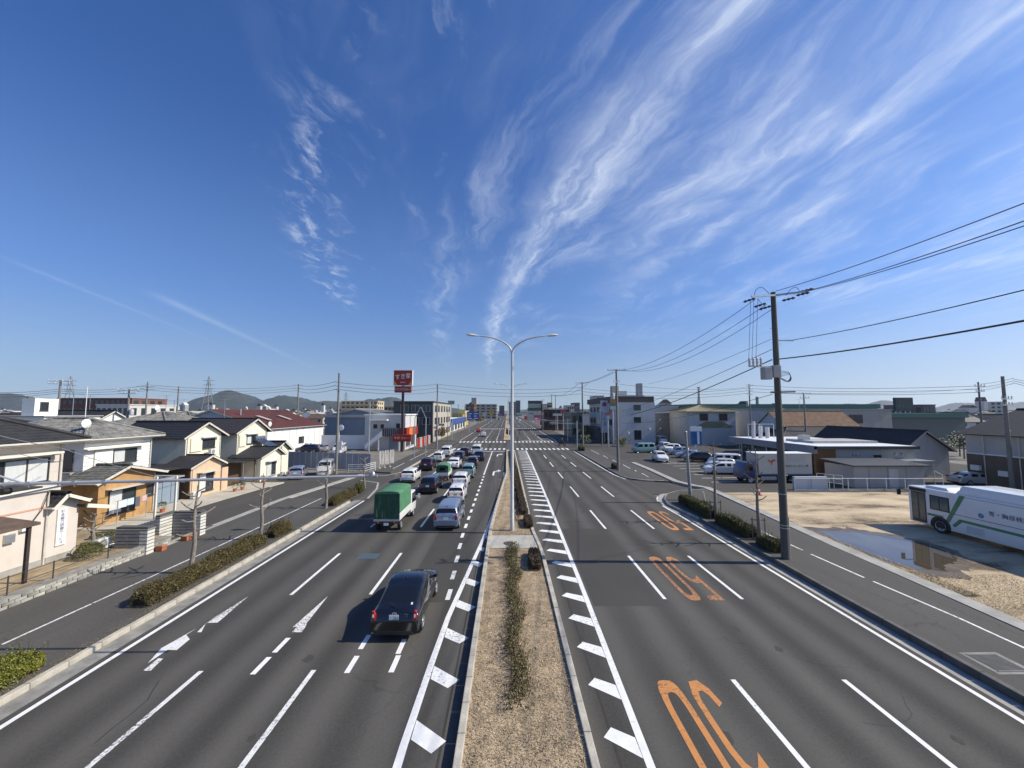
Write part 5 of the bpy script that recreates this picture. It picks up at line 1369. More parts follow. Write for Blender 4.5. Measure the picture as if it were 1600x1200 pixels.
for px in (1171, 1177, 1183, 1189):
    q = loc_(P(px, 566, 20.6)); b = MB(); b.lathe([(0.02, -0.25), (0.07, -0.2), (0.04, -0.1), (0.07, -0.02), (0.04, 0.08), (0.07, 0.16), (0.02, 0.28)], (q.x, q.y, q.z), n=10); part('cutout_switch', b, mat('porcelain', (0.55, 0.54, 0.52), 0.25, 0.03), big, world=False, smooth=True)
q0 = loc_(P(1191, 574, 20.8)); q1 = loc_(P(1203.5, 593, 20.8))
b = MB(); b.box(q0.x, q1.x, q0.y - 0.2, q0.y + 0.2, q1.z, q0.z); part('transformer', b, mat('transformer box grey', (0.34, 0.35, 0.35), 0.5, 0.06), big, world=False, bevel=0.03)
q0 = loc_(P(1206, 571, 20.75)); q1 = loc_(P(1219, 590, 20.75))
b = MB(); b.box(q0.x, q1.x, q0.y - 0.12, q0.y + 0.1, q1.z, q0.z); part('terminal_box', b, MATS['transformer box grey'], big, world=False, bevel=0.02)
for k in range(4):
    cx, cy = 1228 + k * 1.2, 588 + k * 1.0; rr_ = 7 - k * 0.7
    loop_cable([P(1218, 579 + k * 3, 20.8)] + [P(cx + rr_ * math.cos(a), cy + rr_ * 1.15 * math.sin(a), 20.7) for a in (-1.9, -0.9, 0.0, 0.9, 1.9, 2.7)] + [P(1220, 590 + k, 20.8)], r=0.012)
for py, w_ in ((613, 20), (541, 0)):
    c = loc_(onpole(py))
    if w_: b = MB(); b.bar(c + Vector((-0.55, -0.22, 0)), c + Vector((0.8, -0.22, 0.02)), 0.07); part('cross_arm', b, M_DSTEEL, big, world=False)
c = loc_(onpole(532)); b = MB(); b.bar(c, loc_(P(1240, 532, 20.9)), 0.06); part('bracket_arm', b, M_STEEL, big, world=False)
for zz in (1.6, 1.75, 3.4):
    b = MB(); b.lathe([(0.212, zz), (0.216, zz), (0.216, zz + 0.04), (0.212, zz + 0.04)], n=16); part('pole_band', b, M_STEEL, big, world=False, smooth=True)
b = MB(); b.cyl(0.17, -0.12, 0.0, 2.2, 0.028, n=8); part('guard_pipe', b, mat('yellowed pipe', (0.45, 0.42, 0.30), 0.6, 0.1), big, world=False)
b = MB(); pass

# cables of the big pole: three high-voltage lines, a carrier and a trunk cable each way
P3T = P(966, 577, 52.5)
GRP = 'cables along the right pavement'
far_t = [P(950, 578, 52.6), P(960, 578, 52.6), P(972, 577, 52.4)]
for i, ((px, py), ft) in enumerate(zip(((1180, 468), (1197, 476), (1208, 482)), far_t)):
    wire(P(px, py, 20.9), ft, 1.25 + 0.1 * i, 0.016, 'high cable sweeping from the big pole down the road, %s of three' % ('leftmost', 'middle', 'rightmost')[i], GRP)
near_t = [P(1640, 302, 9.0), P(1640, 331, 8.6), P(1650, 336, 9.0)]
for i, ((px, py), ft) in enumerate(zip(((1212, 455), (1254, 456), (1262, 455)), near_t)):
    wire(P(px, py, 20.6), ft, 0.12, 0.016, 'high cable from the big pole off to the right edge, %s of three' % ('top', 'middle', 'lowest')[i], GRP)
wire(P(1240, 531, 20.9), P(1650, 441, 9.2), 0.10, 0.018, 'single cable from the bracket on the big pole to the right edge', GRP)
wire(P(1218, 561, 20.9), P(1650, 492, 9.4), 0.10, 0.032, 'thick bundled cable low on the big pole to the right edge', GRP)
wire(P(1206, 562, 20.9), P(985, 648, 52.0), 0.35, 0.03, 'thick bundled cable from the big pole back along the pavement', GRP)
wire(P(1206, 546, 20.9), P(972, 642, 52.0), 0.3, 0.016, 'thin cable above the thick bundle behind the big pole', GRP)
wire(P(1205, 530, 20.9), P(1012, 600, 46), 0.3, 0.012, 'thin upper telephone cable behind the big pole', GRP)
wire(P(1207, 616, 20.9), P(970, 661, 52.4), 0.5, 0.014, 'lowest slack cable between the two right poles', GRP)
wire(P(1217, 614, 20.9), P(1583, 600, 38.4), 0.35, 0.012, 'cable crossing from the big pole to the pole by the brown house', GRP)

def pole_px(px, py_base, py_top, label, r=0.16, Y=None, **k):
    g_ = G(px, py_base) if Y is None else Vector((P(px, 640, Y).x, Y, 0))
    tp = P(px, py_top, g_.y)
    return util_pole(g_.x, g_.y, tp.z, label, r=r, **k), tp
pole_px(966, 737, 577, 'concrete pole with switchgear midway down the right pavement', arms=((0.15, 2.6, 0), (1.8, 1.0, 0.3)), transformer=(10.2, -1), r=0.19)
pole_px(911, 703, 597, 'concrete pole with one cross arm at the right junction corner', arms=((0.2, 3.0, 0),), r=0.2)
pole_px(868, 0, 617, 'distant pole right of the road, left one of a close pair', Y=165, arms=((0.2, 3.0, 0),), r=0.2)
pole_px(862, 0, 616, 'distant pole right of the road, farther one of a close pair', Y=172, arms=((0.4, 2.6, 0),), r=0.2)
pole_px(1172, 0, 600, 'pole with stacked arms behind the parking lot', Y=78, arms=((0.4, 1.6, 0.2), (1.4, 1.4, 0.2), (2.2, 1.2, 0.2)), transformer=(9.6, -1))
pole_px(1257, 0, 614, 'slim pole in front of the brown-roofed house', Y=66, arms=((0.2, 2.2, 0), (0.9, 1.6, 0)))
pole_px(1583, 771, 588, 'pole with double arms beside the brown-walled house', arms=((2.3, 1.5, 0.2), (2.9, 1.5, 0.2)), r=0.2)
pole_px(1532, 0, 597, 'pole behind the brown-walled house with a side rack', Y=52, arms=((0.6, 1.4, 0), (1.3, 1.2, 0)), r=0.15)
pole_px(525, 741, 583, 'tall bare concrete pole by the left panel fence', r=0.19, arms=((2.2, 0.8, 0.2),), ins=False)
pole_px(465, 0, 600, 'concrete pole with cross arms behind the red-roofed warehouse', Y=100, arms=((0.3, 2.4, 0.4), (1.2, 2.0, 0.4)), r=0.22)
pole_px(683, 0, 600, 'tall pole in front of the dark three-storey building', Y=86, arms=((0.3, 0.8, 0),), r=0.18)
pole_px(578, 0, 628, 'slim grey pole beside the restaurant', Y=76, arms=(), r=0.14, steps=False, m=M_STEEL)
pole_px(277, 0, 604, 'pole standing over the left roofs toward the hill', Y=85, arms=((0.8, 1.4, 0.5),), r=0.18)
pole_px(228, 0, 597, 'pole with two dark racks over the left roofs', Y=80, arms=((0.9, 3.2, 0.3), (1.5, 3.2, 0.3)), r=0.18)
pole_px(200, 0, 608, 'pole with a transformer over the grey left roofs', Y=58, arms=((0.2, 2.6, 0.3), (0.7, 2.2, 0.2)), transformer=(8.0, 1), r=0.2)
pole_px(91, 0, 594, 'pole with a bird-like rack at the far left', Y=60, arms=((0.2, 2.4, 0.5), (0.6, 2.4, 0.5)), transformer=(9.2, -1), r=0.2)
pole_px(134, 0, 604, 'thin white antenna mast on the left roofs', Y=45, arms=(), r=0.05, steps=False, m=M_WPAINT)
pole_px(700, 0, 640, 'thin lamp-like pole before the beige side of the dark building', Y=100, arms=(), r=0.1, steps=False)
for i, (px, Y, pt_) in enumerate(((716, 135, 632), (726, 160, 634), (733, 190, 636), (762, 260, 636), (826, 240, 632), (835, 300, 634), (848, 150, 624), (940, 90, 640), (1000, 120, 632))):
    pole_px(px, 0, pt_, ['slim pole left of the road past the junction', 'second slim pole left of the road past the junction', 'third slim pole left of the road past the junction', 'faint pole left of the road in the distance', 'faint pole right of the road in the distance', 'second faint pole right of the road in the distance', 'slim pole before the sign cluster right of the road', 'thin pole at the dark shrubbery right of the junction', 'thin pole behind the grey three-storey building'][i], Y=Y, arms=((0.2, 1.6, 0.2),), r=0.15, ins=False, steps=False)
# long spans across the picture
GX = 'cables spanning the junction'
def cross(a, b_, sag, lab, r=0.03): wire(P(*a), P(*b_), sag, r, lab, GX)
for i, (ya, yb, yc) in enumerate(((597, 601, 612), (603, 607, 617), (608, 613, 622))):
    cross((525, ya, 50.3), (683, yb - 1, 86), 0.6, 'cable from the bare left pole to the pole by the dark building, %s' % ('top', 'middle', 'bottom')[i])
    cross((683, yb - 1, 86), (911, yc - 7, 82), 0.9, 'cable over the road near the junction, %s' % ('top', 'middle', 'bottom')[i])
    cross((911, yc - 5, 82), (1172, 606 + i * 4, 78), 1.0, 'cable from the junction corner pole over the lot, %s' % ('top', 'middle', 'bottom')[i])
    cross((1172, 602 + i * 5, 78), (1532, 603 + i * 5, 52), 0.5, 'cable across the right sky to the rack pole, %s' % ('top', 'middle', 'bottom')[i])
    cross((1583, 592 + i * 3, 38.4), (1680, 606 + i * 6, 33), 0.1, 'cable leaving the right edge by the brown house, %s' % ('top', 'middle', 'bottom')[i], 0.02)
    cross((1532, 600 + i * 5, 52), (1583, 591 + i * 4, 38.4), 0.1, 'short cable between the two poles by the brown house, %s' % ('top', 'middle', 'bottom')[i], 0.02)
    cross((525, 596 + i * 6, 50.3), (465, 601 + i * 5, 100), 0.5, 'cable from the bare left pole back to the warehouse pole, %s' % ('top', 'middle', 'bottom')[i])
    cross((465, 602 + i * 4, 100), (228, 601 + i * 4, 80), 0.9, 'cable over the left roofs between two poles, %s' % ('top', 'middle', 'bottom')[i])
    cross((228, 602 + i * 4, 80), (91, 608 + i * 3, 60), 0.5, 'cable over the left roofs towards the rack pole, %s' % ('top', 'middle', 'bottom')[i])
    cross((91, 608 + i * 3, 60), (-60, 610 + i * 4, 52), 0.4, 'cable leaving the left edge, %s' % ('top', 'middle', 'bottom')[i])
cross((966, 579, 52.4), (911, 599, 82), 0.3, 'cable between the two right junction poles, upper', 0.025)
cross((958, 581, 52.4), (903, 600, 82), 0.3, 'cable between the two right junction poles, lower', 0.025)
cross((903, 600, 82), (868, 619, 165), 0.8, 'cable running on down the road from the corner pole, left', 0.035)
cross((918, 600, 82), (874, 619, 165), 0.8, 'cable running on down the road from the corner pole, right', 0.035)
cross((966, 600, 52.4), (1172, 604, 78), 0.7, 'cable from the switchgear pole to the pole behind the lot', 0.025)
# service drops over the left houses, close to the camera
M_GWIRE = mat('grey service cable', (0.30, 0.30, 0.31), 0.6, 0.05)
wire(P(-40, 671, 12), P(95, 700, 20.6), 0.05, 0.014, 'grey service cable in front of the left roof, upper', 'service cables by the left houses', M_GWIRE)
wire(P(95, 700, 20.6), P(296, 755, 37), 0.2, 0.016, 'grey service cable from the white house down to the forecourt post', 'service cables by the left houses', M_GWIRE)
wire(P(-40, 691, 12), P(92, 722, 20.6), 0.05, 0.012, 'grey service cable in front of the left roof, lower', 'service cables by the left houses', M_GWIRE)

# ---- big steel arm reaching in from the left: a mast-arm whose pole stands outside the picture
arm = thing('mast_arm', 'long silver steel mast arm reaching in from the left edge over the road', 'mast arm', (-18.7, 13.5, 0.13))
M_ARM = mat('silver mast steel', (0.55, 0.55, 0.56), 0.4, 0.06, 3, metal=0.3)
a0 = P(-36, 757.5, 13.5); a1 = P(585, 743.5, 13.5)
base = Vector((-18.7, 13.5, 0.13))
b = MB(); b.tube([a0 - base, a0.lerp(a1, 0.5) - base, a1 - base], [0.06, 0.052, 0.042], 12); part('arm', b, M_ARM, arm, world=False, smooth=True)
b = MB(); b.tube([(0, 0, -0.02), (0, 0, 6.6)], [0.14, 0.10], 14); part('post', b, M_ARM, arm, world=False, smooth=True)
for pa, pb in (((-36, 733), (43, 757)), ((-36, 786), (112, 756))):
    b = MB(); b.tube([P(pa[0], pa[1], 13.5) - base, P(pb[0], pb[1], 13.5) - base], 0.032, 8); part('brace', b, M_ARM, arm, world=False, smooth=True)
for px in (0, 45, 115, 162, 378, 575):
    c = a0.lerp(a1, (px + 36) / 621) - base
    b = MB(); b.tube([c - Vector((0.06, 0, 0)), c + Vector((0.06, 0, 0))], 0.068 if px < 560 else 0.06, 10); b.bar(c, c - Vector((0, 0, 0.14)), 0.03); part('clamp', b, M_STEEL, arm, world=False)
c = a1 - base
b = MB(); b.lathe([(0, 0.0), (0.07, 0.0), (0.07, 0.09), (0.03, 0.14), (0, 0.14)], (c.x - 0.05, c.y, c.z), n=12); b.tube([c, c + Vector((0.1, 0, 0))], 0.055, 10); part('end_cap', b, M_STEEL, arm, world=False, smooth=True)
c = P(8, 768, 13.4) - base
b = MB(); b.tube([c + Vector((0, -0.1, 0)), c + Vector((0, 0.12, 0))], 0.11, 12); part('sensor', b, M_BLACKP, arm, world=False, smooth=True)

# ---- bare post on the right corner, marker posts
b = MB(); t = thing('steel_post', 'bare dark steel post rising from the corner hedge on the right', 'post', (16.35, 34.6, 0.24))
b.tube([(0, 0, 0), (-0.25, 0, P(1076, 675, 34.6).z - 0.2)], [0.15, 0.11], 14); part('shaft', b, mat('weathered grey steel', (0.26, 0.27, 0.26), 0.6, 0.15, 2), t, world=False, smooth=True)
b = MB(); b.lathe([(0.0, 0.03), (0.09, 0.03), (0.115, 0)], (-0.25, 0, P(1076, 675, 34.6).z - 0.2), n=14); part('cap', b, M_STEEL, t, world=False)
t = thing('marker_post', 'pale leaning marker post in the corner hedge', 'marker post', (15.75, 30.6, 0.24))
b = MB(); b.tube([(0, 0, 0), (-0.28, 0.0, 1.55)], 0.055, 8); part('shaft', b, mat('cream post', (0.62, 0.58, 0.42), 0.7, 0.08), t, world=False, smooth=True)
# ------------------------------------------------------------------ houses on the left
M_TBLACK = mat('black glazed tile', (0.018, 0.018, 0.021), 0.6, 0.25, 3.0)
M_TGREY = mat('weathered grey tile', (0.20, 0.195, 0.18), 0.85, 0.38, 2.2, fine=0.3, dirt=0.5)
M_TDARK = mat('dark grey tile', (0.026, 0.026, 0.028), 0.75, 0.3, 2.5, fine=0.2)
M_SLATE = mat('black slate sheet', (0.026, 0.024, 0.028), 0.7, 0.15, 2.0)
M_CREAM = mat('cream render', (0.74, 0.70, 0.56), 0.9, 0.05, 1.0, fine=0.05, dirt=0.15)
M_WHITER = mat('white clapboard', (0.80, 0.79, 0.74), 0.85, 0.04, 1.0, dirt=0.12)
M_PINK = mat('pink beige render', (0.60, 0.54, 0.48), 0.9, 0.05, 0.9, fine=0.05, dirt=0.15)
M_ORANGEW = mat('orange plaster', (0.42, 0.245, 0.10), 0.9, 0.15, 1.5, dirt=0.3)
M_PEACH = mat('peach render', (0.60, 0.43, 0.29), 0.9, 0.08, 1.2, dirt=0.2)
M_BROWNW = mat('brown timber boards', (0.10, 0.062, 0.035), 0.85, 0.25, 5, stretch=(4, 4, 0.3))
M_GREYW = mat('grey siding', (0.30, 0.31, 0.31), 0.85, 0.06, 1.0, dirt=0.2)
M_FASCIA = mat('cream fascia', (0.70, 0.66, 0.56), 0.7, 0.06)
M_BOARD = mat('pale barge board', (0.58, 0.54, 0.47), 0.75, 0.08)
M_FOUND = mat('foundation concrete', (0.33, 0.32, 0.30), 0.9, 0.12, 1.5, dirt=0.3)
def tile_slope(mb, e0, e1, r1, r0, pitch=0.30, row=0.30, amp=0.028):
    """pan-tiled slope: rolls run up the slope, courses step down it"""
    e0, e1, r0, r1 = map(Vector, (e0, e1, r0, r1))
    nrm = (e1 - e0).cross(r0 - e0).normalized()
    if nrm.z < 0: nrm = -nrm
    W = (e1 - e0).length; H = ((r0 + r1) / 2 - (e0 + e1) / 2).length
    nc = max(4, int(W / pitch)); nr = max(3, int(H / row))
    us = []
    for i in range(nc):
        for f, h in ((0.0, 1.0), (0.28, 0.45), (0.5, 0.0), (0.78, 0.25)): us.append(((i + f) / nc, h))
    us.append((1.0, 1.0))
    vs = []; k = len(us)
    for j in range(nr):
        for v, st in ((j / nr, 0.9), ((j + 0.999) / nr, 0.0)):
            for u, h in us:
                p = e0.lerp(e1, u).lerp(r0.lerp(r1, u), v)
                vs.append(p + nrm * (amp * h + 0.022 * st))
    fs = [(j * k + i, j * k + i + 1, (j + 1) * k + i + 1, (j + 1) * k + i) for j in range(nr * 2 - 1) for i in range(k - 1)]
    mb.add(vs, fs)
def sheet_slope(mb, e0, e1, r1, r0, pitch=0.45):
    """metal sheet with standing seams"""
    e0, e1, r0, r1 = map(Vector, (e0, e1, r0, r1))
    nrm = (e1 - e0).cross(r0 - e0).normalized()
    if nrm.z < 0: nrm = -nrm
    mb.add([e0 + nrm * 0.02, e1 + nrm * 0.02, r1 + nrm * 0.02, r0 + nrm * 0.02], [(0, 1, 2, 3)])
    n = max(2, int((e1 - e0).length / pitch))
    for i in range(n + 1):
        u = i / n; a = e0.lerp(e1, u); b = r0.lerp(r1, u)
        if (a - b).length > 0.3: mb.bar(a + nrm * 0.03, b + nrm * 0.03, 0.03, 0.04)
def slab(mb, e0, e1, r1, r0, th=0.1):
    pts = [Vector(p) for p in (e0, e1, r1, r0)]
    mb.extrude([p - Vector((0, 0, 0.004)) for p in pts], (0, 0, -th))
class House:
    def __init__(s, name, label, cx, cy, z0=0.1, cat='house', group=None):
        s.t = thing(name, label, cat, (cx, cy, z0), 0, group); s.z0 = z0
    def box(s, x0, x1, y0, y1, z0, z1, m, name='wall'):
        b = MB(); b.box(x0, x1, y0, y1, z0, z1); return part(name, b, m, s.t)
    def gable_wall(s, x0, x1, y0, y1, z0, ze, zr, axis, m, mid=None):
        b = MB()
        if axis == 'X':
            c = (y0 + y1) / 2 if mid is None else mid
            b.extrude([(x0, y0, z0), (x0, y1, z0), (x0, y1, ze), (x0, c, zr), (x0, y0, ze)], (x1 - x0, 0, 0))
        else:
            c = (x0 + x1) / 2 if mid is None else mid
            b.extrude([(x0, y0, z0), (x1, y0, z0), (x1, y0, ze), (c, y0, zr), (x0, y0, ze)], (0, y1 - y0, 0))
        return part('wall', b, m, s.t)
    def gable_roof(s, x0, x1, y0, y1, ze, zr, axis, m, over=0.5, gov=0.35, tile=True, mid=None, board=None, ridge=True):
        """x0..y1 are the wall lines; ze wall-top height at the eaves, zr at the ridge"""
        if axis == 'X': a0, a1, c0, c1 = y0, y1, x0 - gov, x1 + gov
        else: a0, a1, c0, c1 = x0, x1, y0 - gov, y1 + gov
        c = (a0 + a1) / 2 if mid is None else mid
        def pt(a, l, z): return (l, a, z) if axis == 'X' else (a, l, z)
        s0 = (zr - ze) / (c - a0); s1 = (zr - ze) / (a1 - c); up = 0.12
        e_lo = (a0 - over, ze - s0 * over + up); e_hi = (a1 + over, ze - s1 * over + up)
        sl, tl = MB(), MB()
        for a, z in (e_lo, e_hi):
            q = (pt(a, c0, z), pt(a, c1, z), pt(c, c1, zr + up), pt(c, c0, zr + up))
            slab(sl, *q); (tile_slope if tile else sheet_slope)(tl, *q)
        r_ = part('roof', sl, m, s.t); part('roof_covering', tl, m, r_, smooth=not tile)
        if ridge:
            b = MB(); p, q = Vector(pt(c, c0 - 0.03, zr + up + 0.06)), Vector(pt(c, c1 + 0.03, zr + up + 0.06))
            b.tube([p, q], 0.11 if tile else 0.06, 8); b.bar(p, q, 0.26 if tile else 0.2, 0.1); part('ridge', b, m, r_)
        for l in (c0, c1):
            for a, z in (e_lo, e_hi):
                b = MB(); b.bar(pt(a, l, z - 0.09), pt(c, l, zr + up - 0.09), 0.035, 0.16); part('barge_board', b, board or M_BOARD, r_)
        for a, z in (e_lo, e_hi):
            b = MB(); b.tube([pt(a + (0.05 if a > c else -0.05), c0, z - 0.03), pt(a + (0.05 if a > c else -0.05), c1, z - 0.03)], 0.05, 6); part('gutter', b, M_FRAME if m in (M_TBLACK, M_SLATE) else M_BOARD, r_)
        return r_
    def hip_roof(s, x0, x1, y0, y1, ze, zr, m, over=0.6, tile=True, run=None):
        x0, x1, y0, y1 = x0 - over, x1 + over, y0 - over, y1 + over
        w, d = x1 - x0, y1 - y0; h = min(w, d) / 2 if run is None else run
        if w >= d: A, B = (x0 + h, (y0 + y1) / 2), (x1 - h, (y0 + y1) / 2)
        else: A, B = ((x0 + x1) / 2, y0 + h), ((x0 + x1) / 2, y1 - h)
        A = (*A, zr); B = (*B, zr); z = ze
        c = [(x0, y0, z), (x1, y0, z), (x1, y1, z), (x0, y1, z)]
        if w >= d: qs = [(c[0], c[1], B, A), (c[1], c[2], B, B), (c[2], c[3], A, B), (c[3], c[0], A, A)]; hips = [(c[0], A), (c[3], A), (c[1], B), (c[2], B)]
        else: qs = [(c[0], c[1], A, A), (c[1], c[2], B, A), (c[2], c[3], B, B), (c[3], c[0], A, B)]; hips = [(c[0], A), (c[1], A), (c[2], B), (c[3], B)]
        sl, tl = MB(), MB()
        sl.add(c + [A, B], [(3, 2, 1, 0)])
        sl.box(x0 + 0.02, x1 - 0.02, y0 + 0.02, y1 - 0.02, z - 0.14, z - 0.01)
        for q in qs: (tile_slope if tile else sheet_slope)(tl, *q)
        r_ = part('roof', sl, M_BOARD, s.t); part('roof_covering', tl, m, r_, smooth=not tile)
        b = MB(); up = Vector((0, 0, 0.06))
        for p, q in hips + ([(A, B)] if (Vector(A) - Vector(B)).length > 0.2 else []):
            b.tube([Vector(p) + up, Vector(q) + up], 0.10, 7)
        part('ridge', b, m, r_)
        for i in range(4):
            b = MB(); b.tube([Vector(c[i]) + Vector((0, 0, -0.05)), Vector(c[(i + 1) % 4]) + Vector((0, 0, -0.05))], 0.055, 6); part('gutter', b, M_BOARD, r_)
        return r_
    def window(s, face, c, a, b_, z0, z1, frame=None, pane=None, panes=2, curtain=False, hood=None, sill=True, bars=False):
        """face '+X','-X','+Y','-Y'; c wall plane; a..b_ along the wall"""
        fr = frame or M_FRAME; ax = face[1]; sg = 1 if face[0] == '+' else -1
        def bx(mb, u0, u1, w0, w1, d0, d1):
            d0, d1 = sorted((c + sg * d0, c + sg * d1))
            if ax == 'X': mb.box(d0, d1, u0, u1, w0, w1)
            else: mb.box(u0, u1, d0, d1, w0, w1)
        f = MB(); t_ = 0.055
        bx(f, a, b_, z0, z0 + t_, 0.003, 0.07); bx(f, a, b_, z1 - t_, z1, 0.003, 0.07)
        bx(f, a, a + t_, z0 + t_, z1 - t_, 0.003, 0.07); bx(f, b_ - t_, b_, z0 + t_, z1 - t_, 0.003, 0.07)
        w = part('window', f, fr, s.t)
        for k in range(panes):
            u0 = a + t_ + (b_ - a - 2 * t_) * k / panes; u1 = a + t_ + (b_ - a - 2 * t_) * (k + 1) / panes
            g_ = MB(); bx(g_, u0 + 0.02, u1 - 0.02, z0 + t_, z1 - t_, 0.004, 0.025 + 0.008 * (k % 2))
            part('pane', g_, (pane or (M_CURT if curtain and k % 3 != 1 else M_GLASS)), w)
            if k: m_ = MB(); bx(m_, u0 - 0.03, u0 + 0.03, z0 + t_, z1 - t_, 0.004, 0.055); part('mullion', m_, fr, w)
        if sill: m_ = MB(); bx(m_, a - 0.06, b_ + 0.06, z0 - 0.06, z0 - 0.004, 0.003, 0.12); part('sill', m_, fr, w)
        if hood: m_ = MB(); bx(m_, a - 0.25, b_ + 0.25, z1 + 0.10, z1 + 0.17, 0.003, hood); part('hood', m_, M_BOARD, w)
        if bars:
            m_ = MB()
            for k in range(7): u = a + (b_ - a) * (k + 0.5) / 7; bx(m_, u - 0.012, u + 0.012, z0, z1, 0.10, 0.12)
            bx(m_, a, b_, z0 + 0.2, z0 + 0.23, 0.09, 0.13); bx(m_, a, b_, z1 - 0.23, z1 - 0.2, 0.09, 0.13); part('window_bars', m_, M_DSTEEL, w)
        return w
    def shutter_box(s, face, c, a, b_, z0, z1, m):
        b = MB(); sg = 1 if face[0] == '+' else -1
        d0, d1 = sorted((c + sg * 0.003, c + sg * 0.12))
        b.box(d0, d1, a, b_, z0, z1) if face[1] == 'X' else b.box(a, b_, d0, d1, z0, z1)
        p = part('shutter_box', b, m, s.t); return p
    def pipe(s, pts, m=None, r=0.04):
        b = MB(); b.tube(pts, r, 6); return part('downpipe', b, m or M_BOARD, s.t, smooth=True)
def aircon(x, y, z, label, face=1, group='air conditioner units'):
    t = thing('air_conditioner', label, 'air conditioner', (x, y, z), 0, group)
    b = MB(); b.box(-0.16, 0.16, -0.4, 0.4, 0.06, 0.62); part('casing', b, mat('ivory casing', (0.72, 0.71, 0.66), 0.5, 0.03), t, world=False, bevel=0.015)
    b = MB(); b.lathe([(0.02, 0.165), (0.05, 0.17), (0.20, 0.168), (0.235, 0.16)], (0, -0.1, 0.34), 'X', 18); part('fan_grille', b, mat('grey grille', (0.25, 0.25, 0.25), 0.6, 0.05), t, world=False)
    for dy in (-0.3, 0.3):
        b = MB(); b.box(-0.17, 0.17, dy - 0.04, dy + 0.04, 0, 0.06); part('foot', b, M_BLACKP, t, world=False)
    return t

# House A: pink-beige two-storey house at the left edge
hA = House('house', 'pink-beige two-storey house with dark tiled roof and a tall white sign', -28, 14, 0.48)
hA.box(-33, -24.3, 6, 20.75, 0.48, 6.5, M_PINK)
hA.box(-24.3, -23.2, 6, 19.3, 0.75, 4.15, M_PINK)
hA.box(-24.3, -23.16, 6, 19.3, 0.48, 0.75, M_FOUND, 'foundation')
hA.box(-24.3, -23.05, 6, 19.35, 4.15, 4.32, M_FASCIA, 'cornice')
hA.box(-24.31, -23.17, 6, 19.28, 3.28, 3.36, mat('salmon band', (0.62, 0.34, 0.24), 0.8, 0.1), 'band')
hA.box(-24.28, -23.1, 12, 18.9, 4.32, 4.40, M_TDARK, 'ledge')
hA.hip_roof(-33, -24.3, 6, 20.75, 6.55, 9.0, M_TDARK, over=0.7)
hA.window('+X', -24.3, 16.4, 20.1, 4.45, 5.7, panes=4, curtain=True, hood=0.35)
hA.box(-24.29, -23.75, 14, 20.3, 5.86, 5.98, M_FASCIA, 'awning')
hA.gable_wall(-24.28, -23.2, 19.32, 20.7, 0.75, 3.35, 3.75, 'X', M_PINK, mid=19.75)
hA.box(-24.28, -23.16, 19.32, 20.68, 0.48, 0.75, M_FOUND, 'foundation')
hA.gable_roof(-24.9, -23.2, 19.32, 20.7, 3.3, 3.75, 'X', M_TDARK, over=0.15, gov=0.45, mid=19.75, board=M_FASCIA)
b = MB(); b.extrude([(-22.76, 20.6, 3.02), (-22.76, 22.1, 2.6), (-25.2, 22.1, 2.6), (-25.2, 20.6, 3.02)], (0, 0, 0.1)); lt = part('lean_to_roof', b, M_TDARK, hA.t)
b = MB(); b.bar((-22.74, 20.7, 3.02), (-22.74, 22.15, 2.6), 0.05, 0.2); part('barge_board', b, M_FASCIA, lt)
b = MB(); b.box(-23.19, -23.13, 19.68, 20.12, 1.2, 3.05); sg = part('sign_board', b, M_WPAINT, hA.t)
so = text_mesh('sign_lettering', '杉本鋸刃研磨サ｜ビス', 0.19, mat('faded blue ink', (0.16, 0.18, 0.28), 0.7, 0.1), sg, (0, 0, 0), (0, 0, 0), vertical=True)
so.rotation_euler = (R(90), 0, R(90)); so.location = Vector((-23.12, 19.9, 2.125)) - wloc(sg); so.scale = (1.0, 0.97, 1)
b = MB(); b.box(-23.19, -23.05, 17.6, 17.95, 2.0, 2.4); part('meter_box', b, M_STEEL, hA.t, bevel=0.01)
b = MB(); b.tube([(-23.1, 19.2, 4.1), (-23.08, 18.9, 3.2), (-23.08, 18.55, 2.7), (-23.1, 18.3, 2.55)], 0.02, 6); part('cable', b, M_WIRE, hA.t)
b = MB(); b.box(-23.18, -23.02, 18.15, 18.45, 2.4, 2.6); part('junction_box', b, M_WPAINT, hA.t)
hA.window('+X', -23.2, 13.2, 16.2, 1.7, 3.0, panes=2, bars=True)
# its porch
pr = [(-23.15, 12.6), (-21.3, 12.6), (-21.3, 17.4), (-23.15, 17.4)]
b = MB(); b.extrude([(-23.15, 12.6, 3.2), (-21.3, 12.6, 2.95), (-21.3, 17.4, 2.95), (-23.15, 17.4, 3.2)], (0, 0, 0.12)); pc = part('porch_roof', b, mat('rusty brown sheet', (0.11, 0.075, 0.055), 0.8, 0.25, 2, dirt=0.3), hA.t)
for y in (13, 17.1):
    b = MB(); b.box(-21.52, -21.4, y - 0.06, y + 0.06, 0.48, 2.98); part('porch_post', b, mat('dark porch timber', (0.045, 0.032, 0.03), 0.8, 0.15), hA.t)
aircon(-22.4, 21.3, 0.48, 'white air conditioner beside the pink-beige house', group=None)

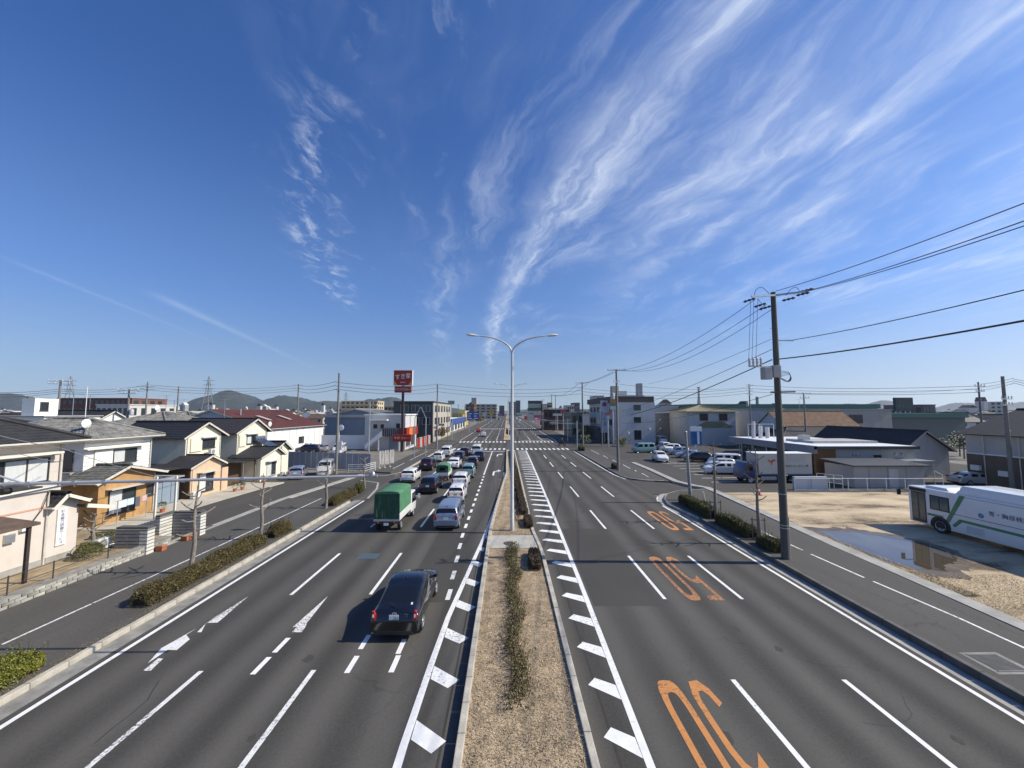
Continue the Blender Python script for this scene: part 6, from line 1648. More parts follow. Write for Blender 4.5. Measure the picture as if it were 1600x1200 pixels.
# House B: white house with weathered grey roof; orange annex in front
hB = House('house', 'white two-storey house with weathered grey tile roof and an orange front annex', -33, 30, 0.1)
hB.box(-38.5, -30.5, 27.55, 32.8, 0.1, 6.05, M_WHITER)
hB.hip_roof(-38.5, -30.5, 27.55, 32.8, 6.1, 7.5, M_TGREY, over=0.6)
for k in range(9): hB.box(-30.5, -30.478, 27.56, 32.79, 3.6 + k * 0.27, 3.615 + k * 0.27, M_GREYW, 'board_joint')
hB.window('+X', -30.5, 29.6, 31.5, 4.1, 5.15, panes=2, curtain=True)
hB.shutter_box('+X', -30.5, 28.2, 29.5, 4.0, 5.2, M_WHITER)
hB.box(-30.497, -30.1, 27.4, 31.9, 5.3, 5.38, M_FASCIA, 'awning')
hB.window('-Y', 27.55, -33.2, -31.2, 3.9, 5.3, panes=2, bars=False)
hB.pipe([(-30.42, 32.7, 5.9), (-30.42, 32.7, 3.3)])
hB.box(-33.8, -30.9, 27.1, 27.5, 3.2, 3.75, M_GREYW, 'balcony')
hB.gable_wall(-31.5, -28.4, 26.7, 31.0, 0.1, 3.3, 4.0, 'X', M_ORANGEW, mid=28.4)
hB.gable_roof(-31.4, -28.4, 26.7, 31.0, 3.3, 4.0, 'X', mat('mottled grey tile', (0.11, 0.108, 0.10), 0.85, 0.45, 2.4, fine=0.3, dirt=0.5), over=0.6, gov=0.5, mid=28.4)
hB.window('+X', -28.4, 27.4, 29.4, 0.7, 2.4, panes=2, curtain=True, hood=0.5)
hB.window('+X', -28.4, 30.3, 30.9, 1.5, 2.3, panes=1)
b = MB(); b.box(-28.39, -27.9, 29.6, 31.3, 2.5, 2.58); part('canopy', b, M_BROWNW, hB.t)
b = MB(); b.box(-33.0, -28.6, 31.05, 33.8, 3.1, 3.2); part('side_roof', b, M_TDARK, hB.t)
b = MB(); b.box(-31.3, -29.2, 31.6, 34.3, 0.13, 2.3); shd = tag(link('storage_shed', b.mesh('storage_shed', mat('blue grey shutter', (0.22, 0.27, 0.33), 0.5, 0.06, 3), offset=(-30.2, 33, 0.13)), None, (-30.2, 33, 0.13)), 'blue-grey storage shed between the orange annex and the peach house', 'shed')
for k in range(3):
    b = MB(); b.box(-29.19, -29.14, 31.75 + k * 0.85, 32.55 + k * 0.85, 0.2, 2.15); part('door', b, MATS['blue grey shutter'], shd, bevel=0.01)
b = MB(); b.box(-31.5, -28.9, 31.4, 34.5, 2.3, 2.42); part('roof', b, M_GREYW, shd)
# roof behind B
hB2 = House('house', 'grey tiled roof of a house behind the white one', -45, 51, 0.1)
hB2.box(-50, -40.5, 46, 56, 0.1, 6.0, M_GREYW); hB2.hip_roof(-50, -40.5, 46, 56, 6.0, 8.0, M_TGREY, over=0.6)

# House C: cream gable house, peach annex
hC = House('house', 'cream gable-fronted house with black tiled roof and a peach annex', -34, 39, 0.1)
hC.gable_wall(-37.8, -31.2, 37.2, 41.8, 0.1, 5.75, 6.9, 'X', M_CREAM)
hC.gable_roof(-37.8, -31.2, 37.2, 41.8, 5.75, 6.9, 'X', M_TBLACK, over=0.65, gov=0.4)
hC.window('+X', -31.2, 39.2, 40.9, 4.3, 5.25, panes=2)
hC.shutter_box('+X', -31.2, 37.7, 39.1, 4.1, 5.4, M_CREAM)
hC.box(-31.197, -30.8, 38.9, 41.2, 5.4, 5.48, M_BOARD, 'awning')
hC.gable_wall(-31.3, -29.0, 35.3, 39.0, 0.1, 3.0, 3.75, 'X', M_PEACH, mid=37.4)
hC.gable_roof(-31.2, -29.0, 35.3, 39.0, 3.0, 3.75, 'X', M_SLATE, over=0.45, gov=0.35, tile=False, mid=37.4)
hC.box(-31.3, -29.02, 35.2, 35.295, 0.1, 2.95, M_BROWNW, 'board_wall')
hC.window('+X', -29.0, 36.2, 38.0, 0.5, 2.2, panes=2, curtain=True, hood=0.55)
hC.box(-36, -31.25, 34.6, 37.15, 2.95, 3.05, M_SLATE, 'side_roof')
hC.box(-35.5, -31.35, 35.4, 37.15, 0.1, 2.95, M_GREYW, 'side_wall')
hC.box(-29.02, -28.9, 39.05, 39.9, 0.1, 2.4, M_PEACH, 'gate_wall')
aircon(-30.6, 39.9, 3.62, 'air conditioner on the black annex roof of the cream gable house', group=None)
aircon(-28.65, 35.5, 0.13, 'air conditioner at the foot of the peach annex', group=None)

# House D: second cream gable house with solar heater
hD = House('house', 'cream gable house farther along with a solar water heater on its annex', -33, 47, 0.1)
hD.gable_wall(-38.5, -31.2, 44.6, 50.0, 0.1, 5.8, 7.1, 'X', M_CREAM, mid=47.6)
hD.gable_roof(-38.5, -31.2, 44.6, 50.0, 5.8, 7.1, 'X', M_SLATE, over=0.7, gov=0.4, tile=False, mid=47.6)
hD.window('+X', -31.2, 46.2, 47.9, 4.2, 5.2, panes=2, curtain=True, frame=M_FRAME)
hD.shutter_box('+X', -31.2, 44.9, 46.0, 4.0, 5.3, M_CREAM)
hD.box(-31.197, -30.8, 45.9, 48.3, 5.35, 5.43, M_BOARD, 'awning')
hD.gable_wall(-31.3, -28.2, 44.3, 48.4, 0.1, 2.9, 3.7, 'X', M_CREAM, mid=47.0)
hD.gable_roof(-31.2, -28.2, 44.3, 48.4, 2.9, 3.7, 'X', M_SLATE, over=0.5, gov=0.4, tile=False, mid=47.0)
hD.window('+X', -28.2, 45.4, 47.2, 0.5, 2.1, panes=2, curtain=True, frame=M_AFRAME, hood=0.5)
hD.gable_wall(-33, -29.4, 48.5, 52.0, 0.1, 3.2, 4.1, 'X', M_CREAM, mid=50.6)
hD.gable_roof(-33, -29.4, 48.5, 52.0, 3.2, 4.1, 'X', M_SLATE, over=0.5, gov=0.4, tile=False, mid=50.6)
hD.box(-30.5, -28.6, 41.8, 44.2, 2.5, 2.6, M_SLATE, 'porch_roof')
hD.box(-30.5, -30.3, 41.8, 44.2, 0.1, 2.5, M_BROWNW, 'porch_wall')
for y in (42.0, 44.0): hD.box(-28.75, -28.63, y, y + 0.12, 0.1, 2.5, M_WOODS, 'porch_post')
aircon(-27.7, 48.0, 0.1, 'air conditioner below the cream annex window', group=None)
sp = thing('solar_heater', 'blue solar water heater panel on the cream house annex roof', 'solar heater', (-30.6, 48.3, 3.75))
b = MB(); b.obox((0.5, 0, 0.45), (0.85, 0, -0.42), (0, 0.9, 0), (0.02, 0, 0.045)); part('panel', b, mat('solar blue', (0.03, 0.05, 0.10), 0.15, 0.1, coat=0.8), sp, world=False)
for k in range(4): b = MB(); b.obox((0.53, -0.72 + k * 0.48, 0.5), (0.83, 0, -0.41), (0, 0.015, 0), (0.01, 0, 0.02)); part('rib', b, M_STEEL, sp, world=False)
b = MB(); b.tube([(-0.45, -0.95, 1.02), (-0.45, 0.95, 1.02)], 0.27, 16); part('tank', b, mat('heater tank', (0.10, 0.12, 0.16), 0.3, 0.05), sp, world=False, smooth=True)
for dy in (-0.8, 0.8):
    b = MB(); b.bar((-0.4, dy, 0.8), (-0.4, dy, -0.05), 0.05); b.bar((1.2, dy, 0.1), (1.2, dy, -0.25), 0.05); part('leg', b, M_STEEL, sp, world=False)

# black slate roof behind house A, and neighbours of the left rows
h = House('house', 'broad black slate roof rising behind the pink-beige house', -38, 27, 0.1)
h.box(-47, -36.5, 20, 31, 0.1, 6.6, M_GREYW); h.hip_roof(-47, -36.5, 20, 31, 6.65, 8.75, M_SLATE, over=0.6, tile=False)
h = House('house', 'white flat-topped house with a tank behind the left roofs', -55, 46, 0.1)
h.box(-60, -52, 44, 50, 0.1, 7.5, M_WHITER); h.box(-54.8, -53.4, 44.2, 46.5, 7.5, 9.6, M_WHITER, 'stair_tower'); h.window('+X', -53.4, 44.7, 45.5, 8.2, 9.2, panes=1)
h.window('-Y', 44, -57, -54.5, 5.5, 6.8); h.box(-60.2, -51.8, 43.8, 50.2, 7.5, 7.62, M_GREYW, 'parapet')
h = House('house', 'black gabled roof with carved ridge between the left roofs', -62, 58, 0.1)
h.gable_wall(-67, -58.5, 55, 61, 0.1, 6.4, 8.1, 'X', M_WHITER); h.gable_roof(-67, -58.5, 55, 61, 6.4, 8.1, 'X', M_TDARK, over=0.7)
h = House('house', 'low grey tiled house with a blue skylight behind the grey roof', -58, 70, 0.1)
h.box(-64, -54, 67, 76, 0.1, 6.0, M_GREYW); h.hip_roof(-64, -54, 67, 76, 6.0, 8.0, M_TGREY)
b = MB(); b.obox((-59, 68.0, 7.0), (1.0, 0, 0), (0, 0.5, 0.22), (0, -0.02, 0.04)); part('skylight', b, mat('blue sheet', (0.12, 0.22, 0.42), 0.3, 0.08), h.t)

# wall of stone blocks below the garden, thin fence on it
wl = thing('garden_wall', 'low weathered stone block wall along the left pavement', 'wall', (-20.4, 14, 0.13))
b = MB(); b.box(-20.62, -20.42, -2, 24.2, 0.1, 0.50); part('wall_core', b, M_CONCD, wl)
stone_meshes = []
for k in range(5):
    r_ = random.Random(100 + k); s_ = MB(); s_.box(-0.13, 0.13, 0.012, 0.408, 0.008, 0.128)
    s_.v = [(x + r_.uniform(-0.012, 0.012), y + r_.uniform(-0.01, 0.01), z + r_.uniform(-0.008, 0.008)) for x, y, z in s_.v]
    stone_meshes.append(s_.mesh('stone', (M_CONCD, M_CONC, M_CONCD, MATS['concrete'], mat('pale lichen stone', (0.42, 0.40, 0.33), 0.95, 0.2, 3, dirt=0.4))[k], bevel=0.015))
for row_ in range(3):
    for k in range(56):
        y = 0.9 + k * 0.42 + (0.21 if row_ % 2 else 0)
        if y > 23.7: break
        link('stone', rnd.choice(stone_meshes), wl, (0.07, y - 14, row_ * 0.132))
b = MB(); b.box(-20.64, -20.2, -2, 24.2, 0.53, 0.58); part('coping', b, M_CONCD, wl)
fn = thing('garden_fence', 'thin black rail fence on the left garden wall', 'fence', (-20.5, 14, 0.58))
for y in (9, 11.5, 14.0, 16.6, 18.2, 20.6, 23.0):
    b = MB(); b.cyl(0, y - 14, 0, 0.78, 0.025, n=8); part('post', b, M_DSTEEL, fn, world=False)
for z in (0.35, 0.72):
    b = MB(); b.tube([(0, -9, z), (0, 10, z)], 0.014, 6); part('rail', b, M_DSTEEL, fn, world=False)
# striped block gate walls
M_BLKW = mat('pale sunlit block', (0.62, 0.60, 0.54), 0.9, 0.08, 2, dirt=0.25); M_BLKG = mat('dark recess mortar', (0.09, 0.088, 0.085), 0.95, 0.1)
M_BLKF = mat('grey shaded block', (0.27, 0.265, 0.255), 0.9, 0.1, 2)  # pale and grey: sun and shade of one block put into the colour
def block_wall(x0, x1, y0, y1, h, label, z0=0.13):
    t = thing('gate_wall', label, 'wall', ((x0 + x1) / 2, (y0 + y1) / 2, z0), 0, 'striped block gate walls')
    b = MB(); b.box(x0 + 0.025, x1 - 0.025, y0 + 0.025, y1 - 0.025, z0, z0 + h); part('core', b, M_BLKG, t)
    n = int(h / 0.19); nx = max(1, round((x1 - x0) / 0.4))
    for r in range(n):
        for k in range(nx):
            o = 0.0; a = x0 + (x1 - x0) * k / nx; c = x0 + (x1 - x0) * (k + 1) / nx
            b = MB(); b.box(a + (0.006 if k else 0), c - (0.006 if k < nx - 1 else 0), y0, y1, z0 + r * 0.19 + 0.0, z0 + r * 0.19 + 0.145)
            part('block', b, M_BLKW if k == nx - 1 else M_BLKF, t)
    b = MB(); b.box(x0 - 0.02, x1 + 0.02, y0 - 0.02, y1 + 0.02, z0 + n * 0.19, z0 + n * 0.19 + 0.06); part('coping', b, M_BLKF, t)
block_wall(-21.9, -20.1, 22.3, 22.75, 1.5, 'striped block gate wall on the near side of the gateway')
block_wall(-21.5, -19.75, 25.6, 26.05, 1.5, 'striped block gate wall on the far side of the gateway')
block_wall(-21.9, -21.55, 24.7, 26.0, 1.5, 'narrow striped block pier set back in the gateway')
gt = thing('garden_gate', 'dark blue-grey slatted gate between the striped block walls', 'gate', (-21.9, 23.7, 0.13))
for k in range(9): b = MB(); b.box(-0.02, 0.02, -0.85 + k * 0.2, -0.72 + k * 0.2, 0.08, 1.25); part('slat', b, mat('gate blue grey', (0.06, 0.08, 0.11), 0.5, 0.08), gt, world=False)
for z in (0.15, 1.15): b = MB(); b.box(0.021, 0.06, -0.9, 0.95, z, z + 0.06); part('rail', b, MATS['gate blue grey'], gt, world=False)
M_TERRA = mat('terracotta', (0.42, 0.13, 0.06), 0.85, 0.1, 3)
for x, y, l_, lb in ((-19.85, 22.95, 0.35, 'small terracotta planter at the near gate wall'), (-19.9, 24.95, 0.85, 'long terracotta planter at the far gate wall')):
    t = thing('planter', lb, 'planter', (x, y, 0.135))
    b = MB(); b.box(-0.2, 0.2, -l_ / 2, l_ / 2, 0, 0.3); b.v = [(p[0] * (1 if p[2] > 0.1 else 0.85), p[1] * (1 if p[2] > 0.1 else 0.9), p[2]) for p in b.v]; part('box', b, M_TERRA, t, world=False, bevel=0.012)
    b = MB(); b.box(-0.17, 0.17, -l_ / 2 + 0.03, l_ / 2 - 0.03, 0.2, 0.305); part('soil', b, M_GARDEN, t, world=False)
for i, (px, py) in enumerate(((241, 814), (272, 812))):
    p = G(px, py, 0.1); t = thing('carport_post', ('cream carport post nearer the orange annex', 'cream carport post nearer the gate')[i], 'post', (p.x, p.y, 0.1), 0, 'cream carport posts')
    b = MB(); b.box(-0.06, 0.06, -0.06, 0.06, 0, 3.2); part('shaft', b, M_FASCIA, t, world=False, bevel=0.01)
    b = MB(); b.box(-0.1, 0.1, -0.1, 0.1, 0, 0.06); part('foot', b, M_CONC, t, world=False)
# laundry line by the orange annex
t = thing('laundry_rack', 'laundry rack with pale washing before the orange annex', 'laundry rack', (-27.4, 28.2, 0.13))
for dy in (-1.1, 1.1): b = MB(); b.cyl(0, dy, 0, 1.7, 0.025, n=8); part('stand', b, M_STEEL, t, world=False)
b = MB(); b.tube([(0, -1.3, 1.68), (0, 1.4, 1.68)], 0.018, 8); part('bar', b, M_STEEL, t, world=False)
for k, (w_, h_, cl) in enumerate(((0.55, 0.5, (0.65, 0.72, 0.78)), (0.5, 0.45, (0.55, 0.70, 0.74)), (0.4, 0.7, (0.10, 0.10, 0.13)), (0.35, 0.4, (0.6, 0.4, 0.45)))):
    vs, fs = canvas_panel((0.0, -1.0 + k * 0.58, 1.66 - h_), (0.0, -1.0 + k * 0.58 + w_, 1.66 - h_), (0.0, -1.0 + k * 0.58 + w_, 1.69), (0, -1.0 + k * 0.58, 1.69), 8, 8, 0.03, k)
    tag(link('garment', MB().add(vs, fs).mesh('garment', mat('washing %d' % k, cl, 0.9, 0.08), True), t), None)
for i, (x, y, h_, w_, lb) in enumerate(((-21.9, 20.9, 0.9, 1.0, 'round clipped garden bush by the thin black fence'), (-23.6, 23.6, 0.8, 1.3, 'leafy garden bush behind the near gate wall'), (-22.6, 21.9, 0.5, 0.9, 'low yellowish garden bush by the bicycle'))):
    t = thing('garden_bush', lb, 'bush', (x, y, 0.45)); part('foliage', leaf_box([(x, y - w_ / 2), (x, y + w_ / 2)], w_, h_, 3000, 0.04, 60 + i, 0.3, 0.45), (M_HGREEN, M_HGREEN, M_HYELL)[i], t)
    b = MB(); b.cyl(0, 0, -0.03, h_ * 0.7, 0.05, 0.02, n=6); part('stem', b, M_BARK, t, world=False)
street_tree(-23.0, 22.2, 2.0, 0.45, 'small bare shrub tree with long twigs behind the gate wall', 48, group='bare garden trees')
street_tree(-24.3, 21.9, 1.6, 0.45, 'dark cut stump sprouting twigs in the garden', 49, group='bare garden trees')
# bicycle leaning in the garden
bk = thing('bicycle', 'silver bicycle parked behind the near gate wall', 'bicycle', (-22.1, 21.4, 0.48), R(65))
for dx in (-0.53, 0.53):
    b = MB(); n = 24; b.tube([(dx + 0.32 * math.cos(2 * math.pi * k / n), 0, 0.33 + 0.32 * math.sin(2 * math.pi * k / n)) for k in range(n + 1)], 0.016, 6)
    w_ = part('wheel', b, M_RUBBER, bk, world=False, smooth=True)
    b = MB()
    for k in range(10): a = 2 * math.pi * k / 10; b.tube([(dx, 0, 0.33), (dx + 0.31 * math.cos(a), 0, 0.33 + 0.31 * math.sin(a))], 0.003, 3)
    part('spokes', b, M_STEEL, w_, world=False)
b = MB()
for p, q in (((-0.53, 0, 0.33), (-0.1, 0, 0.3)), ((-0.1, 0, 0.3), (-0.22, 0, 0.8)), ((-0.53, 0, 0.33), (-0.2, 0, 0.72)), ((-0.1, 0, 0.3), (0.38, 0, 0.72)), ((-0.2, 0, 0.72), (0.38, 0, 0.78)), ((0.53, 0, 0.33), (0.36, 0, 0.9))): b.tube([p, q], 0.018, 6)
part('frame', b, M_STEEL, bk, world=False)
b = MB(); b.tube([(0.36, 0, 0.9), (0.34, 0, 1.0)], 0.014, 6); b.tube([(0.2, -0.27, 0.98), (0.36, -0.12, 1.0), (0.36, 0.12, 1.0), (0.2, 0.27, 0.98)], 0.013, 6); part('handlebar', b, M_STEEL, bk, world=False)
b = MB(); b.extrude([(-0.36, -0.08, 0.84), (-0.36, 0.08, 0.84), (-0.1, 0.03, 0.85), (-0.1, -0.03, 0.85)], (0, 0, 0.05)); part('saddle', b, M_BLACKP, bk, world=False, bevel=0.01)

# grey panel fence, white guard rail, banners
f0, f1 = Vector((-31.5, 56.5, 0)), Vector((-18.6, 53.4, 0))
fe = thing('panel_fence', 'blue-grey panel fence closing the lot beside the left pavement', 'fence', ((f0.x + f1.x) / 2, (f0.y + f1.y) / 2, 0.02))
d = (f1 - f0).normalized(); nrm = Vector((-d.y, d.x, 0)); n = 14
for k in range(n):
    a = f0.lerp(f1, k / n); c = f0.lerp(f1, (k + 1) / n)
    b = MB(); b.obox((a + c) / 2 + Vector((0, 0, 1.2)), d * ((c - a).length / 2 - 0.03), nrm * 0.02, Vector((0, 0, 1.12)))
    for j in range(4):
        q = a.lerp(c, (j + 0.5) / 4); b.bar(q - nrm * 0.03 + Vector((0, 0, 0.12)), q - nrm * 0.03 + Vector((0, 0, 2.28)), 0.05, 0.02)
    part('panel', b, mat('blue grey panel', (0.23, 0.27, 0.34), 0.5, 0.05, 2), fe)
    b = MB(); b.bar(a + Vector((0, 0, 0.0)), a + Vector((0, 0, 2.4)), 0.07); part('post', b, M_STEEL, fe)
def rail_fence(pts, h, label, posts=1.6, m=None, rails=(0.35, 0.7, 1.0), r=0.03, name='guard_rail', cat='railing', group=None, mesh_=False):
    pts = [Vector(p) for p in pts]; c = (pts[0] + pts[-1]) / 2
    t = thing(name, label, cat, (c.x, c.y, pts[0].z), 0, group); m = m or M_WPAINT
    for p, q in zip(pts, pts[1:]):
        k = max(1, int((q - p).length / posts))
        for i in range(k + 1):
            if i == k and q is not pts[-1]: continue
            o = p.lerp(q, i / k); b = MB(); b.cyl(o.x, o.y, o.z, o.z + h, r, n=8); part('post', b, m, t)
        for f in rails:
            b = MB(); b.tube([p + Vector((0, 0, h * f)), q + Vector((0, 0, h * f))], r * 0.85, 8); part('rail', b, m, t)
    return t
rail_fence([(-20.9, 51.6, 0.02), (-18.7, 51.2, 0.02), (-17.9, 53.2, 0.13)], 1.1, 'white guard rail at the corner of the grey panel fence', rails=(0.3, 0.55, 0.8, 1.0))
for i, (x, y) in enumerate(((-17.9, 54.9), (-17.4, 55.6), (-16.9, 56.4))):
    t = thing('banner_flag', ('first white banner flag past the guard rail', 'middle white banner flag past the guard rail', 'last white banner flag past the guard rail')[i], 'banner', (x, y, 0.13), R(15), 'white banner flags')
    b = MB(); b.cyl(0, 0, 0, 2.5, 0.018, n=6); b.tube([(0, 0, 2.45), (0.55, 0, 2.45)], 0.012, 5); part('pole', b, M_WPAINT, t, world=False)
    vs, fs = canvas_panel((0.01, 0, 0.55), (0.58, 0.05, 0.5), (0.56, 0, 2.43), (0.01, 0, 2.43), 8, 16, 0.05, i); part('cloth', MB().add(vs, fs), mat('banner cloth', (0.70, 0.64, 0.55), 0.9, 0.08, 2), t, world=False, smooth=True)
    text_mesh('lettering', '春夏秋', 0.2, mat('banner ink', (0.45, 0.30, 0.22), 0.8, 0.1), t, (0.29, -0.09, 1.6), (R(90), 0, 0), vertical=True) if False else None
    b = MB(); b.lathe([(0, 0.12), (0.14, 0.12), (0.2, 0)], n=12); part('base', b, M_CONC, t, world=False)

for hh, x, y0, y1, z0, z1, n in ((hC, -31.2, 37.2, 41.8, 3.8, 5.7, 6), (hD, -31.2, 44.6, 50.0, 3.8, 5.7, 6), (hA, -24.3, 14, 20.7, 4.4, 6.4, 4)):
    for k in range(n): hh.box(x, x + 0.012, y0 + 0.01, y1 - 0.01, z0 + (z1 - z0) * k / n, z0 + (z1 - z0) * k / n + 0.018, M_BOARD, 'siding_joint')
for hh, x, y, zt in ((hC, -31.14, 37.35, 5.6), (hC, -31.14, 41.65, 5.6), (hD, -31.14, 44.75, 5.6), (hD, -31.14, 49.8, 5.6), (hC, -28.94, 35.45, 2.9), (hD, -28.14, 48.25, 2.8), (hB, -28.34, 30.9, 3.2), (hA, -24.22, 20.6, 6.3), (hA, -23.12, 19.2, 4.1)):
    hh.pipe([(x, y, zt), (x, y, 0.3 if zt < 5 else zt - 2.2)], r=0.035)
def dish(x, y, z, label):
    t = thing('satellite_dish', label, 'satellite dish', (x, y, z), 0, 'white satellite dishes'); b = MB(); b.cyl(0, 0, -0.5, 0.2, 0.025, n=6); part('mast', b, M_STEEL, t, world=False)
    b = MB(); b.lathe([(0.0, 0.06), (0.2, 0.04), (0.34, -0.02), (0.35, -0.04), (0.0, 0.03)], (0.12, 0, 0.25), 'X', 16); part('dish', b, M_WPAINT, t, world=False, smooth=True); b = MB(); b.tube([(0.1, 0, -0.05), (0.5, 0, 0.25)], 0.012, 5); part('feed_arm', b, M_STEEL, t, world=False)
dish(-31.0, 50.2, 6.2, 'satellite dish on the eave of the far cream gable house'); dish(-31.5, 28.4, 6.95, 'satellite dish on the weathered grey roof'); dish(-45.5, 50, 8.3, 'satellite dish on a mast behind the grey roofs')
def antenna(x, y, z, h, label):
    t = thing('tv_antenna', label, 'antenna', (x, y, z), 0, 'roof television antennas'); b = MB(); b.cyl(0, 0, 0, h, 0.025, n=6); part('mast', b, M_STEEL, t, world=False); b = MB(); b.tube([(-0.7, 0, h - 0.1), (0.7, 0, h - 0.1)], 0.014, 5)
    for k in range(8): b.tube([(-0.65 + k * 0.18, -0.35 + 0.02 * k, h - 0.1), (-0.65 + k * 0.18, 0.35 - 0.02 * k, h - 0.1)], 0.009, 4)
    part('elements', b, M_STEEL, t, world=False)
for i, (x, y, z, h_) in enumerate(((-34.5, 39.5, 6.9, 2.4), (-35, 47.6, 7.1, 2.6), (-34.5, 30.2, 7.4, 2.2), (-45.2, 51, 7.9, 2.4), (-62, 58, 8.1, 2.4), (-29, 15, 8.8, 2.2), (58, 75.5, 8.0, 2.6), (59, 33, 8.1, 2.2), (-59, 71, 7.9, 2.5))):
    antenna(x, y, z, h_, 'television antenna on the ' + ('nearer cream gable house', 'farther cream gable house', 'white house with grey roof', 'grey roof behind the white house', 'black carved-ridge roof', 'pink-beige house', 'rusty brown roof', 'two-tone house at the right edge', 'roof with the blue skylight')[i])
for i, (x, y, lb) in enumerate(((-27.2, 38.6, 'small potted plant by the peach annex'), (-27.0, 39.4, 'second potted plant by the peach annex'), (-27.4, 43.6, 'potted plant under the porch roof'), (-27.3, 30.6, 'potted plant beside the laundry rack'))):
    t = thing('potted_plant', lb, 'plant', (x, y, 0.13), 0, 'potted plants'); b = MB(); b.lathe([(0, 0), (0.14, 0), (0.19, 0.28), (0.16, 0.28), (0.15, 0.24), (0, 0.24)], n=12); part('pot', b, M_TERRA, t, world=False, smooth=True); part('foliage', leaf_box([(0, -0.2), (0, 0.2)], 0.45, 0.55, 350, 0.05, 300 + i, 0.3, 0.25), M_HGREEN, t, world=False)

for o in [o for o in COL.objects if o.parent is None and o.name.split('.')[0] in ('house', 'storage_shed', 'air_conditioner', 'solar_heater', 'laundry_rack', 'satellite_dish', 'tv_antenna', 'potted_plant')]:
    if -52 < o.location.x < -22 and o.location.y < 60: o.location.y += 0.85 if o.location.y < 42.5 else 0.6
# ------------------------------------------------------------------ larger buildings left of the road
M_REDROOF = mat('red brown sheet roof', (0.13, 0.048, 0.040), 0.65, 0.12, 1.0, stretch=(0.3, 3, 1), dirt=0.2)
M_WHITEW = mat('white metal cladding', (0.76, 0.76, 0.74), 0.6, 0.03, 0.6, dirt=0.15)
M_BLUEGREY = mat('blue grey cladding', (0.24, 0.27, 0.30), 0.6, 0.05, 0.6, dirt=0.15)
M_LIGHTROOF = mat('light grey sheet roof', (0.42, 0.41, 0.38), 0.6, 0.1, 0.8, stretch=(3, 0.3, 1), dirt=0.25)
M_CHAR = mat('charcoal cladding', (0.055, 0.058, 0.062), 0.6, 0.08, 0.6)
M_BEIGE = mat('beige tile wall', (0.42, 0.385, 0.32), 0.8, 0.06, 1.0, dirt=0.15)
M_LGREY = mat('light grey wall', (0.54, 0.535, 0.52), 0.8, 0.05, 0.7, dirt=0.2)
w = House('warehouse', 'white warehouse with a red-brown sheet roof', -53, 80, 0.0, 'warehouse')
w.gable_wall(-63, -43, 70, 91, 0.0, 5.0, 8.3, 'Y', M_WHITEW)
w.gable_roof(-63, -43, 70, 91, 5.0, 8.3, 'Y', M_REDROOF, over=0.5, gov=0.5, tile=False)
b = MB(); b.extrude([(-62.9, 69.9, 5.05), (-43.1, 69.9, 5.05), (-53, 69.9, 8.25)], (0, 0.09, 0)); part('gable_panel', b, mat('pale blue gable sheet', (0.30, 0.36, 0.42), 0.5, 0.05), w.t)
for k in range(8):
    b = MB(); b.box(-43.0, -42.97, 72 + k * 2.5, 72.05 + k * 2.5, 0, 4.8); part('cladding_joint', b, M_GREYW, w.t)
w.window('+X', -43.0, 80.5, 82.5, 1.6, 2.9, panes=3)
for y in (76, 83): b = MB(); b.obox((-47.5, y, 6.86), (1.3, 0, -0.43), (0, 0.6, 0), (0.01, 0, 0.03)); part('roof_light', b, mat('roof light sheet', (0.45, 0.38, 0.36), 0.4, 0.08), w.t)
b = MB(); b.cyl(-50, 73, 6.5, 8.6, 0.12, n=8); part('vent_pipe', b, M_STEEL, w.t)
w = House('warehouse', 'blue-grey warehouse with a pale roof beyond the red-roofed one', -38, 106, 0.0, 'warehouse')
w.gable_wall(-46, -30.5, 98, 118, 0.0, 7.0, 8.6, 'Y', M_BLUEGREY); w.gable_roof(-46, -30.5, 98, 118, 7.0, 8.6, 'Y', M_LIGHTROOF, over=0.4, gov=0.4, tile=False)
b = MB(); b.box(-45.7, -30.8, 97.6, 97.95, 6.6, 7.3); part('fascia', b, M_LIGHTROOF, w.t)
# small white wall beside the lot
t = thing('yard_wall', 'white plastered wall at the back of the car lot', 'wall', (-36, 84, 0)); b = MB(); b.box(-40, -30.5, 84, 84.2, 0, 3.0); part('panel', b, M_WHITEW, t)
t = thing('kiosk_sign', 'white lollipop sign post in the car lot', 'sign', (-30.2, 70, 0)); b = MB(); b.cyl(0, 0, 0, 5.4, 0.06, n=8); part('post', b, M_WPAINT, t, world=False); b = MB(); b.lathe([(0, -0.08), (0.5, -0.06), (0.52, 0), (0.5, 0.06), (0, 0.08)], (0.3, 0, 5.2), 'Y', 20); part('disc', b, M_WPAINT, t, world=False); b = MB(); b.box(-0.2, 0.6, -0.1, 0.1, 1.2, 2.8); part('panel', b, M_WPAINT, t, world=False)

# beef-bowl restaurant with drive-through and its tall pole sign
M_SRED = mat('sign red', (0.30, 0.022, 0.018), 0.4, 0.05); M_SGOLD = mat('sign gold', (0.55, 0.33, 0.06), 0.5, 0.05)
s = House('restaurant', 'white two-storey restaurant with red sign band and outside stair', -24, 84, 0.0, 'restaurant')
s.box(-30, -21.5, 82, 92, 0.0, 7.3, M_LGREY); s.box(-30.2, -21.3, 81.8, 92.2, 7.3, 7.55, M_WHITEW, 'parapet')
s.box(-28.5, -25.0, 80.6, 82.0, 6.2, 6.45, M_WHITEW, 'canopy')
s.window('-Y', 82, -28.2, -27.4, 4.6, 5.4, panes=1); s.window('-Y', 82, -26.7, -26.0, 4.6, 5.4, panes=1); s.window('-Y', 82, -23.4, -22.6, 4.4, 5.6, panes=1)
s.box(-26.0, -22.4, 80.9, 81.9, 2.9, 4.6, M_CHAR, 'dark_screen')
for k in range(9): s.box(-25.9 + k * 0.4, -25.85 + k * 0.4, 80.86, 80.9, 2.9, 4.6, M_STEEL, 'louvre')
b = MB()
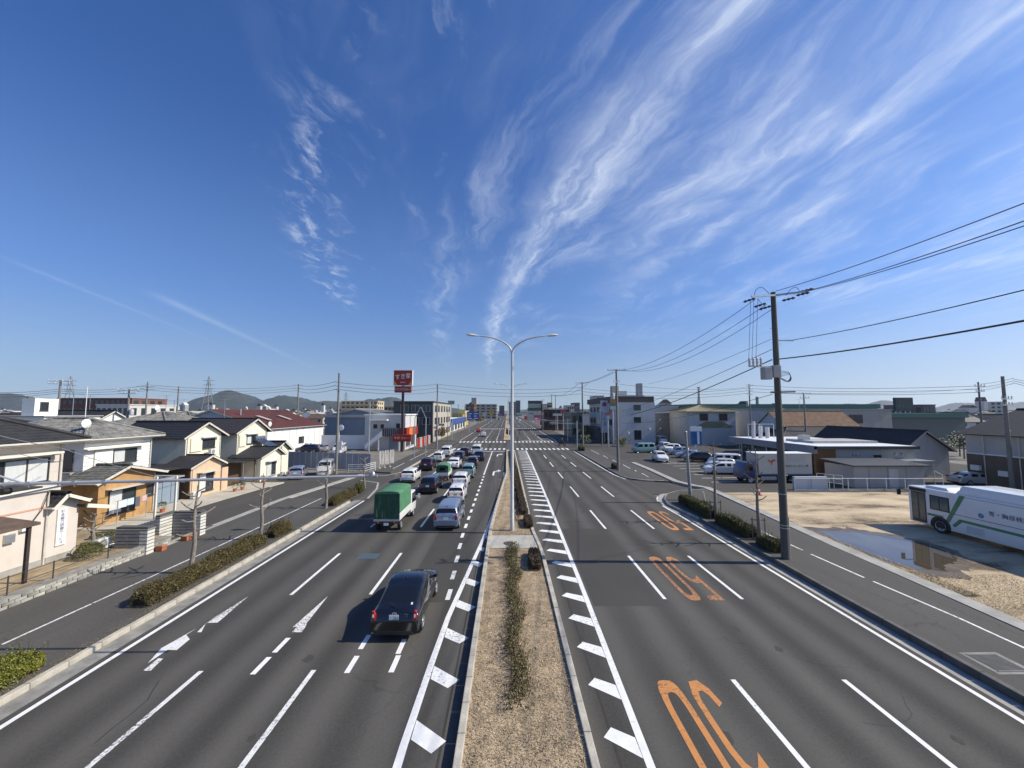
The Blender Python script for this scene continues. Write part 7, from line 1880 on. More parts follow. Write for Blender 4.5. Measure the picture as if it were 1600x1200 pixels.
for k in range(12): b.box(-29.2 + k * 0.27, -28.9 + k * 0.27, 80.7, 81.8, 0.25 + k * 0.24, 0.33 + k * 0.24)
b.extrude([(-29.4, 80.62, 0.3), (-29.4, 80.62, 1.2), (-26.0, 80.62, 4.1), (-26.0, 80.62, 3.0)], (0, 0.05, 0)); part('stair', b, M_WHITEW, s.t)
s.box(-21.49, -20.9, 81.0, 91, 2.9, 4.7, M_SRED, 'sign_band'); s.box(-22.4, -20.92, 80.8, 81.0, 2.9, 4.7, M_SRED, 'sign_band')
s.box(-20.95, -20.85, 83, 86.5, 3.0, 4.6, mat('sign orange', (0.62, 0.20, 0.03), 0.5, 0.06), 'sign_panel')
s.box(-24.8, -22.5, 81.85, 81.97, 0.2, 2.7, M_BLUEGREY, 'shutter'); s.box(-26.8, -26.6, 80.8, 81.0, 0, 2.9, M_WPAINT, 'pillar'); s.box(-22.6, -22.3, 80.8, 81.0, 0, 2.9, M_WPAINT, 'pillar')
s.window('+X', -21.5, 82.5, 86, 0.6, 2.6, panes=3, frame=M_AFRAME); s.window('+X', -21.5, 86.8, 90.5, 0.6, 2.6, panes=3, frame=M_AFRAME)
ps = thing('pole_sign', 'tall red pole sign of the restaurant with white brush lettering', 'sign', (-21.3, 79, 0.0))
b = MB(); b.box(-0.22, 0.22, -0.22, 0.22, 0, 13.6); part('post', b, mat('brown post', (0.06, 0.035, 0.03), 0.5, 0.1), ps, world=False)
zt0, zt1 = P(630, 602, 79).z, P(630, 579, 79).z
b = MB(); b.box(-1.85, 1.85, -0.35, 0.35, zt0, zt1); bd = part('top_board', b, M_SRED, ps, world=False, bevel=0.04)
b = MB()
b.box(-1.93, 1.93, -0.3, 0.3, zt0 - 0.08, zt0 - 0.003); b.box(-1.93, 1.93, -0.3, 0.3, zt1 + 0.003, zt1 + 0.08); b.box(-1.93, -1.853, -0.3, 0.3, zt0, zt1); b.box(1.853, 1.93, -0.3, 0.3, zt0, zt1); part('board_frame', b, M_WPAINT, bd, world=False)
text_mesh('lettering', 'すき家', 1.18, M_WINK, bd, (0.0, -0.36, (zt0 + zt1) / 2 + 0.22), (R(90), R(-6), 0), sx=0.92)
text_mesh('lettering', 'SUKIYA', 0.32, M_WINK, bd, (0.0, -0.36, zt0 + 0.55), (R(90), 0, 0))
for sx in (-1, 1):
    b = MB(); b.extrude([(sx * 1.82, -0.36, zt0 + 0.03), (sx * 1.1, -0.36, zt0 + 0.03), (sx * 1.82, -0.36, zt0 + 1.0)], (0, 0.008, 0)); part('corner_motif', b, M_SGOLD, bd, world=False)
z0_, z1_ = P(630, 613.5, 79).z, P(630, 603.5, 79).z
b = MB(); b.box(-1.7, 1.7, -0.3, 0.3, z0_, z1_); bd2 = part('lower_board', b, M_SRED, ps, world=False, bevel=0.03)
text_mesh('lettering', 'ドライブスルー', 0.5, M_WINK, bd2, (0, -0.31, (z0_ + z1_) / 2), (R(90), 0, 0), sx=0.95)
b = MB(); b.box(-1.9, 1.9, -0.26, 0.26, P(630, 690, 79).z, P(630, 678.5, 79).z); bd3 = part('entrance_board', b, M_SRED, ps, world=False, bevel=0.15)
text_mesh('lettering', '牛丼 カレー', 0.6, mat('cream lettering', (0.72, 0.60, 0.42), 0.5, 0.05), bd3, (0, -0.27, P(630, 684.5, 79).z), (R(90), 0, 0))
for i in range(6):
    x, y = -18.6 + 0.05 * i, 80.5 + i * 1.9
    t = thing('banner_flag', ['nearest', 'second', 'third', 'fourth', 'fifth', 'last'][i] + ' red and white banner flag before the restaurant', 'banner', (x, y, 0.1), R(20), 'red and white banner flags')
    b = MB(); b.cyl(0, 0, 0, 2.6, 0.02, n=6); part('pole', b, M_WPAINT, t, world=False)
    vs, fs = canvas_panel((0.01, 0, 0.5), (0.6, 0, 0.45), (0.6, 0, 2.55), (0.01, 0, 2.55), 6, 12, 0.06, 40 + i); part('cloth', MB().add(vs, fs), (mat('red banner cloth', (0.55, 0.06, 0.04), 0.9, 0.08), MATS['banner cloth'])[i % 2], t, world=False, smooth=True)
for i, (a_, y) in enumerate(((0, 66.5),)):
    t = thing('gantry_post', 'twin galvanised posts with a peaked top beside the outer lane', 'post', (-14.9, y, 0.13))
    for dx in (-0.0, 1.9):
        b = MB(); b.cyl(dx - 0.9, 0, 0, 6.9, 0.085, 0.075, n=10); part('post', b, M_STEEL, t, world=False, smooth=True)
        b = MB(); b.bar((dx - 0.9, 0, 6.85), (0.05, 0, 8.8), 0.13, 0.10); part('peak', b, M_STEEL, t, world=False)
# dark three-storey building with a beige flank
d3 = House('office_building', 'charcoal and beige three-storey office building by the junction', -25, 118, 0.0, 'building')
d3.box(-30.5, -20.05, 104, 136, 0.0, 10.6, M_CHAR); d3.box(-20.05, -19.8, 104, 136, 0.0, 10.6, M_BEIGE, 'side_wall'); d3.box(-30.7, -19.6, 103.8, 136.2, 10.6, 10.9, M_CHAR, 'parapet')
for z in (4.6, 8.0):
    for k in range(3): d3.window('-Y', 104, -28.6 + k * 2.9, -26.5 + k * 2.9, z, z + 1.9, panes=2, frame=M_AFRAME, sill=False)
for z in (1.2, 4.6, 8.0):
    for k in range(6): d3.window('+X', -19.8, 106 + k * 5.0, 108.4 + k * 5.0, z, z + 1.8, panes=2, frame=M_FRAME, sill=False)
sh = House('shop', 'blue-fronted shop far down the left side', -22, 172, 0.0, 'shop')
sh.box(-40, -22, 150, 205, 0, 5.0, M_WHITEW); sh.box(-22, -21.4, 150, 205, 3.0, 5.2, mat('shop blue', (0.03, 0.08, 0.32), 0.5, 0.06), 'fascia'); sh.box(-40, -21.42, 149.6, 150, 3.0, 5.2, MATS['shop blue'], 'fascia')
for k in range(5): sh.window('+X', -22, 153 + k * 10, 160 + k * 10, 0.4, 2.8, panes=3, frame=M_AFRAME)
for k in range(3): sh.window('-Y', 150, -38 + k * 5, -34.5 + k * 5, 0.4, 2.8, panes=2, frame=M_AFRAME)
sh = House('shop', 'yellow-topped shop behind the blue-fronted one', -30, 225, 0.0, 'shop')
sh.box(-52, -24, 212, 240, 0, 7.0, mat('mustard wall', (0.45, 0.34, 0.08), 0.7, 0.06)); sh.box(-52.3, -23.7, 211.7, 240.3, 7.0, 8.6, M_LIGHTROOF, 'roof')
for k in range(4): sh.window('-Y', 212, -50 + k * 6, -46 + k * 6, 0.6, 3.2, panes=2)
# overhead direction sign
ds = thing('direction_sign', 'pair of blue overhead direction boards left of the road', 'road sign', (-14.6, 150, 0.1))
b = MB(); b.cyl(0, 0, 0, 7.6, 0.16, 0.13, n=10); b.tube([(0, 0, 6.2), (3.5, 0, 6.4)], 0.08, 8); b.tube([(0, 0, 7.3), (3.5, 0, 7.4)], 0.08, 8); part('post', b, M_STEEL, ds, world=False)
for k in (0, 1):
    b = MB(); b.box(-0.9 + k * 2.35, 1.35 + k * 2.35, -0.15, -0.1, 4.6, 8.0); pn = part('board', b, mat('direction blue', (0.015, 0.07, 0.32), 0.4, 0.04), ds, world=False)
    for j in range(3):
        b = MB(); b.box(-0.6 + k * 2.35, 1.0 + k * 2.35 - 0.4 * (j % 2), -0.16, -0.152, 5.2 + j * 0.9, 5.5 + j * 0.9); part('legend', b, M_WINK, pn, world=False)
rs = thing('road_sign', 'small white board sign on a post at the left kerb beyond the junction', 'road sign', (-15.5, 107.5, 0.1)); b = MB(); b.cyl(0, 0, 0, 5.0, 0.06, n=8); part('post', b, M_STEEL, rs, world=False); b = MB(); b.box(-0.35, 0.35, -0.1, -0.05, 3.6, 4.9); part('board', b, M_WPAINT, rs, world=False)

# ------------------------------------------------------------------ buildings right of the road
def windows_row(h, face, c, a, n, step, w_, z, hgt, **k):
    for i in range(n): h.window(face, c, a + i * step, a + i * step + w_, z, z + hgt, **k)
g3 = House('office_building', 'pale grey three-storey building with dark top band at the right junction corner', 32, 112, 0.0, 'building')
g3.box(27.5, 37.5, 97, 128, 0, 10.4, M_LGREY); g3.box(26.9, 37.9, 98.5, 128.5, 10.4, 12.0, mat('brown black fascia', (0.05, 0.04, 0.035), 0.6, 0.1), 'fascia')
g3.box(25.2, 27.48, 104, 121, 0, 3.2, M_CHAR, 'canopy'); g3.box(24.6, 27.4, 103, 122, 3.2, 3.6, M_CHAR, 'canopy_roof')
for z in (4.4, 7.8): windows_row(g3, '-X', 27.5, 100, 6, 4.6, 3.2, z, 1.7, panes=2, frame=M_AFRAME, sill=False)
for z in (1.0, 5.3, 8.4): g3.window('-Y', 97, 32.1, 33.9, z, z + (1.4 if z > 2 else 2.4), panes=2, sill=False)
for i, (x, z) in enumerate(((30.6, 2.6), (36.0, 3.6))): b = MB(); b.lathe([(0, -0.12), (0.22, -0.06), (0.24, 0.0)], (x, 96.6, z), 'Y', 14); b.bar((x, 96.6, z), (x, 97, z + 0.6), 0.05); part('wall_lamp', b, M_WPAINT, g3.t)
b = MB(); b.extrude([(28.2, 96.94, 1.2), (32, 96.94, 5.6), (32, 96.94, 6.0), (28.2, 96.94, 1.6)], (0, 0.04, 0)); part('sloping_pipe', b, M_STEEL, g3.t)
b = MB(); b.box(29, 36, 100, 127, 12.0, 12.3); part('roof', b, M_LGREY, g3.t)
for k, (x, y, w_, h_) in enumerate(((29.8, 106, 1.8, 2.8), (33.0, 110, 2.4, 1.6), (36, 104, 1.2, 3.4))): b = MB(); b.box(x - w_ / 2, x + w_ / 2, y - 1, y + 1, 12.3, 12.3 + h_); part('roof_plant', b, (M_BEIGE, M_STEEL, M_GREYW)[k], g3.t)
vs_ = thing('vertical_sign', 'tall white vertical shop sign on the corner of the grey building', 'sign', (25.6, 101, 0)); b = MB(); b.box(-0.9, 0.9, -0.3, 0.3, 2.6, 11.0); bd = part('board', b, mat('bluish white board', (0.48, 0.52, 0.58), 0.5, 0.04), vs_, world=False); b = MB(); b.cyl(0, 0, 0, 2.6, 0.14, n=10); part('post', b, M_STEEL, vs_, world=False)
text_mesh('lettering', 'ワイズ', 1.25, mat('navy lettering', (0.03, 0.06, 0.2), 0.5, 0.05), bd, (0, -0.31, 6.0), (R(90), 0, 0), vertical=True)
b = MB(); b.lathe([(0.0, -0.31), (0.6, -0.31), (0.6, -0.29)], (0, 0, 10.0), 'Y', 20); part('emblem', b, mat('sign crimson', (0.35, 0.05, 0.07), 0.5, 0.05), bd, world=False)
w = House('warehouse', 'low grey warehouse wall behind the parking lot', 45, 112, 0.0, 'warehouse')
w.box(38.2, 53, 103, 122, 0, 7.6, mat('mid grey cladding', (0.235, 0.235, 0.23), 0.7, 0.05, 0.6, dirt=0.2)); w.box(38.0, 53.2, 102.8, 122.2, 7.6, 7.75, M_GREYW, 'coping')
for x, z in ((41, 5.9), (41, 3.6), (46.6, 5.9)): b = MB(); b.lathe([(0, -0.12), (0.2, -0.06), (0.22, 0.0)], (x, 102.5, z), 'Y', 14); b.bar((x, 102.55, z), (x - 0.8, 103, z - 0.9), 0.05); part('wall_lamp', b, M_WPAINT, w.t)
w = House('garage', 'garage building with tan hipped roof and a wide pale shutter', 50, 92, 0.0, 'building')
w.box(43.6, 55, 92, 102.8, 0, 8.2, M_LGREY); w.hip_roof(43.6, 55, 92, 102.8, 8.2, 9.6, mat('tan sheet roof', (0.24, 0.21, 0.12), 0.7, 0.1), over=1.0, tile=False)
w.window('-Y', 92, 46.3, 48.3, 6.0, 7.6); w.window('-Y', 92, 51.0, 53.0, 6.0, 7.6)
b = MB(); b.box(45.6, 53.8, 91.8, 91.95, 0, 4.2); part('shutter', b, mat('pale shutter', (0.46, 0.47, 0.46), 0.6, 0.03), w.t)
b = MB(); b.extrude([(45.1, 91.6, 4.4), (54.2, 91.6, 4.4), (51.6, 91.6, 5.7), (47.7, 91.6, 5.7)], (0, 0.35, 0)); part('gable_screen', b, MATS['tan sheet roof'], w.t)
pl_ = thing('pylon_sign', 'blue and white pylon sign in the right parking lot', 'sign', (37.4, 76, 0)); b = MB(); b.box(-0.2, 0.2, -0.2, 0.2, 0, 3.0); part('post', b, M_WPAINT, pl_, world=False); b = MB(); b.box(-1.0, 1.0, -0.25, 0.25, 1.6, 5.0); bd = part('board', b, mat('pylon blue', (0.03, 0.14, 0.32), 0.4, 0.05), pl_, world=False); b = MB(); b.box(-1.05, 1.05, -0.3, 0.3, 4.2, 5.1); part('cap_board', b, M_WPAINT, bd, world=False); b = MB(); b.box(0.1, 0.55, -0.27, -0.255, 1.7, 4.15); part('stripe', b, M_WPAINT, bd, world=False)
# pharmacy-like flat shop
sp_ = House('shop', 'long flat-roofed shop with white roof and brown brick corner beside the lot', 44, 55, 0.0, 'shop')
M_SHOPW = mat('pale grey shop cladding', (0.40, 0.395, 0.375), 0.7, 0.04, 0.5, dirt=0.15)
sp_.box(38.4, 49.0, 46, 63, 0, 3.75, M_SHOPW); sp_.box(36.9, 49.3, 45.7, 63.4, 3.75, 3.95, mat('white roof sheet', (0.74, 0.75, 0.76), 0.5, 0.03), 'roof')
sp_.box(36.6, 49.35, 45.6, 45.7, 3.6, 3.97, M_CHAR, 'roof_edge'); sp_.box(36.6, 36.9, 45.6, 63.4, 3.1, 4.0, mat('slate blue fascia', (0.20, 0.22, 0.26), 0.5, 0.05), 'fascia')
M_BRICK = mat('brown brick', (0.22, 0.11, 0.045), 0.85, 0.18, 4, dirt=0.2)
core = sp_.box(36.95, 39.3, 45.85, 45.998, 0, 3.58, mat('brown mortar', (0.13, 0.08, 0.05), 0.95, 0.1), 'brick_panel')
bk_ = MB().box(0.008, 0.382, -0.02, 0.0, 0.008, 0.142).mesh('brick', M_BRICK)
for r in range(23):
    for k in range(6):
        x = 36.97 + k * 0.39 + (0.0 if r % 2 else -0.0)
        link('brick', bk_, core, (x - wloc(core).x, 45.85 - wloc(core).y, 0.02 + r * 0.154 - wloc(core).z))
sp_.box(36.97, 38.3, 46.0, 46.3, 0, 3.58, M_BRICK, 'brick_return')
for k in range(5): sp_.window('-X', 38.4, 48 + k * 3.0, 50.6 + k * 3.0, 0.2, 2.9, panes=2, frame=M_DSTEEL, sill=False)
for k in range(5): b = MB(); b.cyl(37.1, 48.5 + k * 3.2, 0, 3.1, 0.09, n=8); part('column', b, M_LGREY, sp_.t)
sp_.window('-Y', 46, 44.0, 44.9, 1.6, 2.9, panes=1, frame=M_DSTEEL)
for x in (41.6, 41.95, 46.6, 47.4): b = MB(); b.lathe([(0, -0.16), (0.13, -0.14), (0.15, 0.0)], (x, 45.99, 3.0), 'Y', 12); part('vent_cowl', b, M_STEEL, sp_.t)
sp_.box(40, 48.5, 50, 55, 3.95, 4.25, M_LIGHTROOF, 'roof_light')
b = MB(); b.box(40.2, 41.2, 52, 53, 4.25, 4.9); part('roof_plant', b, M_STEEL, sp_.t, bevel=0.03)
tk = thing('water_tank', 'cylindrical tanks and frame on the flat shop roof', 'tank', (38.6, 60, 3.95)); 
for dx, h_ in ((0, 2.6), (1.1, 1.9), (2.2, 1.7)): b = MB(); b.cyl(dx, 0, 0, h_, 0.28, n=14); part('tank', b, M_LGREY, tk, world=False, smooth=True)
b = MB()
for x in (-1.2, 0.6, 2.8): b.bar((x, -0.6, 0), (x, -0.6, 2.2), 0.06)
b.bar((-1.2, -0.6, 2.2), (2.8, -0.6, 2.2), 0.06); part('frame', b, M_WPAINT, tk, world=False)
s2 = House('storage_shed', 'long grey lean-to shed with dark edge in front of the flat shop', 42, 42.5, 0.0, 'shed')
s2.box(37.0, 44.6, 41, 44.8, 0, 2.25, M_SHOPW); b = MB(); b.extrude([(36.6, 40.6, 2.28), (45.0, 40.6, 2.28), (45.0, 45.0, 2.55), (36.6, 45.0, 2.55)], (0, 0, 0.12)); part('roof', b, M_CHAR, s2.t)
for x in (38.6, 40.6, 42.6): b = MB(); b.box(x - 0.02, x + 0.02, 40.97, 41.0, 0, 2.2); part('panel_joint', b, M_GREYW, s2.t)
b = MB(); b.box(40.7, 41.7, 40.94, 40.998, 0.0, 2.0); part('door', b, M_LGREY, s2.t)
rail_fence([(29.5, 39.6, 0.02), (33.0, 39.5, 0.02), (44.5, 39.2, 0.02)], 1.25, 'white pipe fence along the back of the dirt lot', posts=1.9, rails=(0.06, 1.0))
rail_fence([(44.6, 39.3, 0.02), (47.0, 42.2, 0.02)], 1.6, 'white pipe fence turning back by the parked estate car', posts=1.9, rails=(0.1, 1.0))
t = thing('utility_cabinet', 'pale grey cabinet on the white fence behind the delivery truck', 'cabinet', (31.4, 40.0, 0.02)); b = MB(); b.box(-1.7, 1.7, -0.2, 0.2, 0, 1.35); part('casing', b, mat('pale blue grey cabinet', (0.42, 0.46, 0.50), 0.5, 0.03), t, world=False, bevel=0.02); b = MB(); b.box(-0.01, 0.01, -0.215, -0.2, 0.1, 1.3); part('door_joint', b, M_GREYW, t, world=False)
# handrail steps beside it
rail_fence([(33.6, 41.8, 0.02), (35.0, 40.2, 0.02)], 1.4, 'white slanting handrail left of the grey shed', posts=0.7, rails=(0.4, 0.7, 1.0))
cn = thing('traffic_cone', 'red and white traffic cone at the edge of the dirt lot', 'cone', (24.2, 37.2, 0.1)); b = MB(); b.lathe([(0.0, 0.78), (0.04, 0.78), (0.15, 0.05)], n=14); part('cone', b, mat('cone red', (0.55, 0.04, 0.05), 0.5, 0.04), cn, world=False, smooth=True); b = MB(); b.lathe([(0.078, 0.56), (0.102, 0.40)], n=14); b.v = [(x * 1.04, y * 1.04, z) for x, y, z in b.v]; part('stripe', b, M_WPAINT, cn, world=False); b = MB(); b.box(-0.19, 0.19, -0.19, 0.19, 0, 0.05); part('base', b, M_BLACKP, cn, world=False)
# houses behind the shop
h = House('house', 'house with rusty brown roof behind the flat shop', 57, 76, 0.0)
h.gable_wall(52, 66, 72, 79, 0, 5.6, 8.0, 'X', mat('bluish white render', (0.50, 0.53, 0.56), 0.85, 0.04, 1.0)); h.gable_roof(52, 66, 72, 79, 5.6, 8.0, 'X', mat('rusty brown tile', (0.17, 0.10, 0.06), 0.85, 0.25, 1.5, dirt=0.3), over=0.6)
h.window('-Y', 72, 59, 61.5, 3.4, 4.8); h.window('-Y', 72, 55.5, 56.2, 3.4, 4.8, panes=1); h.window('-X', 52, 74.5, 76, 3.6, 4.8)
h = House('apartment_block', 'two-storey grey-beige block behind the brown-roofed house', 78, 86, 0.0, 'building')
h.box(64.5, 84, 83, 97, 0, 8.4, mat('grey beige render', (0.36, 0.34, 0.31), 0.85, 0.05, 0.8, dirt=0.2)); h.box(58, 64.5, 83, 97, 0, 8.4, M_LGREY); h.box(57.8, 84.2, 82.8, 97.2, 8.4, 8.6, M_GREYW, 'parapet')
for x in (66, 74.5): 
    for z in (1.6, 5.6): h.window('-Y', 83, x, x + 3.0, z, z + 1.8, panes=2)
h.window('-Y', 83, 60.2, 61.6, 5.2, 7.0, panes=1)
h = House('factory', 'long pale blue factory hall with green roof edge', 100, 140, 0.0, 'factory')
h.box(62, 125, 128, 160, 0, 9.2, mat('pale blue cladding', (0.40, 0.50, 0.56), 0.6, 0.04, 0.4)); h.box(61.5, 125.5, 127.5, 160.5, 9.2, 10.6, mat('green roof edge', (0.05, 0.14, 0.11), 0.5, 0.05), 'roof_edge'); b = MB(); b.cyl(92, 140, 10.6, 13.5, 0.5, n=12); part('chimney', b, M_GREYW, h.t)
h = House('factory', 'low green-roofed hall right of the long factory', 112, 112, 0.0, 'factory'); h.box(93, 128, 106, 124, 0, 6.4, mat('olive cladding', (0.16, 0.17, 0.14), 0.7, 0.06)); h.box(92.5, 128.5, 105.5, 124.5, 6.4, 7.6, MATS['green roof edge'], 'roof_edge')
bb = thing('billboard', 'dark rooftop billboard with green lettering over the right roofs', 'billboard', (117, 112, 7.6)); b = MB(); b.box(-2.6, 2.6, -0.4, 0.4, 0.6, 4.6); bd = part('board', b, M_CHAR, bb, world=False); 
for k in range(4): b = MB(); b.bar((-2.2 + k * 1.45, 0.2, 0), (-2.2 + k * 1.45, 0.2, 0.6), 0.2); part('leg', b, M_STEEL, bb, world=False)
text_mesh('lettering', 'グリーン', 1.05, mat('billboard green', (0.10, 0.26, 0.16), 0.5, 0.05), bd, (0, -0.41, 1.9), (R(90), 0, 0))
h = House('house', 'long dark-roofed house between the flat shop and the brown-walled house', 53, 52, 0.0)
h.gable_wall(49.6, 55.5, 48.0, 62, 0, 3.4, 5.6, 'Y', M_LGREY, mid=52.4)
h.gable_roof(49.6, 55.5, 48.0, 62, 3.4, 5.6, 'Y', M_SLATE, over=0.5, gov=0.5, tile=False, mid=52.4, board=M_BEIGE)
h2 = House('house', 'broad black-roofed house behind the flat shop', 58, 62, 0.0); h2.box(46, 66, 64, 71, 0, 3.4, M_LGREY); h2.hip_roof(46, 66, 64, 71, 3.4, 5.4, M_SLATE, over=0.6, tile=False)
b3 = House('house', 'large two-tone house with brown lower wall and black roof at the right edge', 58, 33, 0.0)
b3.gable_wall(52, 66, 24, 43.2, 3.5, 5.7, 8.2, 'Y', M_SHOPW); b3.box(51.96, 66, 23.96, 43.2, 0, 3.4, mat('brown sided wall', (0.135, 0.105, 0.075), 0.85, 0.08, 1.0)); b3.box(51.9, 66, 23.9, 43.2, 3.4, 3.52, M_WPAINT, 'belt_course')
b3.gable_roof(52, 66, 24, 43.2, 5.7, 8.2, 'Y', M_TBLACK, over=0.6, gov=0.5)
for y in (41.5, 38.6, 36): b = MB(); b.cyl(51.88, y, 0, 5.6, 0.05, n=6); part('downpipe', b, M_BOARD, b3.t)
for i, (y, z) in enumerate(((42.2, 1.6), (39.8, 1.3))): aircon(51.7, y, z, ('air conditioner unit on the brown wall, left one', 'air conditioner unit on the brown wall, right one')[i], group='wall units on the brown house')
cp = thing('carport', 'low grey carport between the dark-roofed house and the brown wall', 'carport', (47.6, 46, 0)); b = MB(); b.box(-1.6, 1.8, -2, 2.2, 2.3, 2.42); part('roof', b, M_STEEL, cp, world=False)
for x in (-1.4, 1.6): b = MB(); b.cyl(x, -1.8, 0, 2.3, 0.06, n=8); part('post', b, M_STEEL, cp, world=False)
b = MB(); b.box(-1.5, -0.2, 0.3, 2.0, 0, 2.0); part('store', b, M_PEACH if False else M_BEIGE, cp, world=False)
# ------------------------------------------------------------------ bus, delivery truck, motorcycle
M_BUSW = mat('white bus paint', (0.72, 0.73, 0.73), 0.35, 0.02, coat=0.5)
M_BUSG = mat('bus green stripe', (0.03, 0.22, 0.11), 0.4, 0.03, coat=0.3)
bus = thing('bus', 'white medical check-up bus with green stripes on the dirt lot', 'bus', (29.85, 17.0, 0.10))
def bpart(nm, b, m, par=None, **k): return part(nm, b, m, par or bus, world=False, **k)
b = MB(); b.box(-1.24, 1.24, 0, 10.5, 0.32, 2.78); bpart('body', b, M_BUSW, bevel=0.09, smooth=True)
b = MB(); b.extrude([(-1.1, 1.2, 2.74), (-1.1, 7.7, 2.74), (-1.02, 7.35, 3.3), (-1.02, 1.5, 3.3)], (2.2, 0, 0)); bpart('roof_hump', b, M_BUSW, bevel=0.06, smooth=True)
b = MB(); b.extrude([(-1.0, 8.1, 2.74), (-1.0, 9.6, 2.74), (-0.95, 9.5, 2.95), (-0.95, 8.3, 2.95)], (2.0, 0, 0)); bpart('roof_duct', b, M_BUSW, bevel=0.04, smooth=True)
b = MB(); b.lathe([(0, 3.5), (0.6, 3.48), (0.75, 3.3)], (0.2, 4.4, 0), n=20); bpart('roof_dome', b, M_BUSW, smooth=True)
X = -1.24
def side(nm, pts, m, d=0.006, par=None):
    b = MB(); b.extrude([(X - d, y, z) for y, z in pts], (d - 0.001, 0, 0)); return bpart(nm, b, m, par)
dr = side('door', [(9.35, 0.42), (10.28, 0.42), (10.28, 2.45), (9.35, 2.45)], M_DSTEEL, 0.012)
for y0 in (9.41, 9.86): side('door_glass', [(y0, 0.6), (y0 + 0.36, 0.6), (y0 + 0.36, 2.35), (y0, 2.35)], mat('door glass', (0.14, 0.15, 0.12), 0.1, 0.1), 0.02, dr)
side('door_header', [(9.3, 2.47), (10.4, 2.47), (10.4, 2.70), (9.3, 2.70)], M_BLACKP)
wn = side('side_window', [(7.95, 1.45), (9.1, 1.45), (9.1, 2.4), (7.95, 2.4)], M_BLACKP, 0.012)
for y0 in (8.02, 8.55): side('pane', [(y0, 1.52), (y0 + 0.47, 1.52), (y0 + 0.47, 2.33), (y0, 2.33)], mat('bus window', (0.06, 0.11, 0.12), 0.1, 0.05), 0.02, wn)
side('green_stripe', [(8.35, 1.0), (9.3, 1.0), (9.3, 1.16), (8.35, 1.16)], M_BUSG)
side('green_stripe', [(8.0, 0.85), (8.25, 0.85), (7.35, 2.7), (7.05, 2.7)], M_BUSG)
side('green_stripe', [(7.72, 0.62), (7.86, 0.72), (7.45, 1.2), (7.3, 1.05)], M_BUSG)
side('green_stripe', [(0.1, 0.98), (7.42, 1.05), (7.42, 1.21), (0.1, 1.14)], M_BUSG)
side('trim_line', [(0.05, 1.44), (7.9, 1.44), (7.9, 1.47), (0.05, 1.47)], M_DSTEEL)
side('gutter_line', [(0.05, 2.62), (7.2, 2.62), (7.2, 2.65), (0.05, 2.65)], M_GREYW)
side('hatch', [(6.2, 0.5), (7.1, 0.5), (7.1, 0.92), (6.2, 0.92)], mat('hatch grey', (0.50, 0.53, 0.55), 0.5, 0.03))
o = side('emblem', [(6.3 + 0.16 * math.cos(a), 1.72 + 0.16 * math.sin(a)) for a in (0, 0.9, 1.6, 2.6, 3.5, 4.4, 5.4)], mat('emblem blue', (0.06, 0.25, 0.42), 0.4, 0.04))
text_mesh('lettering', '胃・胸部検診車', 0.30, mat('bus lettering', (0.06, 0.07, 0.12), 0.5, 0.05), bus, (X - 0.008, 4.85, 1.95), (R(90), 0, R(-90)), space=1.05)
for y in (8.55, 3.6):
    side('wheel_arch', [(y + 0.60 * math.cos(a), 0.48 + 0.60 * math.sin(a)) for a in [math.pi * (-0.08 + 1.16 * k / 16) for k in range(17)]], M_BLACKP, 0.008)
    for sx in (-1, 1): add_wheel(bus, sx * 1.255, y, 0.47, wells=False)
b = MB(); b.box(-1.1, 1.1, 10.49, 10.53, 1.3, 2.5); bpart('windscreen', b, M_CARGLASS, bevel=0.01)
b = MB(); b.tube([(-1.2, 10.4, 2.35), (-1.5, 10.7, 2.5), (-1.62, 10.75, 2.45)], 0.025, 6); b.box(-1.74, -1.54, 10.7, 10.8, 2.05, 2.45); bpart('mirror', b, M_BLACKP)
for sx in (-1, 1): b = MB(); b.box(sx * 0.9 - 0.16, sx * 0.9 + 0.16, 10.5, 10.54, 0.65, 0.85); bpart('headlamp', b, M_LENS)

tr = thing('delivery_truck', 'white box delivery truck with a red kangaroo emblem beside the flat shop', 'truck', (31.0, 44.6, 0.012))
def tp(nm, b, m, par=None, **k): return part(nm, b, m, par or tr, world=False, **k)
b = MB(); b.box(-2.6, 3.5, -1.1, 1.1, 0.92, 3.3); tp('cargo_box', b, mat('ivory box', (0.52, 0.48, 0.41), 0.5, 0.03, dirt=0.1), bevel=0.03)
b = MB(); b.box(-2.65, 3.55, -1.14, 1.14, 3.3, 3.36); tp('box_top', b, M_WPAINT)
b = MB(); b.box(-2.6, 3.5, -1.112, -1.1, 0.94, 1.08); tp('blue_band', b, mat('band blue', (0.05, 0.09, 0.25), 0.5, 0.05))
b = MB(); b.box(-4.1, 3.5, -0.45, 0.45, 0.55, 0.9); tp('chassis', b, M_BLACKP)
b = MB(); b.extrude([(-4.35, -1.02, 0.5), (-2.75, -1.02, 0.5), (-2.75, -1.02, 2.25), (-3.9, -1.02, 2.3), (-4.3, -1.02, 1.4)], (0, 2.04, 0)); tp('cab', b, mat('cab navy', (0.02, 0.035, 0.12), 0.35, 0.04, coat=0.6), bevel=0.05, smooth=True)
b = MB(); b.extrude([(-4.15, -1.035, 1.45), (-3.2, -1.035, 1.4), (-3.2, -1.035, 2.1), (-3.85, -1.035, 2.12)], (0, 0.01, 0)); tp('side_window', b, M_CARGLASS)
for x in (-3.5, 1.9):
    for sy in (-1, 1):
        w_ = link('wheel', TYRE, tr, (x, sy * 0.9, 0.42)); w_.scale = (1.33 * (1), 1.33, 1.33); w_.rotation_euler = (0, 0, R(90) * -1 if sy < 0 else R(90)); link('rim', RIM, w_)
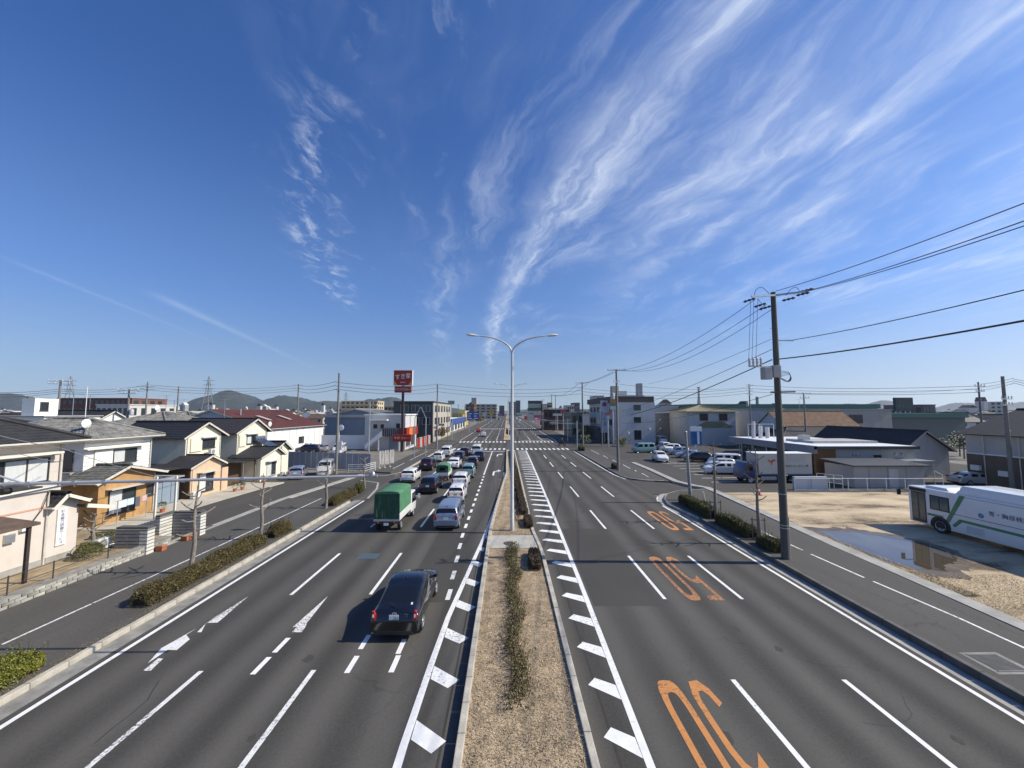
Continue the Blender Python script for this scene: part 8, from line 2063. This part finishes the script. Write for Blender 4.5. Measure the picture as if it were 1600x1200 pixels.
kang = [(-0.95, 0.10), (-0.80, 0.16), (-0.62, 0.30), (-0.45, 0.33), (-0.25, 0.18), (-0.02, 0.10), (0.10, 0.16), (0.2, 0.34), (0.32, 0.30), (0.44, 0.27), (0.34, 0.20), (0.26, 0.14), (0.20, 0.02), (0.26, -0.10), (0.16, -0.08), (0.08, -0.06), (-0.12, -0.12), (-0.10, -0.28), (-0.22, -0.46), (-0.05, -0.5), (-0.32, -0.52), (-0.30, -0.34), (-0.36, -0.14), (-0.5, 0.06), (-0.7, 0.04)]
b = MB(); b.extrude([(0.75 * (-x) - 1.25, -1.108, 2.45 + 0.75 * z) for x, z in kang][::-1], (0, 0.006, 0)); tp('emblem', b, mat('emblem red', (0.50, 0.06, 0.03), 0.5, 0.04))
text_mesh('lettering', 'SEINO カンガルー便', 0.30, M_INK, tr, (1.7, -1.106, 1.95), (R(90), 0, 0), 0.003, shear=0.2)
b = MB(); b.box(-2.3, -0.5, -0.95, -0.7, 0.4, 0.75); tp('fuel_tank', b, M_STEEL, bevel=0.04)

def skin_body(name, joints, bones, parent, m, sub=2):
    """one continuous figure grown from a joint skeleton: joints {name:(x,y,z,r)}"""
    me = bpy.data.meshes.new(name); ks = list(joints)
    me.from_pydata([joints[k][:3] for k in ks], [(ks.index(a), ks.index(c)) for a, c in bones], [])
    o = bpy.data.objects.new(name, me); COL.objects.link(o)
    o.modifiers.new('skin', 'SKIN')
    md = o.modifiers.new('sub', 'SUBSURF'); md.levels = sub; md.render_levels = sub
    for i, k in enumerate(ks):
        sv = me.skin_vertices[0].data[i]; sv.radius = (joints[k][3], joints[k][3]); sv.use_root = (i == 0)
    dg = bpy.context.evaluated_depsgraph_get(); ev = bpy.data.meshes.new_from_object(o.evaluated_get(dg))
    bpy.data.objects.remove(o); ev.materials.clear(); ev.materials.append(m)
    for p_ in ev.polygons: p_.use_smooth = True
    return link(name, ev, parent)
MX, MY = P(878, 690, 92).x, 92.0
mc = thing('motorcycle', 'small dark motorcycle crossing at the right of the junction', 'motorcycle', (MX, MY, 0.0), R(70))
for y in (-0.62, 0.62): b = MB(); b.lathe([(0.18, -0.05), (0.28, -0.06), (0.30, 0), (0.28, 0.06), (0.18, 0.05)], (0, y, 0.30), 'X', 18); w_ = part('wheel', b, M_RUBBER, mc, world=False, smooth=True); b = MB(); b.lathe([(0, 0.03), (0.18, 0.04)], (0, y, 0.30), 'X', 14); part('rim', b, M_RIM, w_, world=False)
b = MB(); b.extrude([(-0.13, -0.75, 0.55), (-0.13, 0.2, 0.4), (-0.13, 0.5, 0.85), (-0.13, 0.25, 0.9), (-0.13, 0.1, 0.75), (-0.13, -0.7, 0.78)], (0.26, 0, 0)); part('frame', b, M_DSTEEL, mc, world=False, bevel=0.03)
b = MB(); b.bar((0, 0.62, 0.3), (0, 0.42, 0.98), 0.07); b.tube([(-0.33, 0.35, 1.03), (0, 0.42, 1.0), (0.33, 0.35, 1.03)], 0.02, 6); part('handlebar', b, M_DSTEEL, mc, world=False)
rd = thing('person', 'motorcycle rider in dark clothes and helmet sitting on the motorcycle', 'person', (MX, MY, 0.0), R(70))
J = dict(pel=(0, -0.2, 0.88, 0.15), sp=(0, -0.16, 1.08, 0.145), ch=(0, -0.06, 1.28, 0.165), ne=(0, 0.0, 1.46, 0.06), hd=(0, 0.05, 1.58, 0.10), tp=(0, 0.05, 1.68, 0.09))
for n_, s_ in (('l', -1), ('r', 1)): J.update({'sh' + n_: (s_ * 0.19, -0.04, 1.36, 0.075), 'el' + n_: (s_ * 0.27, 0.1, 1.14, 0.05), 'wr' + n_: (s_ * 0.28, 0.3, 1.06, 0.04), 'ha' + n_: (s_ * 0.28, 0.36, 1.05, 0.04), 'hi' + n_: (s_ * 0.11, -0.18, 0.83, 0.10), 'kn' + n_: (s_ * 0.2, 0.2, 0.72, 0.075), 'an' + n_: (s_ * 0.19, 0.06, 0.36, 0.05), 'to' + n_: (s_ * 0.2, 0.22, 0.31, 0.045)})
B_ = [('pel', 'sp'), ('sp', 'ch'), ('ch', 'ne'), ('ne', 'hd'), ('hd', 'tp')]
for n_ in 'lr': B_ += [('ch', 'sh' + n_), ('sh' + n_, 'el' + n_), ('el' + n_, 'wr' + n_), ('wr' + n_, 'ha' + n_), ('pel', 'hi' + n_), ('hi' + n_, 'kn' + n_), ('kn' + n_, 'an' + n_), ('an' + n_, 'to' + n_)]
skin_body('body', J, B_, rd, mat('dark clothing', (0.03, 0.035, 0.045), 0.9, 0.1))
b = MB(); b.lathe([(0.0, 0.15), (0.08, 0.135), (0.13, 0.07), (0.14, -0.02), (0.12, -0.11), (0.07, -0.13)], (0, 0.05, 1.62), n=16); part('helmet', b, mat('grey helmet', (0.18, 0.18, 0.2), 0.3, 0.03, coat=0.5), rd, world=False, smooth=True)

# ------------------------------------------------------------------ traffic signals at the junction
def signal(x, y, arm_, z, label, side_):
    t = thing('traffic_signal', label, 'traffic signal', (x, y, 0.1), 0, 'traffic signals at the junction')
    b = MB(); b.cyl(0, 0, 0, z + 0.7, 0.12, 0.09, n=10); part('post', b, M_STEEL, t, world=False, smooth=True)
    b = MB(); b.tube([(0, 0, z), (arm_, 0, z + 0.25)], 0.06, 8); part('arm', b, M_STEEL, t, world=False)
    b = MB(); b.box(arm_ - 0.65, arm_ + 0.65, -0.22 * side_, 0.02 * side_, z - 0.05, z + 0.45) if side_ > 0 else b.box(arm_ - 0.65, arm_ + 0.65, -0.02, 0.22, z - 0.05, z + 0.45); hd = part('signal_head', b, mat('signal housing', (0.40, 0.41, 0.41), 0.5, 0.05), t, world=False, bevel=0.05)
    for k, cl in enumerate(((0.02, 0.25, 0.18), (0.35, 0.22, 0.02), (0.55, 0.02, 0.02))):
        b = MB(); b.lathe([(0, 0), (0.15, 0.0), (0.16, 0.12 * side_)], (arm_ - 0.4 + k * 0.4, -0.235 * side_, z + 0.2), 'Y', 16); part('lens', b, mat('signal lens %d' % k, cl, 0.2, 0.03), hd, world=False)
    return t
signal(15.2, 83.5, -5.2, 5.3, 'traffic signal with its arm over the oncoming lanes at the near right corner', 1)
signal(-15.0, 106.5, 5.5, 5.3, 'traffic signal with its arm over the lanes at the far left corner', 1)
signal(-14.9, 83.0, 0.9, 5.0, 'traffic signal on the near left corner', 1)
signal(16.5, 104.5, -6.5, 5.4, 'traffic signal on the far right corner beside the grey building', 1)

# ------------------------------------------------------------------ trees, shop signs and blocks farther off
for i, (x, y, h_, w_, m_, lb) in enumerate(((19.5, 99, 3.6, 3.4, M_TREE, 'dark clipped evergreen at the right junction corner'), (21.5, 104, 4.6, 4.0, M_TREE, 'taller dark evergreen behind the junction corner shrub'), (18.6, 93.8, 2.2, 2.4, M_TREE, 'low dark evergreen shrub by the crossing'),
    (27.0, 90, 1.8, 3.0, M_TREE, 'rounded evergreen bush below the grey building'), (-17.4, 103.5, 4.2, 2.4, M_AUT, 'rusty autumn tree at the corner of the beige building'), (-17.0, 220, 7, 5, M_AUT, 'autumn-brown tree far along the left pavement'), (-18.5, 250, 7, 5, M_TREE, 'green tree far along the left pavement'),
    (79, 66, 5, 4.5, M_TREE, 'olive tree beside the tan roofs on the right'), (83, 70, 4.5, 4, M_TREE, 'second olive tree beside the tan roofs on the right'), (57, 60, 5.2, 3.2, M_TREE, 'dark tree peeping over the dark-roofed house'), (1.0, 200, 5.0, 2.0, M_AUT, 'brown shrubby tree on the far median'), (0.6, 122, 2.6, 1.8, M_AUT, 'brown shrub on the median just beyond the junction'))):
    leafy_tree(x, y, h_, w_, lb, m_, 200 + i, n=1500, size=0.13 if y < 110 else 0.25)
def pole_sign(px, py0, py1, w_px, Y, cols, label, txt=None, dx=0):
    x = P(px, 640, Y).x; z1 = P(px, py0, Y).z; z0 = P(px, py1, Y).z; w = w_px * Y / 600
    t = thing('shop_sign', label, 'sign', (x, Y, 0), 0, 'shop signs down the road')
    b = MB(); b.cyl(0, 0.2, 0, z0 + 0.1, 0.18, n=8); part('post', b, M_STEEL, t, world=False)
    n = len(cols)
    for k, c in enumerate(cols):
        b = MB(); h_ = (z1 - z0) / n; b.box(-w / 2, w / 2, -0.25, 0.25, z0 + k * h_ + 0.05, z0 + (k + 1) * h_ - 0.02)
        part('board', b, mat('sign %.2f %.2f %.2f' % c, c, 0.5, 0.08, 0.6), t, world=False)
pole_sign(836, 626, 642, 22, 235, ((0.04, 0.10, 0.06), (0.30, 0.31, 0.26), (0.05, 0.06, 0.07)), 'stacked dark green and white board sign right of the road')
pole_sign(851, 631, 640, 12, 235, ((0.45, 0.32, 0.26), (0.40, 0.40, 0.40)), 'pinkish board sign right of the stacked green one')
pole_sign(859, 629, 637, 8, 190, ((0.05, 0.03, 0.02), (0.38, 0.22, 0.03)), 'amber board sign on a tall post right of the road')
pole_sign(842, 644, 653, 16, 200, ((0.50, 0.10, 0.14), (0.50, 0.48, 0.45)), 'red and white low board sign right of the road')
pole_sign(830, 648, 657, 12, 210, ((0.52, 0.50, 0.42),), 'cream board sign in the right-hand cluster')
pole_sign(848, 655, 664, 9, 180, ((0.48, 0.07, 0.08), (0.55, 0.45, 0.46)), 'pink and red board sign near the kerb on the right')
pole_sign(705, 626, 632, 10, 190, ((0.12, 0.17, 0.18),), 'grey roof sign left of the road past the office building')
pole_sign(768, 640, 648, 7, 300, ((0.45, 0.32, 0.04),), 'yellow board sign far down the left side')
pole_sign(811, 645, 650, 9, 320, ((0.10, 0.30, 0.20), (0.5, 0.5, 0.5)), 'green and white board sign far down the road')
pole_sign(958, 624, 640, 9, 90, ((0.50, 0.50, 0.46), (0.06, 0.24, 0.14), (0.50, 0.16, 0.06)), 'striped convenience store sign by the pale grey building')
pole_sign(950, 644, 655, 5, 88, ((0.45, 0.43, 0.40), (0.42, 0.10, 0.08)), 'small red and white sign below the striped store sign')
for i, (px, a, b_, w_, Y, c) in enumerate(((822, 650, 656, 6, 260, (0.5, 0.12, 0.1)), (827, 638, 645, 7, 270, (0.45, 0.45, 0.42)), (845, 634, 641, 9, 250, (0.5, 0.47, 0.4)), (871, 646, 650, 14, 150, (0.55, 0.54, 0.5)), (880, 640, 646, 9, 160, (0.35, 0.08, 0.06)), (757, 644, 650, 6, 260, (0.5, 0.5, 0.48)), (722, 640, 646, 8, 205, (0.45, 0.36, 0.1)), (781, 646, 650, 6, 330, (0.3, 0.1, 0.3)), (1150, 640, 646, 8, 110, (0.4, 0.42, 0.45)))):
    pole_sign(px, a, b_, w_, Y, (c,), ('low red board sign far right of the road', 'grey board sign behind the right-hand cluster', 'pale board sign between the green and pink ones', 'wide white canopy board right of the junction', 'dark red board on the brown restaurant', 'white board sign far along the left side', 'dull yellow board above the blue shop', 'mauve board sign at the far road end', 'grey-blue board behind the garage')[i])
for i in range(7):
    Y = 190 + i * 9; t = thing('banner_flag', ['nearest', 'second', 'third', 'fourth', 'fifth', 'sixth', 'last'][i] + ' pink banner flag along the far right pavement', 'banner', (17.6, Y, 0.1), R(10), 'pink banner flags')
    b = MB(); b.cyl(0, 0, 0, 3.4, 0.03, n=6); part('pole', b, M_WPAINT, t, world=False); b = MB(); b.box(0.03, 0.95, -0.02, 0.02, 0.8, 3.3); part('cloth', b, mat('pink banner cloth', (0.60, 0.22, 0.26), 0.9, 0.1), t, world=False)
def block(name, label, px0, px1, py_top, Y, depth, m, floors=0, cols=0, cat='building', balcony=False, roof=None, base=0.0):
    """flat-topped block whose near face stands at Y between two sight lines"""
    x0, x1 = P(px0, 640, Y).x, P(px1, 640, Y).x; z = P((px0 + px1) / 2, py_top, Y).z
    h = House(name, label, (x0 + x1) / 2, Y + depth / 2, 0.0, cat)
    h.box(x0, x1, Y, Y + depth, 0, z, m); h.box(x0 - 0.2, x1 + 0.2, Y - 0.2, Y + depth + 0.2, z, z + 0.35, roof or m, 'parapet')
    if floors:
        fh = z / floors; cw = (x1 - x0) / cols
        for f in range(floors):
            if balcony: b = MB(); b.box(x0 + 0.3, x1 - 0.3, Y - 1.1, Y - 0.003, f * fh + 0.15, f * fh + 1.2); part('balcony', b, m, h.t)
            for c in range(cols):
                b = MB(); b.box(x0 + (c + 0.2) * cw, x0 + (c + 0.8) * cw, Y - 0.08, Y - 0.002, f * fh + fh * 0.3, f * fh + fh * 0.8); part('window', b, M_GLASS, h.t)
        xs = x0 if x0 > 0 else x1; s_ = -1 if x0 > 0 else 1
        for f in range(floors):
            for c in range(max(2, int(depth / 4))):
                y_ = Y + 1 + c * 4; d0, d1 = sorted((xs + s_ * 0.002, xs + s_ * 0.08)); b = MB(); b.box(d0, d1, y_, y_ + 2.2, f * fh + fh * 0.3, f * fh + fh * 0.8); part('window', b, M_GLASS, h.t)
    return h
M_APT = mat('cream apartment wall', (0.55, 0.45, 0.30), 0.8, 0.06); M_CONB = mat('concrete tower wall', (0.36, 0.34, 0.31), 0.85, 0.06); M_BRIK = mat('red brown block wall', (0.16, 0.07, 0.05), 0.85, 0.1); M_PALEB = mat('pale block wall', (0.52, 0.50, 0.47), 0.8, 0.05); M_DKB = mat('dusky block wall', (0.13, 0.12, 0.14), 0.8, 0.06)
block('apartment_block', 'cream apartment block with rows of balconies behind the blue-grey warehouse', 533, 590, 627, 270, 14, M_APT, 5, 8, 'building', True)
block('apartment_block', 'smaller tan apartment block beside the cream one', 600, 624, 636, 300, 14, mat('tan block wall', (0.40, 0.27, 0.16), 0.8, 0.08), 4, 4)
block('office_building', 'tall concrete building with a stair tower left of the road', 742, 776, 632, 420, 30, M_CONB, 5, 4)
block('office_building', 'brown block below the concrete tower', 727, 741, 632, 400, 20, mat('brown block wall', (0.17, 0.10, 0.055), 0.8, 0.1), 4, 2)
block('stair_tower', 'slim stair tower topping the concrete building', 736.5, 744.5, 622, 419, 10, M_CONB, 0, 0)
block('apartment_block', 'hazy tower block in the middle distance at the end of the road', 795, 812, 628, 760, 25, M_CONB, 8, 5)
block('apartment_block', 'second hazy tower block right of the lamp post', 806, 813, 626, 700, 25, M_DKB, 8, 3)
block('office_building', 'dark stepped building far left of the road end', 780, 788, 634, 700, 25, M_DKB, 5, 3)
block('apartment_block', 'red-brown long block behind the left roofs', 88, 205, 623, 175, 18, M_BRIK, 4, 14, 'building', False)
block('office_building', 'white flat shop hall behind the grey left roofs', 150, 200, 633, 140, 20, M_PALEB, 2, 6)
block('shop', 'dark brown roadside restaurant on the far right', 850, 890, 641, 165, 14, mat('dark brown wall', (0.10, 0.055, 0.04), 0.8, 0.1), 2, 6, 'shop')
block('shop', 'olive beige shop right of the dark brown restaurant', 893, 912, 646, 118, 16, mat('olive beige wall', (0.24, 0.24, 0.19), 0.8, 0.06), 2, 2, 'shop')
block('office_building', 'pale tower block behind the pale grey corner building', 932, 944, 619, 190, 15, M_PALEB, 5, 2)
block('office_building', 'white block far right of the road cluster', 886, 897, 634, 230, 15, M_PALEB, 4, 3)
block('office_building', 'dusky block next to the white far block', 898, 906, 630, 240, 15, M_DKB, 5, 2)
block('warehouse', 'white gable-less hall behind the grey warehouse', 1018, 1060, 636, 135, 20, M_PALEB, 0, 0, 'warehouse')
block('office_building', 'small grey block behind the tan-roofed garage', 1145, 1168, 634, 150, 12, M_PALEB, 2, 3)
block('office_building', 'hazy pale tower far to the right', 1566, 1572, 628, 330, 10, M_PALEB, 5, 2)
block('office_building', 'low grey hall under the far right hills', 1442, 1462, 633, 190, 20, M_DKB, 2, 4)
tw = thing('observation_tower', 'slender white tower standing over the tan-roofed garage', 'tower', (P(1093, 640, 330).x, 330, 0)); zt = P(1093, 606, 330).z
b = MB(); b.tube([(0, 0, 0), (0, 0, zt * 0.55), (0, 0, zt * 0.75), (0, 0, zt)], [3.4, 1.7, 1.05, 0.9], 12); part('shaft', b, M_PALEB, tw, world=False, smooth=True); b = MB(); b.cyl(0, 0, zt, zt + 0.8, 1.5, n=12); part('cap', b, M_PALEB, tw, world=False)
def pylon(px, py_top, Y, label):
    x = P(px, 640, Y).x; h = P(px, py_top, Y).z; t = thing('pylon', label, 'pylon', (x, Y, 0), 0, 'steel lattice pylons'); b = MB(); k = h * 0.10
    lv = [(0, 1), (0.3, 0.7), (0.55, 0.45), (0.75, 0.3), (0.9, 0.2), (1, 0.05)]
    for (f0, s0), (f1, s1) in zip(lv, lv[1:]):
        for sx, sy in ((-1, -1), (1, -1), (1, 1), (-1, 1)):
            b.bar((sx * k * s0, sy * k * s0, f0 * h), (sx * k * s1, sy * k * s1, f1 * h), h * 0.007)
            nx, ny = -sy, sx; b.bar((sx * k * s0, sy * k * s0, f0 * h), (nx * k * s1, ny * k * s1, f1 * h), h * 0.004)
    part('lattice', b, M_GREYW, t, world=False)
    for f in (0.7, 0.8, 0.9): b = MB(); b.bar((-h * 0.13, 0, f * h), (h * 0.13, 0, f * h), h * 0.008); part('cross_arm', b, M_GREYW, t, world=False)
pylon(324, 588, 420, 'steel lattice pylon left of the round hill'); pylon(107, 588, 300, 'steel lattice pylon at the far left'); pylon(540, 612, 700, 'small far pylon beside the cream apartment block'); pylon(612, 622, 800, 'tiny far pylon in front of the centre-left hill')

# ------------------------------------------------------------------ the town between: small houses, each a copy of one of a few kinds
def far_kind(i, w, d, e, r, axis, wall, roof):
    h = House('far_house', 'x', 0, 0, 0.0); h.gable_wall(-w, w, -d, d, 0, e, r, axis, wall)
    b = MB(); up = 0.1
    if axis == 'X': sl = [((-w - 0.4, -d - 0.5), (w + 0.4, -d - 0.5), 0), ((-w - 0.4, d + 0.5), (w + 0.4, d + 0.5), 0)]; rid = ((-w - 0.4, 0), (w + 0.4, 0)); s_ = (r - e) / d
    else: sl = [((-w - 0.5, -d - 0.4), (-w - 0.5, d + 0.4), 0), ((w + 0.5, -d - 0.4), (w + 0.5, d + 0.4), 0)]; rid = ((0, -d - 0.4), (0, d + 0.4)); s_ = (r - e) / w
    for a, c, _ in sl: slab(b, (*a, e - s_ * 0.5 + up), (*c, e - s_ * 0.5 + up), (*rid[1], r + up), (*rid[0], r + up), 0.14)
    rf = part('roof', b, roof, h.t); b = MB(); b.bar((*rid[0], r + up + 0.08), (*rid[1], r + up + 0.08), 0.3, 0.18); part('ridge', b, roof, rf)
    for z in ((0.9, 3.6) if e > 4 else (0.9,)):
        for f in (-0.55, 0.45):
            b = MB(); b.box(w * f - 0.8, w * f + 0.8, -d - 0.06, -d - 0.003, z, z + 1.2); part('window', b, M_GLASS, h.t)
            b = MB(); b.box(w + 0.003, w + 0.06, d * f - 0.7, d * f + 0.7, z, z + 1.2); part('window', b, M_GLASS, h.t)
            b = MB(); b.box(-w - 0.06, -w - 0.003, d * f - 0.7, d * f + 0.7, z, z + 1.2); part('window', b, M_GLASS, h.t)
    return h.t
M_RUST = mat('brown far tile', (0.12, 0.07, 0.05), 0.85, 0.2, 1.0); M_BLUET = mat('blue grey far tile', (0.10, 0.12, 0.15), 0.7, 0.2, 1.0)
KINDS = [far_kind(i, *a) for i, a in enumerate(((4.5, 3.6, 5.4, 7.2, 'X', M_CREAM, M_TDARK), (3.8, 4.6, 5.6, 7.4, 'Y', M_WHITER, M_TGREY), (5.2, 4.0, 5.2, 7.0, 'X', M_LGREY, M_TBLACK), (4.2, 4.2, 5.5, 7.3, 'Y', M_BEIGE, M_RUST), (6.5, 4.5, 3.2, 5.2, 'X', M_WHITER, M_BLUET), (5.0, 7.5, 4.4, 6.2, 'Y', M_PALEB, M_LIGHTROOF), (7.0, 6.0, 5.0, 6.4, 'X', M_LGREY, M_GREYW)))]
desc = ('cream house with dark gabled roof', 'white house with weathered grey roof', 'grey house with black roof', 'beige house with brown roof', 'low white house with blue-grey roof', 'pale hall with light roof', 'grey hall with flat grey roof')
r_ = random.Random(77); used = []; count = 0
def clear(x, y, rad):
    if -26 < x < 26: return False
    boxes = ((-66, -30, -10, 122), (-50, -20, 90, 245), (24, 130, -20, 128), (24, 130, 100, 165), (-170, 170, 82, 106), (-200, -140, 130, 200), (-130, -80, 265, 320))
    for i, (x0, x1, y0, y1) in enumerate(boxes):
        if x0 - rad < x < x1 + rad and y0 - rad < y < y1 + rad: return False
    return all((x - a) ** 2 + (y - c) ** 2 > (rad + q) ** 2 * 0.55 for a, c, q in used)
first = [True] * len(KINDS)
tries = 0
while count < 235 and tries < 6000:
    tries += 1
    y = 28 + 520 * r_.random() ** 1.35; x = r_.choice((-1, 1)) * (28 + (y * 1.45 + 60) * r_.random())
    if abs(x) > y * 1.5 + 30: continue
    k = r_.randrange(len(KINDS)); rad = 6.5 if k < 4 else 9.0
    if not clear(x, y, rad): continue
    used.append((x, y, rad)); rz = R(r_.choice((0, 90, 180, -90)) + r_.uniform(-6, 6))
    where = 'left' if x < 0 else 'right'; dist = 'near' if y < 120 else ('middle' if y < 260 else 'farthest')
    lab = '%s in the %s rows %s of the road' % (desc[k], dist, where); grp = '%s, %s rows, %s' % (desc[k], dist, where)
    if first[k]: o = KINDS[k]; first[k] = False; o.location = (x, y, 0); o.rotation_euler = (0, 0, rz); o['label'] = lab; o['group'] = grp
    else: o = dup(KINDS[k], None, (x, y, 0), rz, lab, grp)
    s_ = r_.uniform(0.88, 1.15); o.scale = (s_, s_, s_ * r_.uniform(0.92, 1.12)); count += 1
# beyond that the roofs run together
b = MB(); cols = [M_PALEB, M_LGREY, M_BEIGE, M_TDARK, M_RUST, M_GREYW]
for _ in range(2600):
    y = r_.uniform(520, 2600); x = r_.uniform(-1, 1) * (y * 1.45 + 50)
    if abs(x) < 30: continue
    w_, d_, h_ = r_.uniform(5, 16), r_.uniform(5, 14), r_.choice((5, 6, 6, 7, 7, 9, 12)) + (r_.random() < 0.05) * r_.uniform(6, 20)
    m_ = r_.choice((0, 0, 1, 1, 2, 5)); b.box(x - w_ / 2, x + w_ / 2, y, y + d_, -0.05, h_ * 0.8, m_)
    rf_ = r_.choice((3, 3, 4, 5, 1)); b.extrude([(x - w_ / 2 - 0.4, y - 0.3, h_ * 0.8 + 0.01), (x + w_ / 2 + 0.4, y - 0.3, h_ * 0.8 + 0.01), (x, y - 0.3, h_ * 1.02)], (0, d_ + 0.6, 0), rf_)
tag(link('distant_town', b.mesh('distant_town', cols)), 'hazy mass of far roofs and blocks along the horizon', 'town', None, 'stuff')

# ------------------------------------------------------------------ hills on the horizon
def hills(peaks, Y0, Y1, x0, x1, m, seed, nx=300, ny=30):
    r_ = random.Random(seed); ph = [(r_.uniform(0.002, 0.02), r_.uniform(0.002, 0.02), r_.uniform(0, 6)) for _ in range(9)]
    b = MB(); vs = []
    for j in range(ny + 1):
        for i in range(nx + 1):
            x = x0 + (x1 - x0) * i / nx; y = Y0 + (Y1 - Y0) * j / ny; v = math.sin(math.pi * min(1, max(0, j / ny)))
            z = -2.0
            for px, h, s_ in peaks: z += h * math.exp(-((x - px) / s_) ** 2) * v ** 0.9
            z += 0.06 * max(0, z) * sum(math.sin(a * x + c * y + q) for a, c, q in ph) / 3
            vs.append((x, y, z + (r_.uniform(-1, 1) * min(9, max(0, z) * 0.08))))
    fs = [(j * (nx + 1) + i, j * (nx + 1) + i + 1, (j + 1) * (nx + 1) + i + 1, (j + 1) * (nx + 1) + i) for j in range(ny) for i in range(nx)]
    b.add(vs, fs); o = link('hills', b.mesh('hills', m, True)); o['kind'] = 'structure'; return o
M_HILL = mat('wooded hills', (0.030, 0.042, 0.036), 0.95, 0.35, 0.012, world=True)
def pk(px, py, Y, wpx): return (P(px, 640, Y).x, (643 - py) / 600 * Y * 0.78 + 8, wpx / 600 * Y)
Y = 4200; hills([pk(372, 613, Y, 40), pk(330, 626, Y, 45), pk(440, 620, Y, 26), pk(475, 624, Y, 30), pk(520, 626, Y, 25), pk(580, 622, Y, 34), pk(620, 624, Y, 24), pk(40, 615, Y, 60), pk(-60, 605, Y, 60), pk(690, 634, Y, 40)], 3700, 4700, -6600, 200, M_HILL, 1)
Y = 7500; hills([pk(1330, 627, Y, 26), pk(1375, 625, Y, 18), pk(1400, 627, Y, 18), pk(1500, 626, Y, 28), pk(1540, 630, Y, 24), pk(1600, 625, Y, 30), pk(1660, 622, Y, 40), pk(1250, 634, Y, 40), pk(1100, 636, Y, 60), pk(980, 636, Y, 60), pk(860, 636, Y, 60)], 7000, 8000, -400, 12500, M_HILL, 2)

# ------------------------------------------------------------------ haze
hz = MB(); hz.box(-9000, 13500, -600, 9500, -40, 560)
m_ = bpy.data.materials.new('haze air'); m_.use_nodes = True; nt = m_.node_tree; nt.nodes.clear()
out = nt.nodes.new('ShaderNodeOutputMaterial'); pv = nt.nodes.new('ShaderNodeVolumePrincipled')
pv.inputs['Color'].default_value = (0.80, 0.88, 1.0, 1); pv.inputs['Density'].default_value = 0.00005; pv.inputs['Anisotropy'].default_value = 0.2
nt.links.new(pv.outputs[0], out.inputs['Volume'])
o = link('haze', hz.mesh('haze', m_)); tag(o, 'thin bluish haze over the town', 'haze', None, 'stuff')
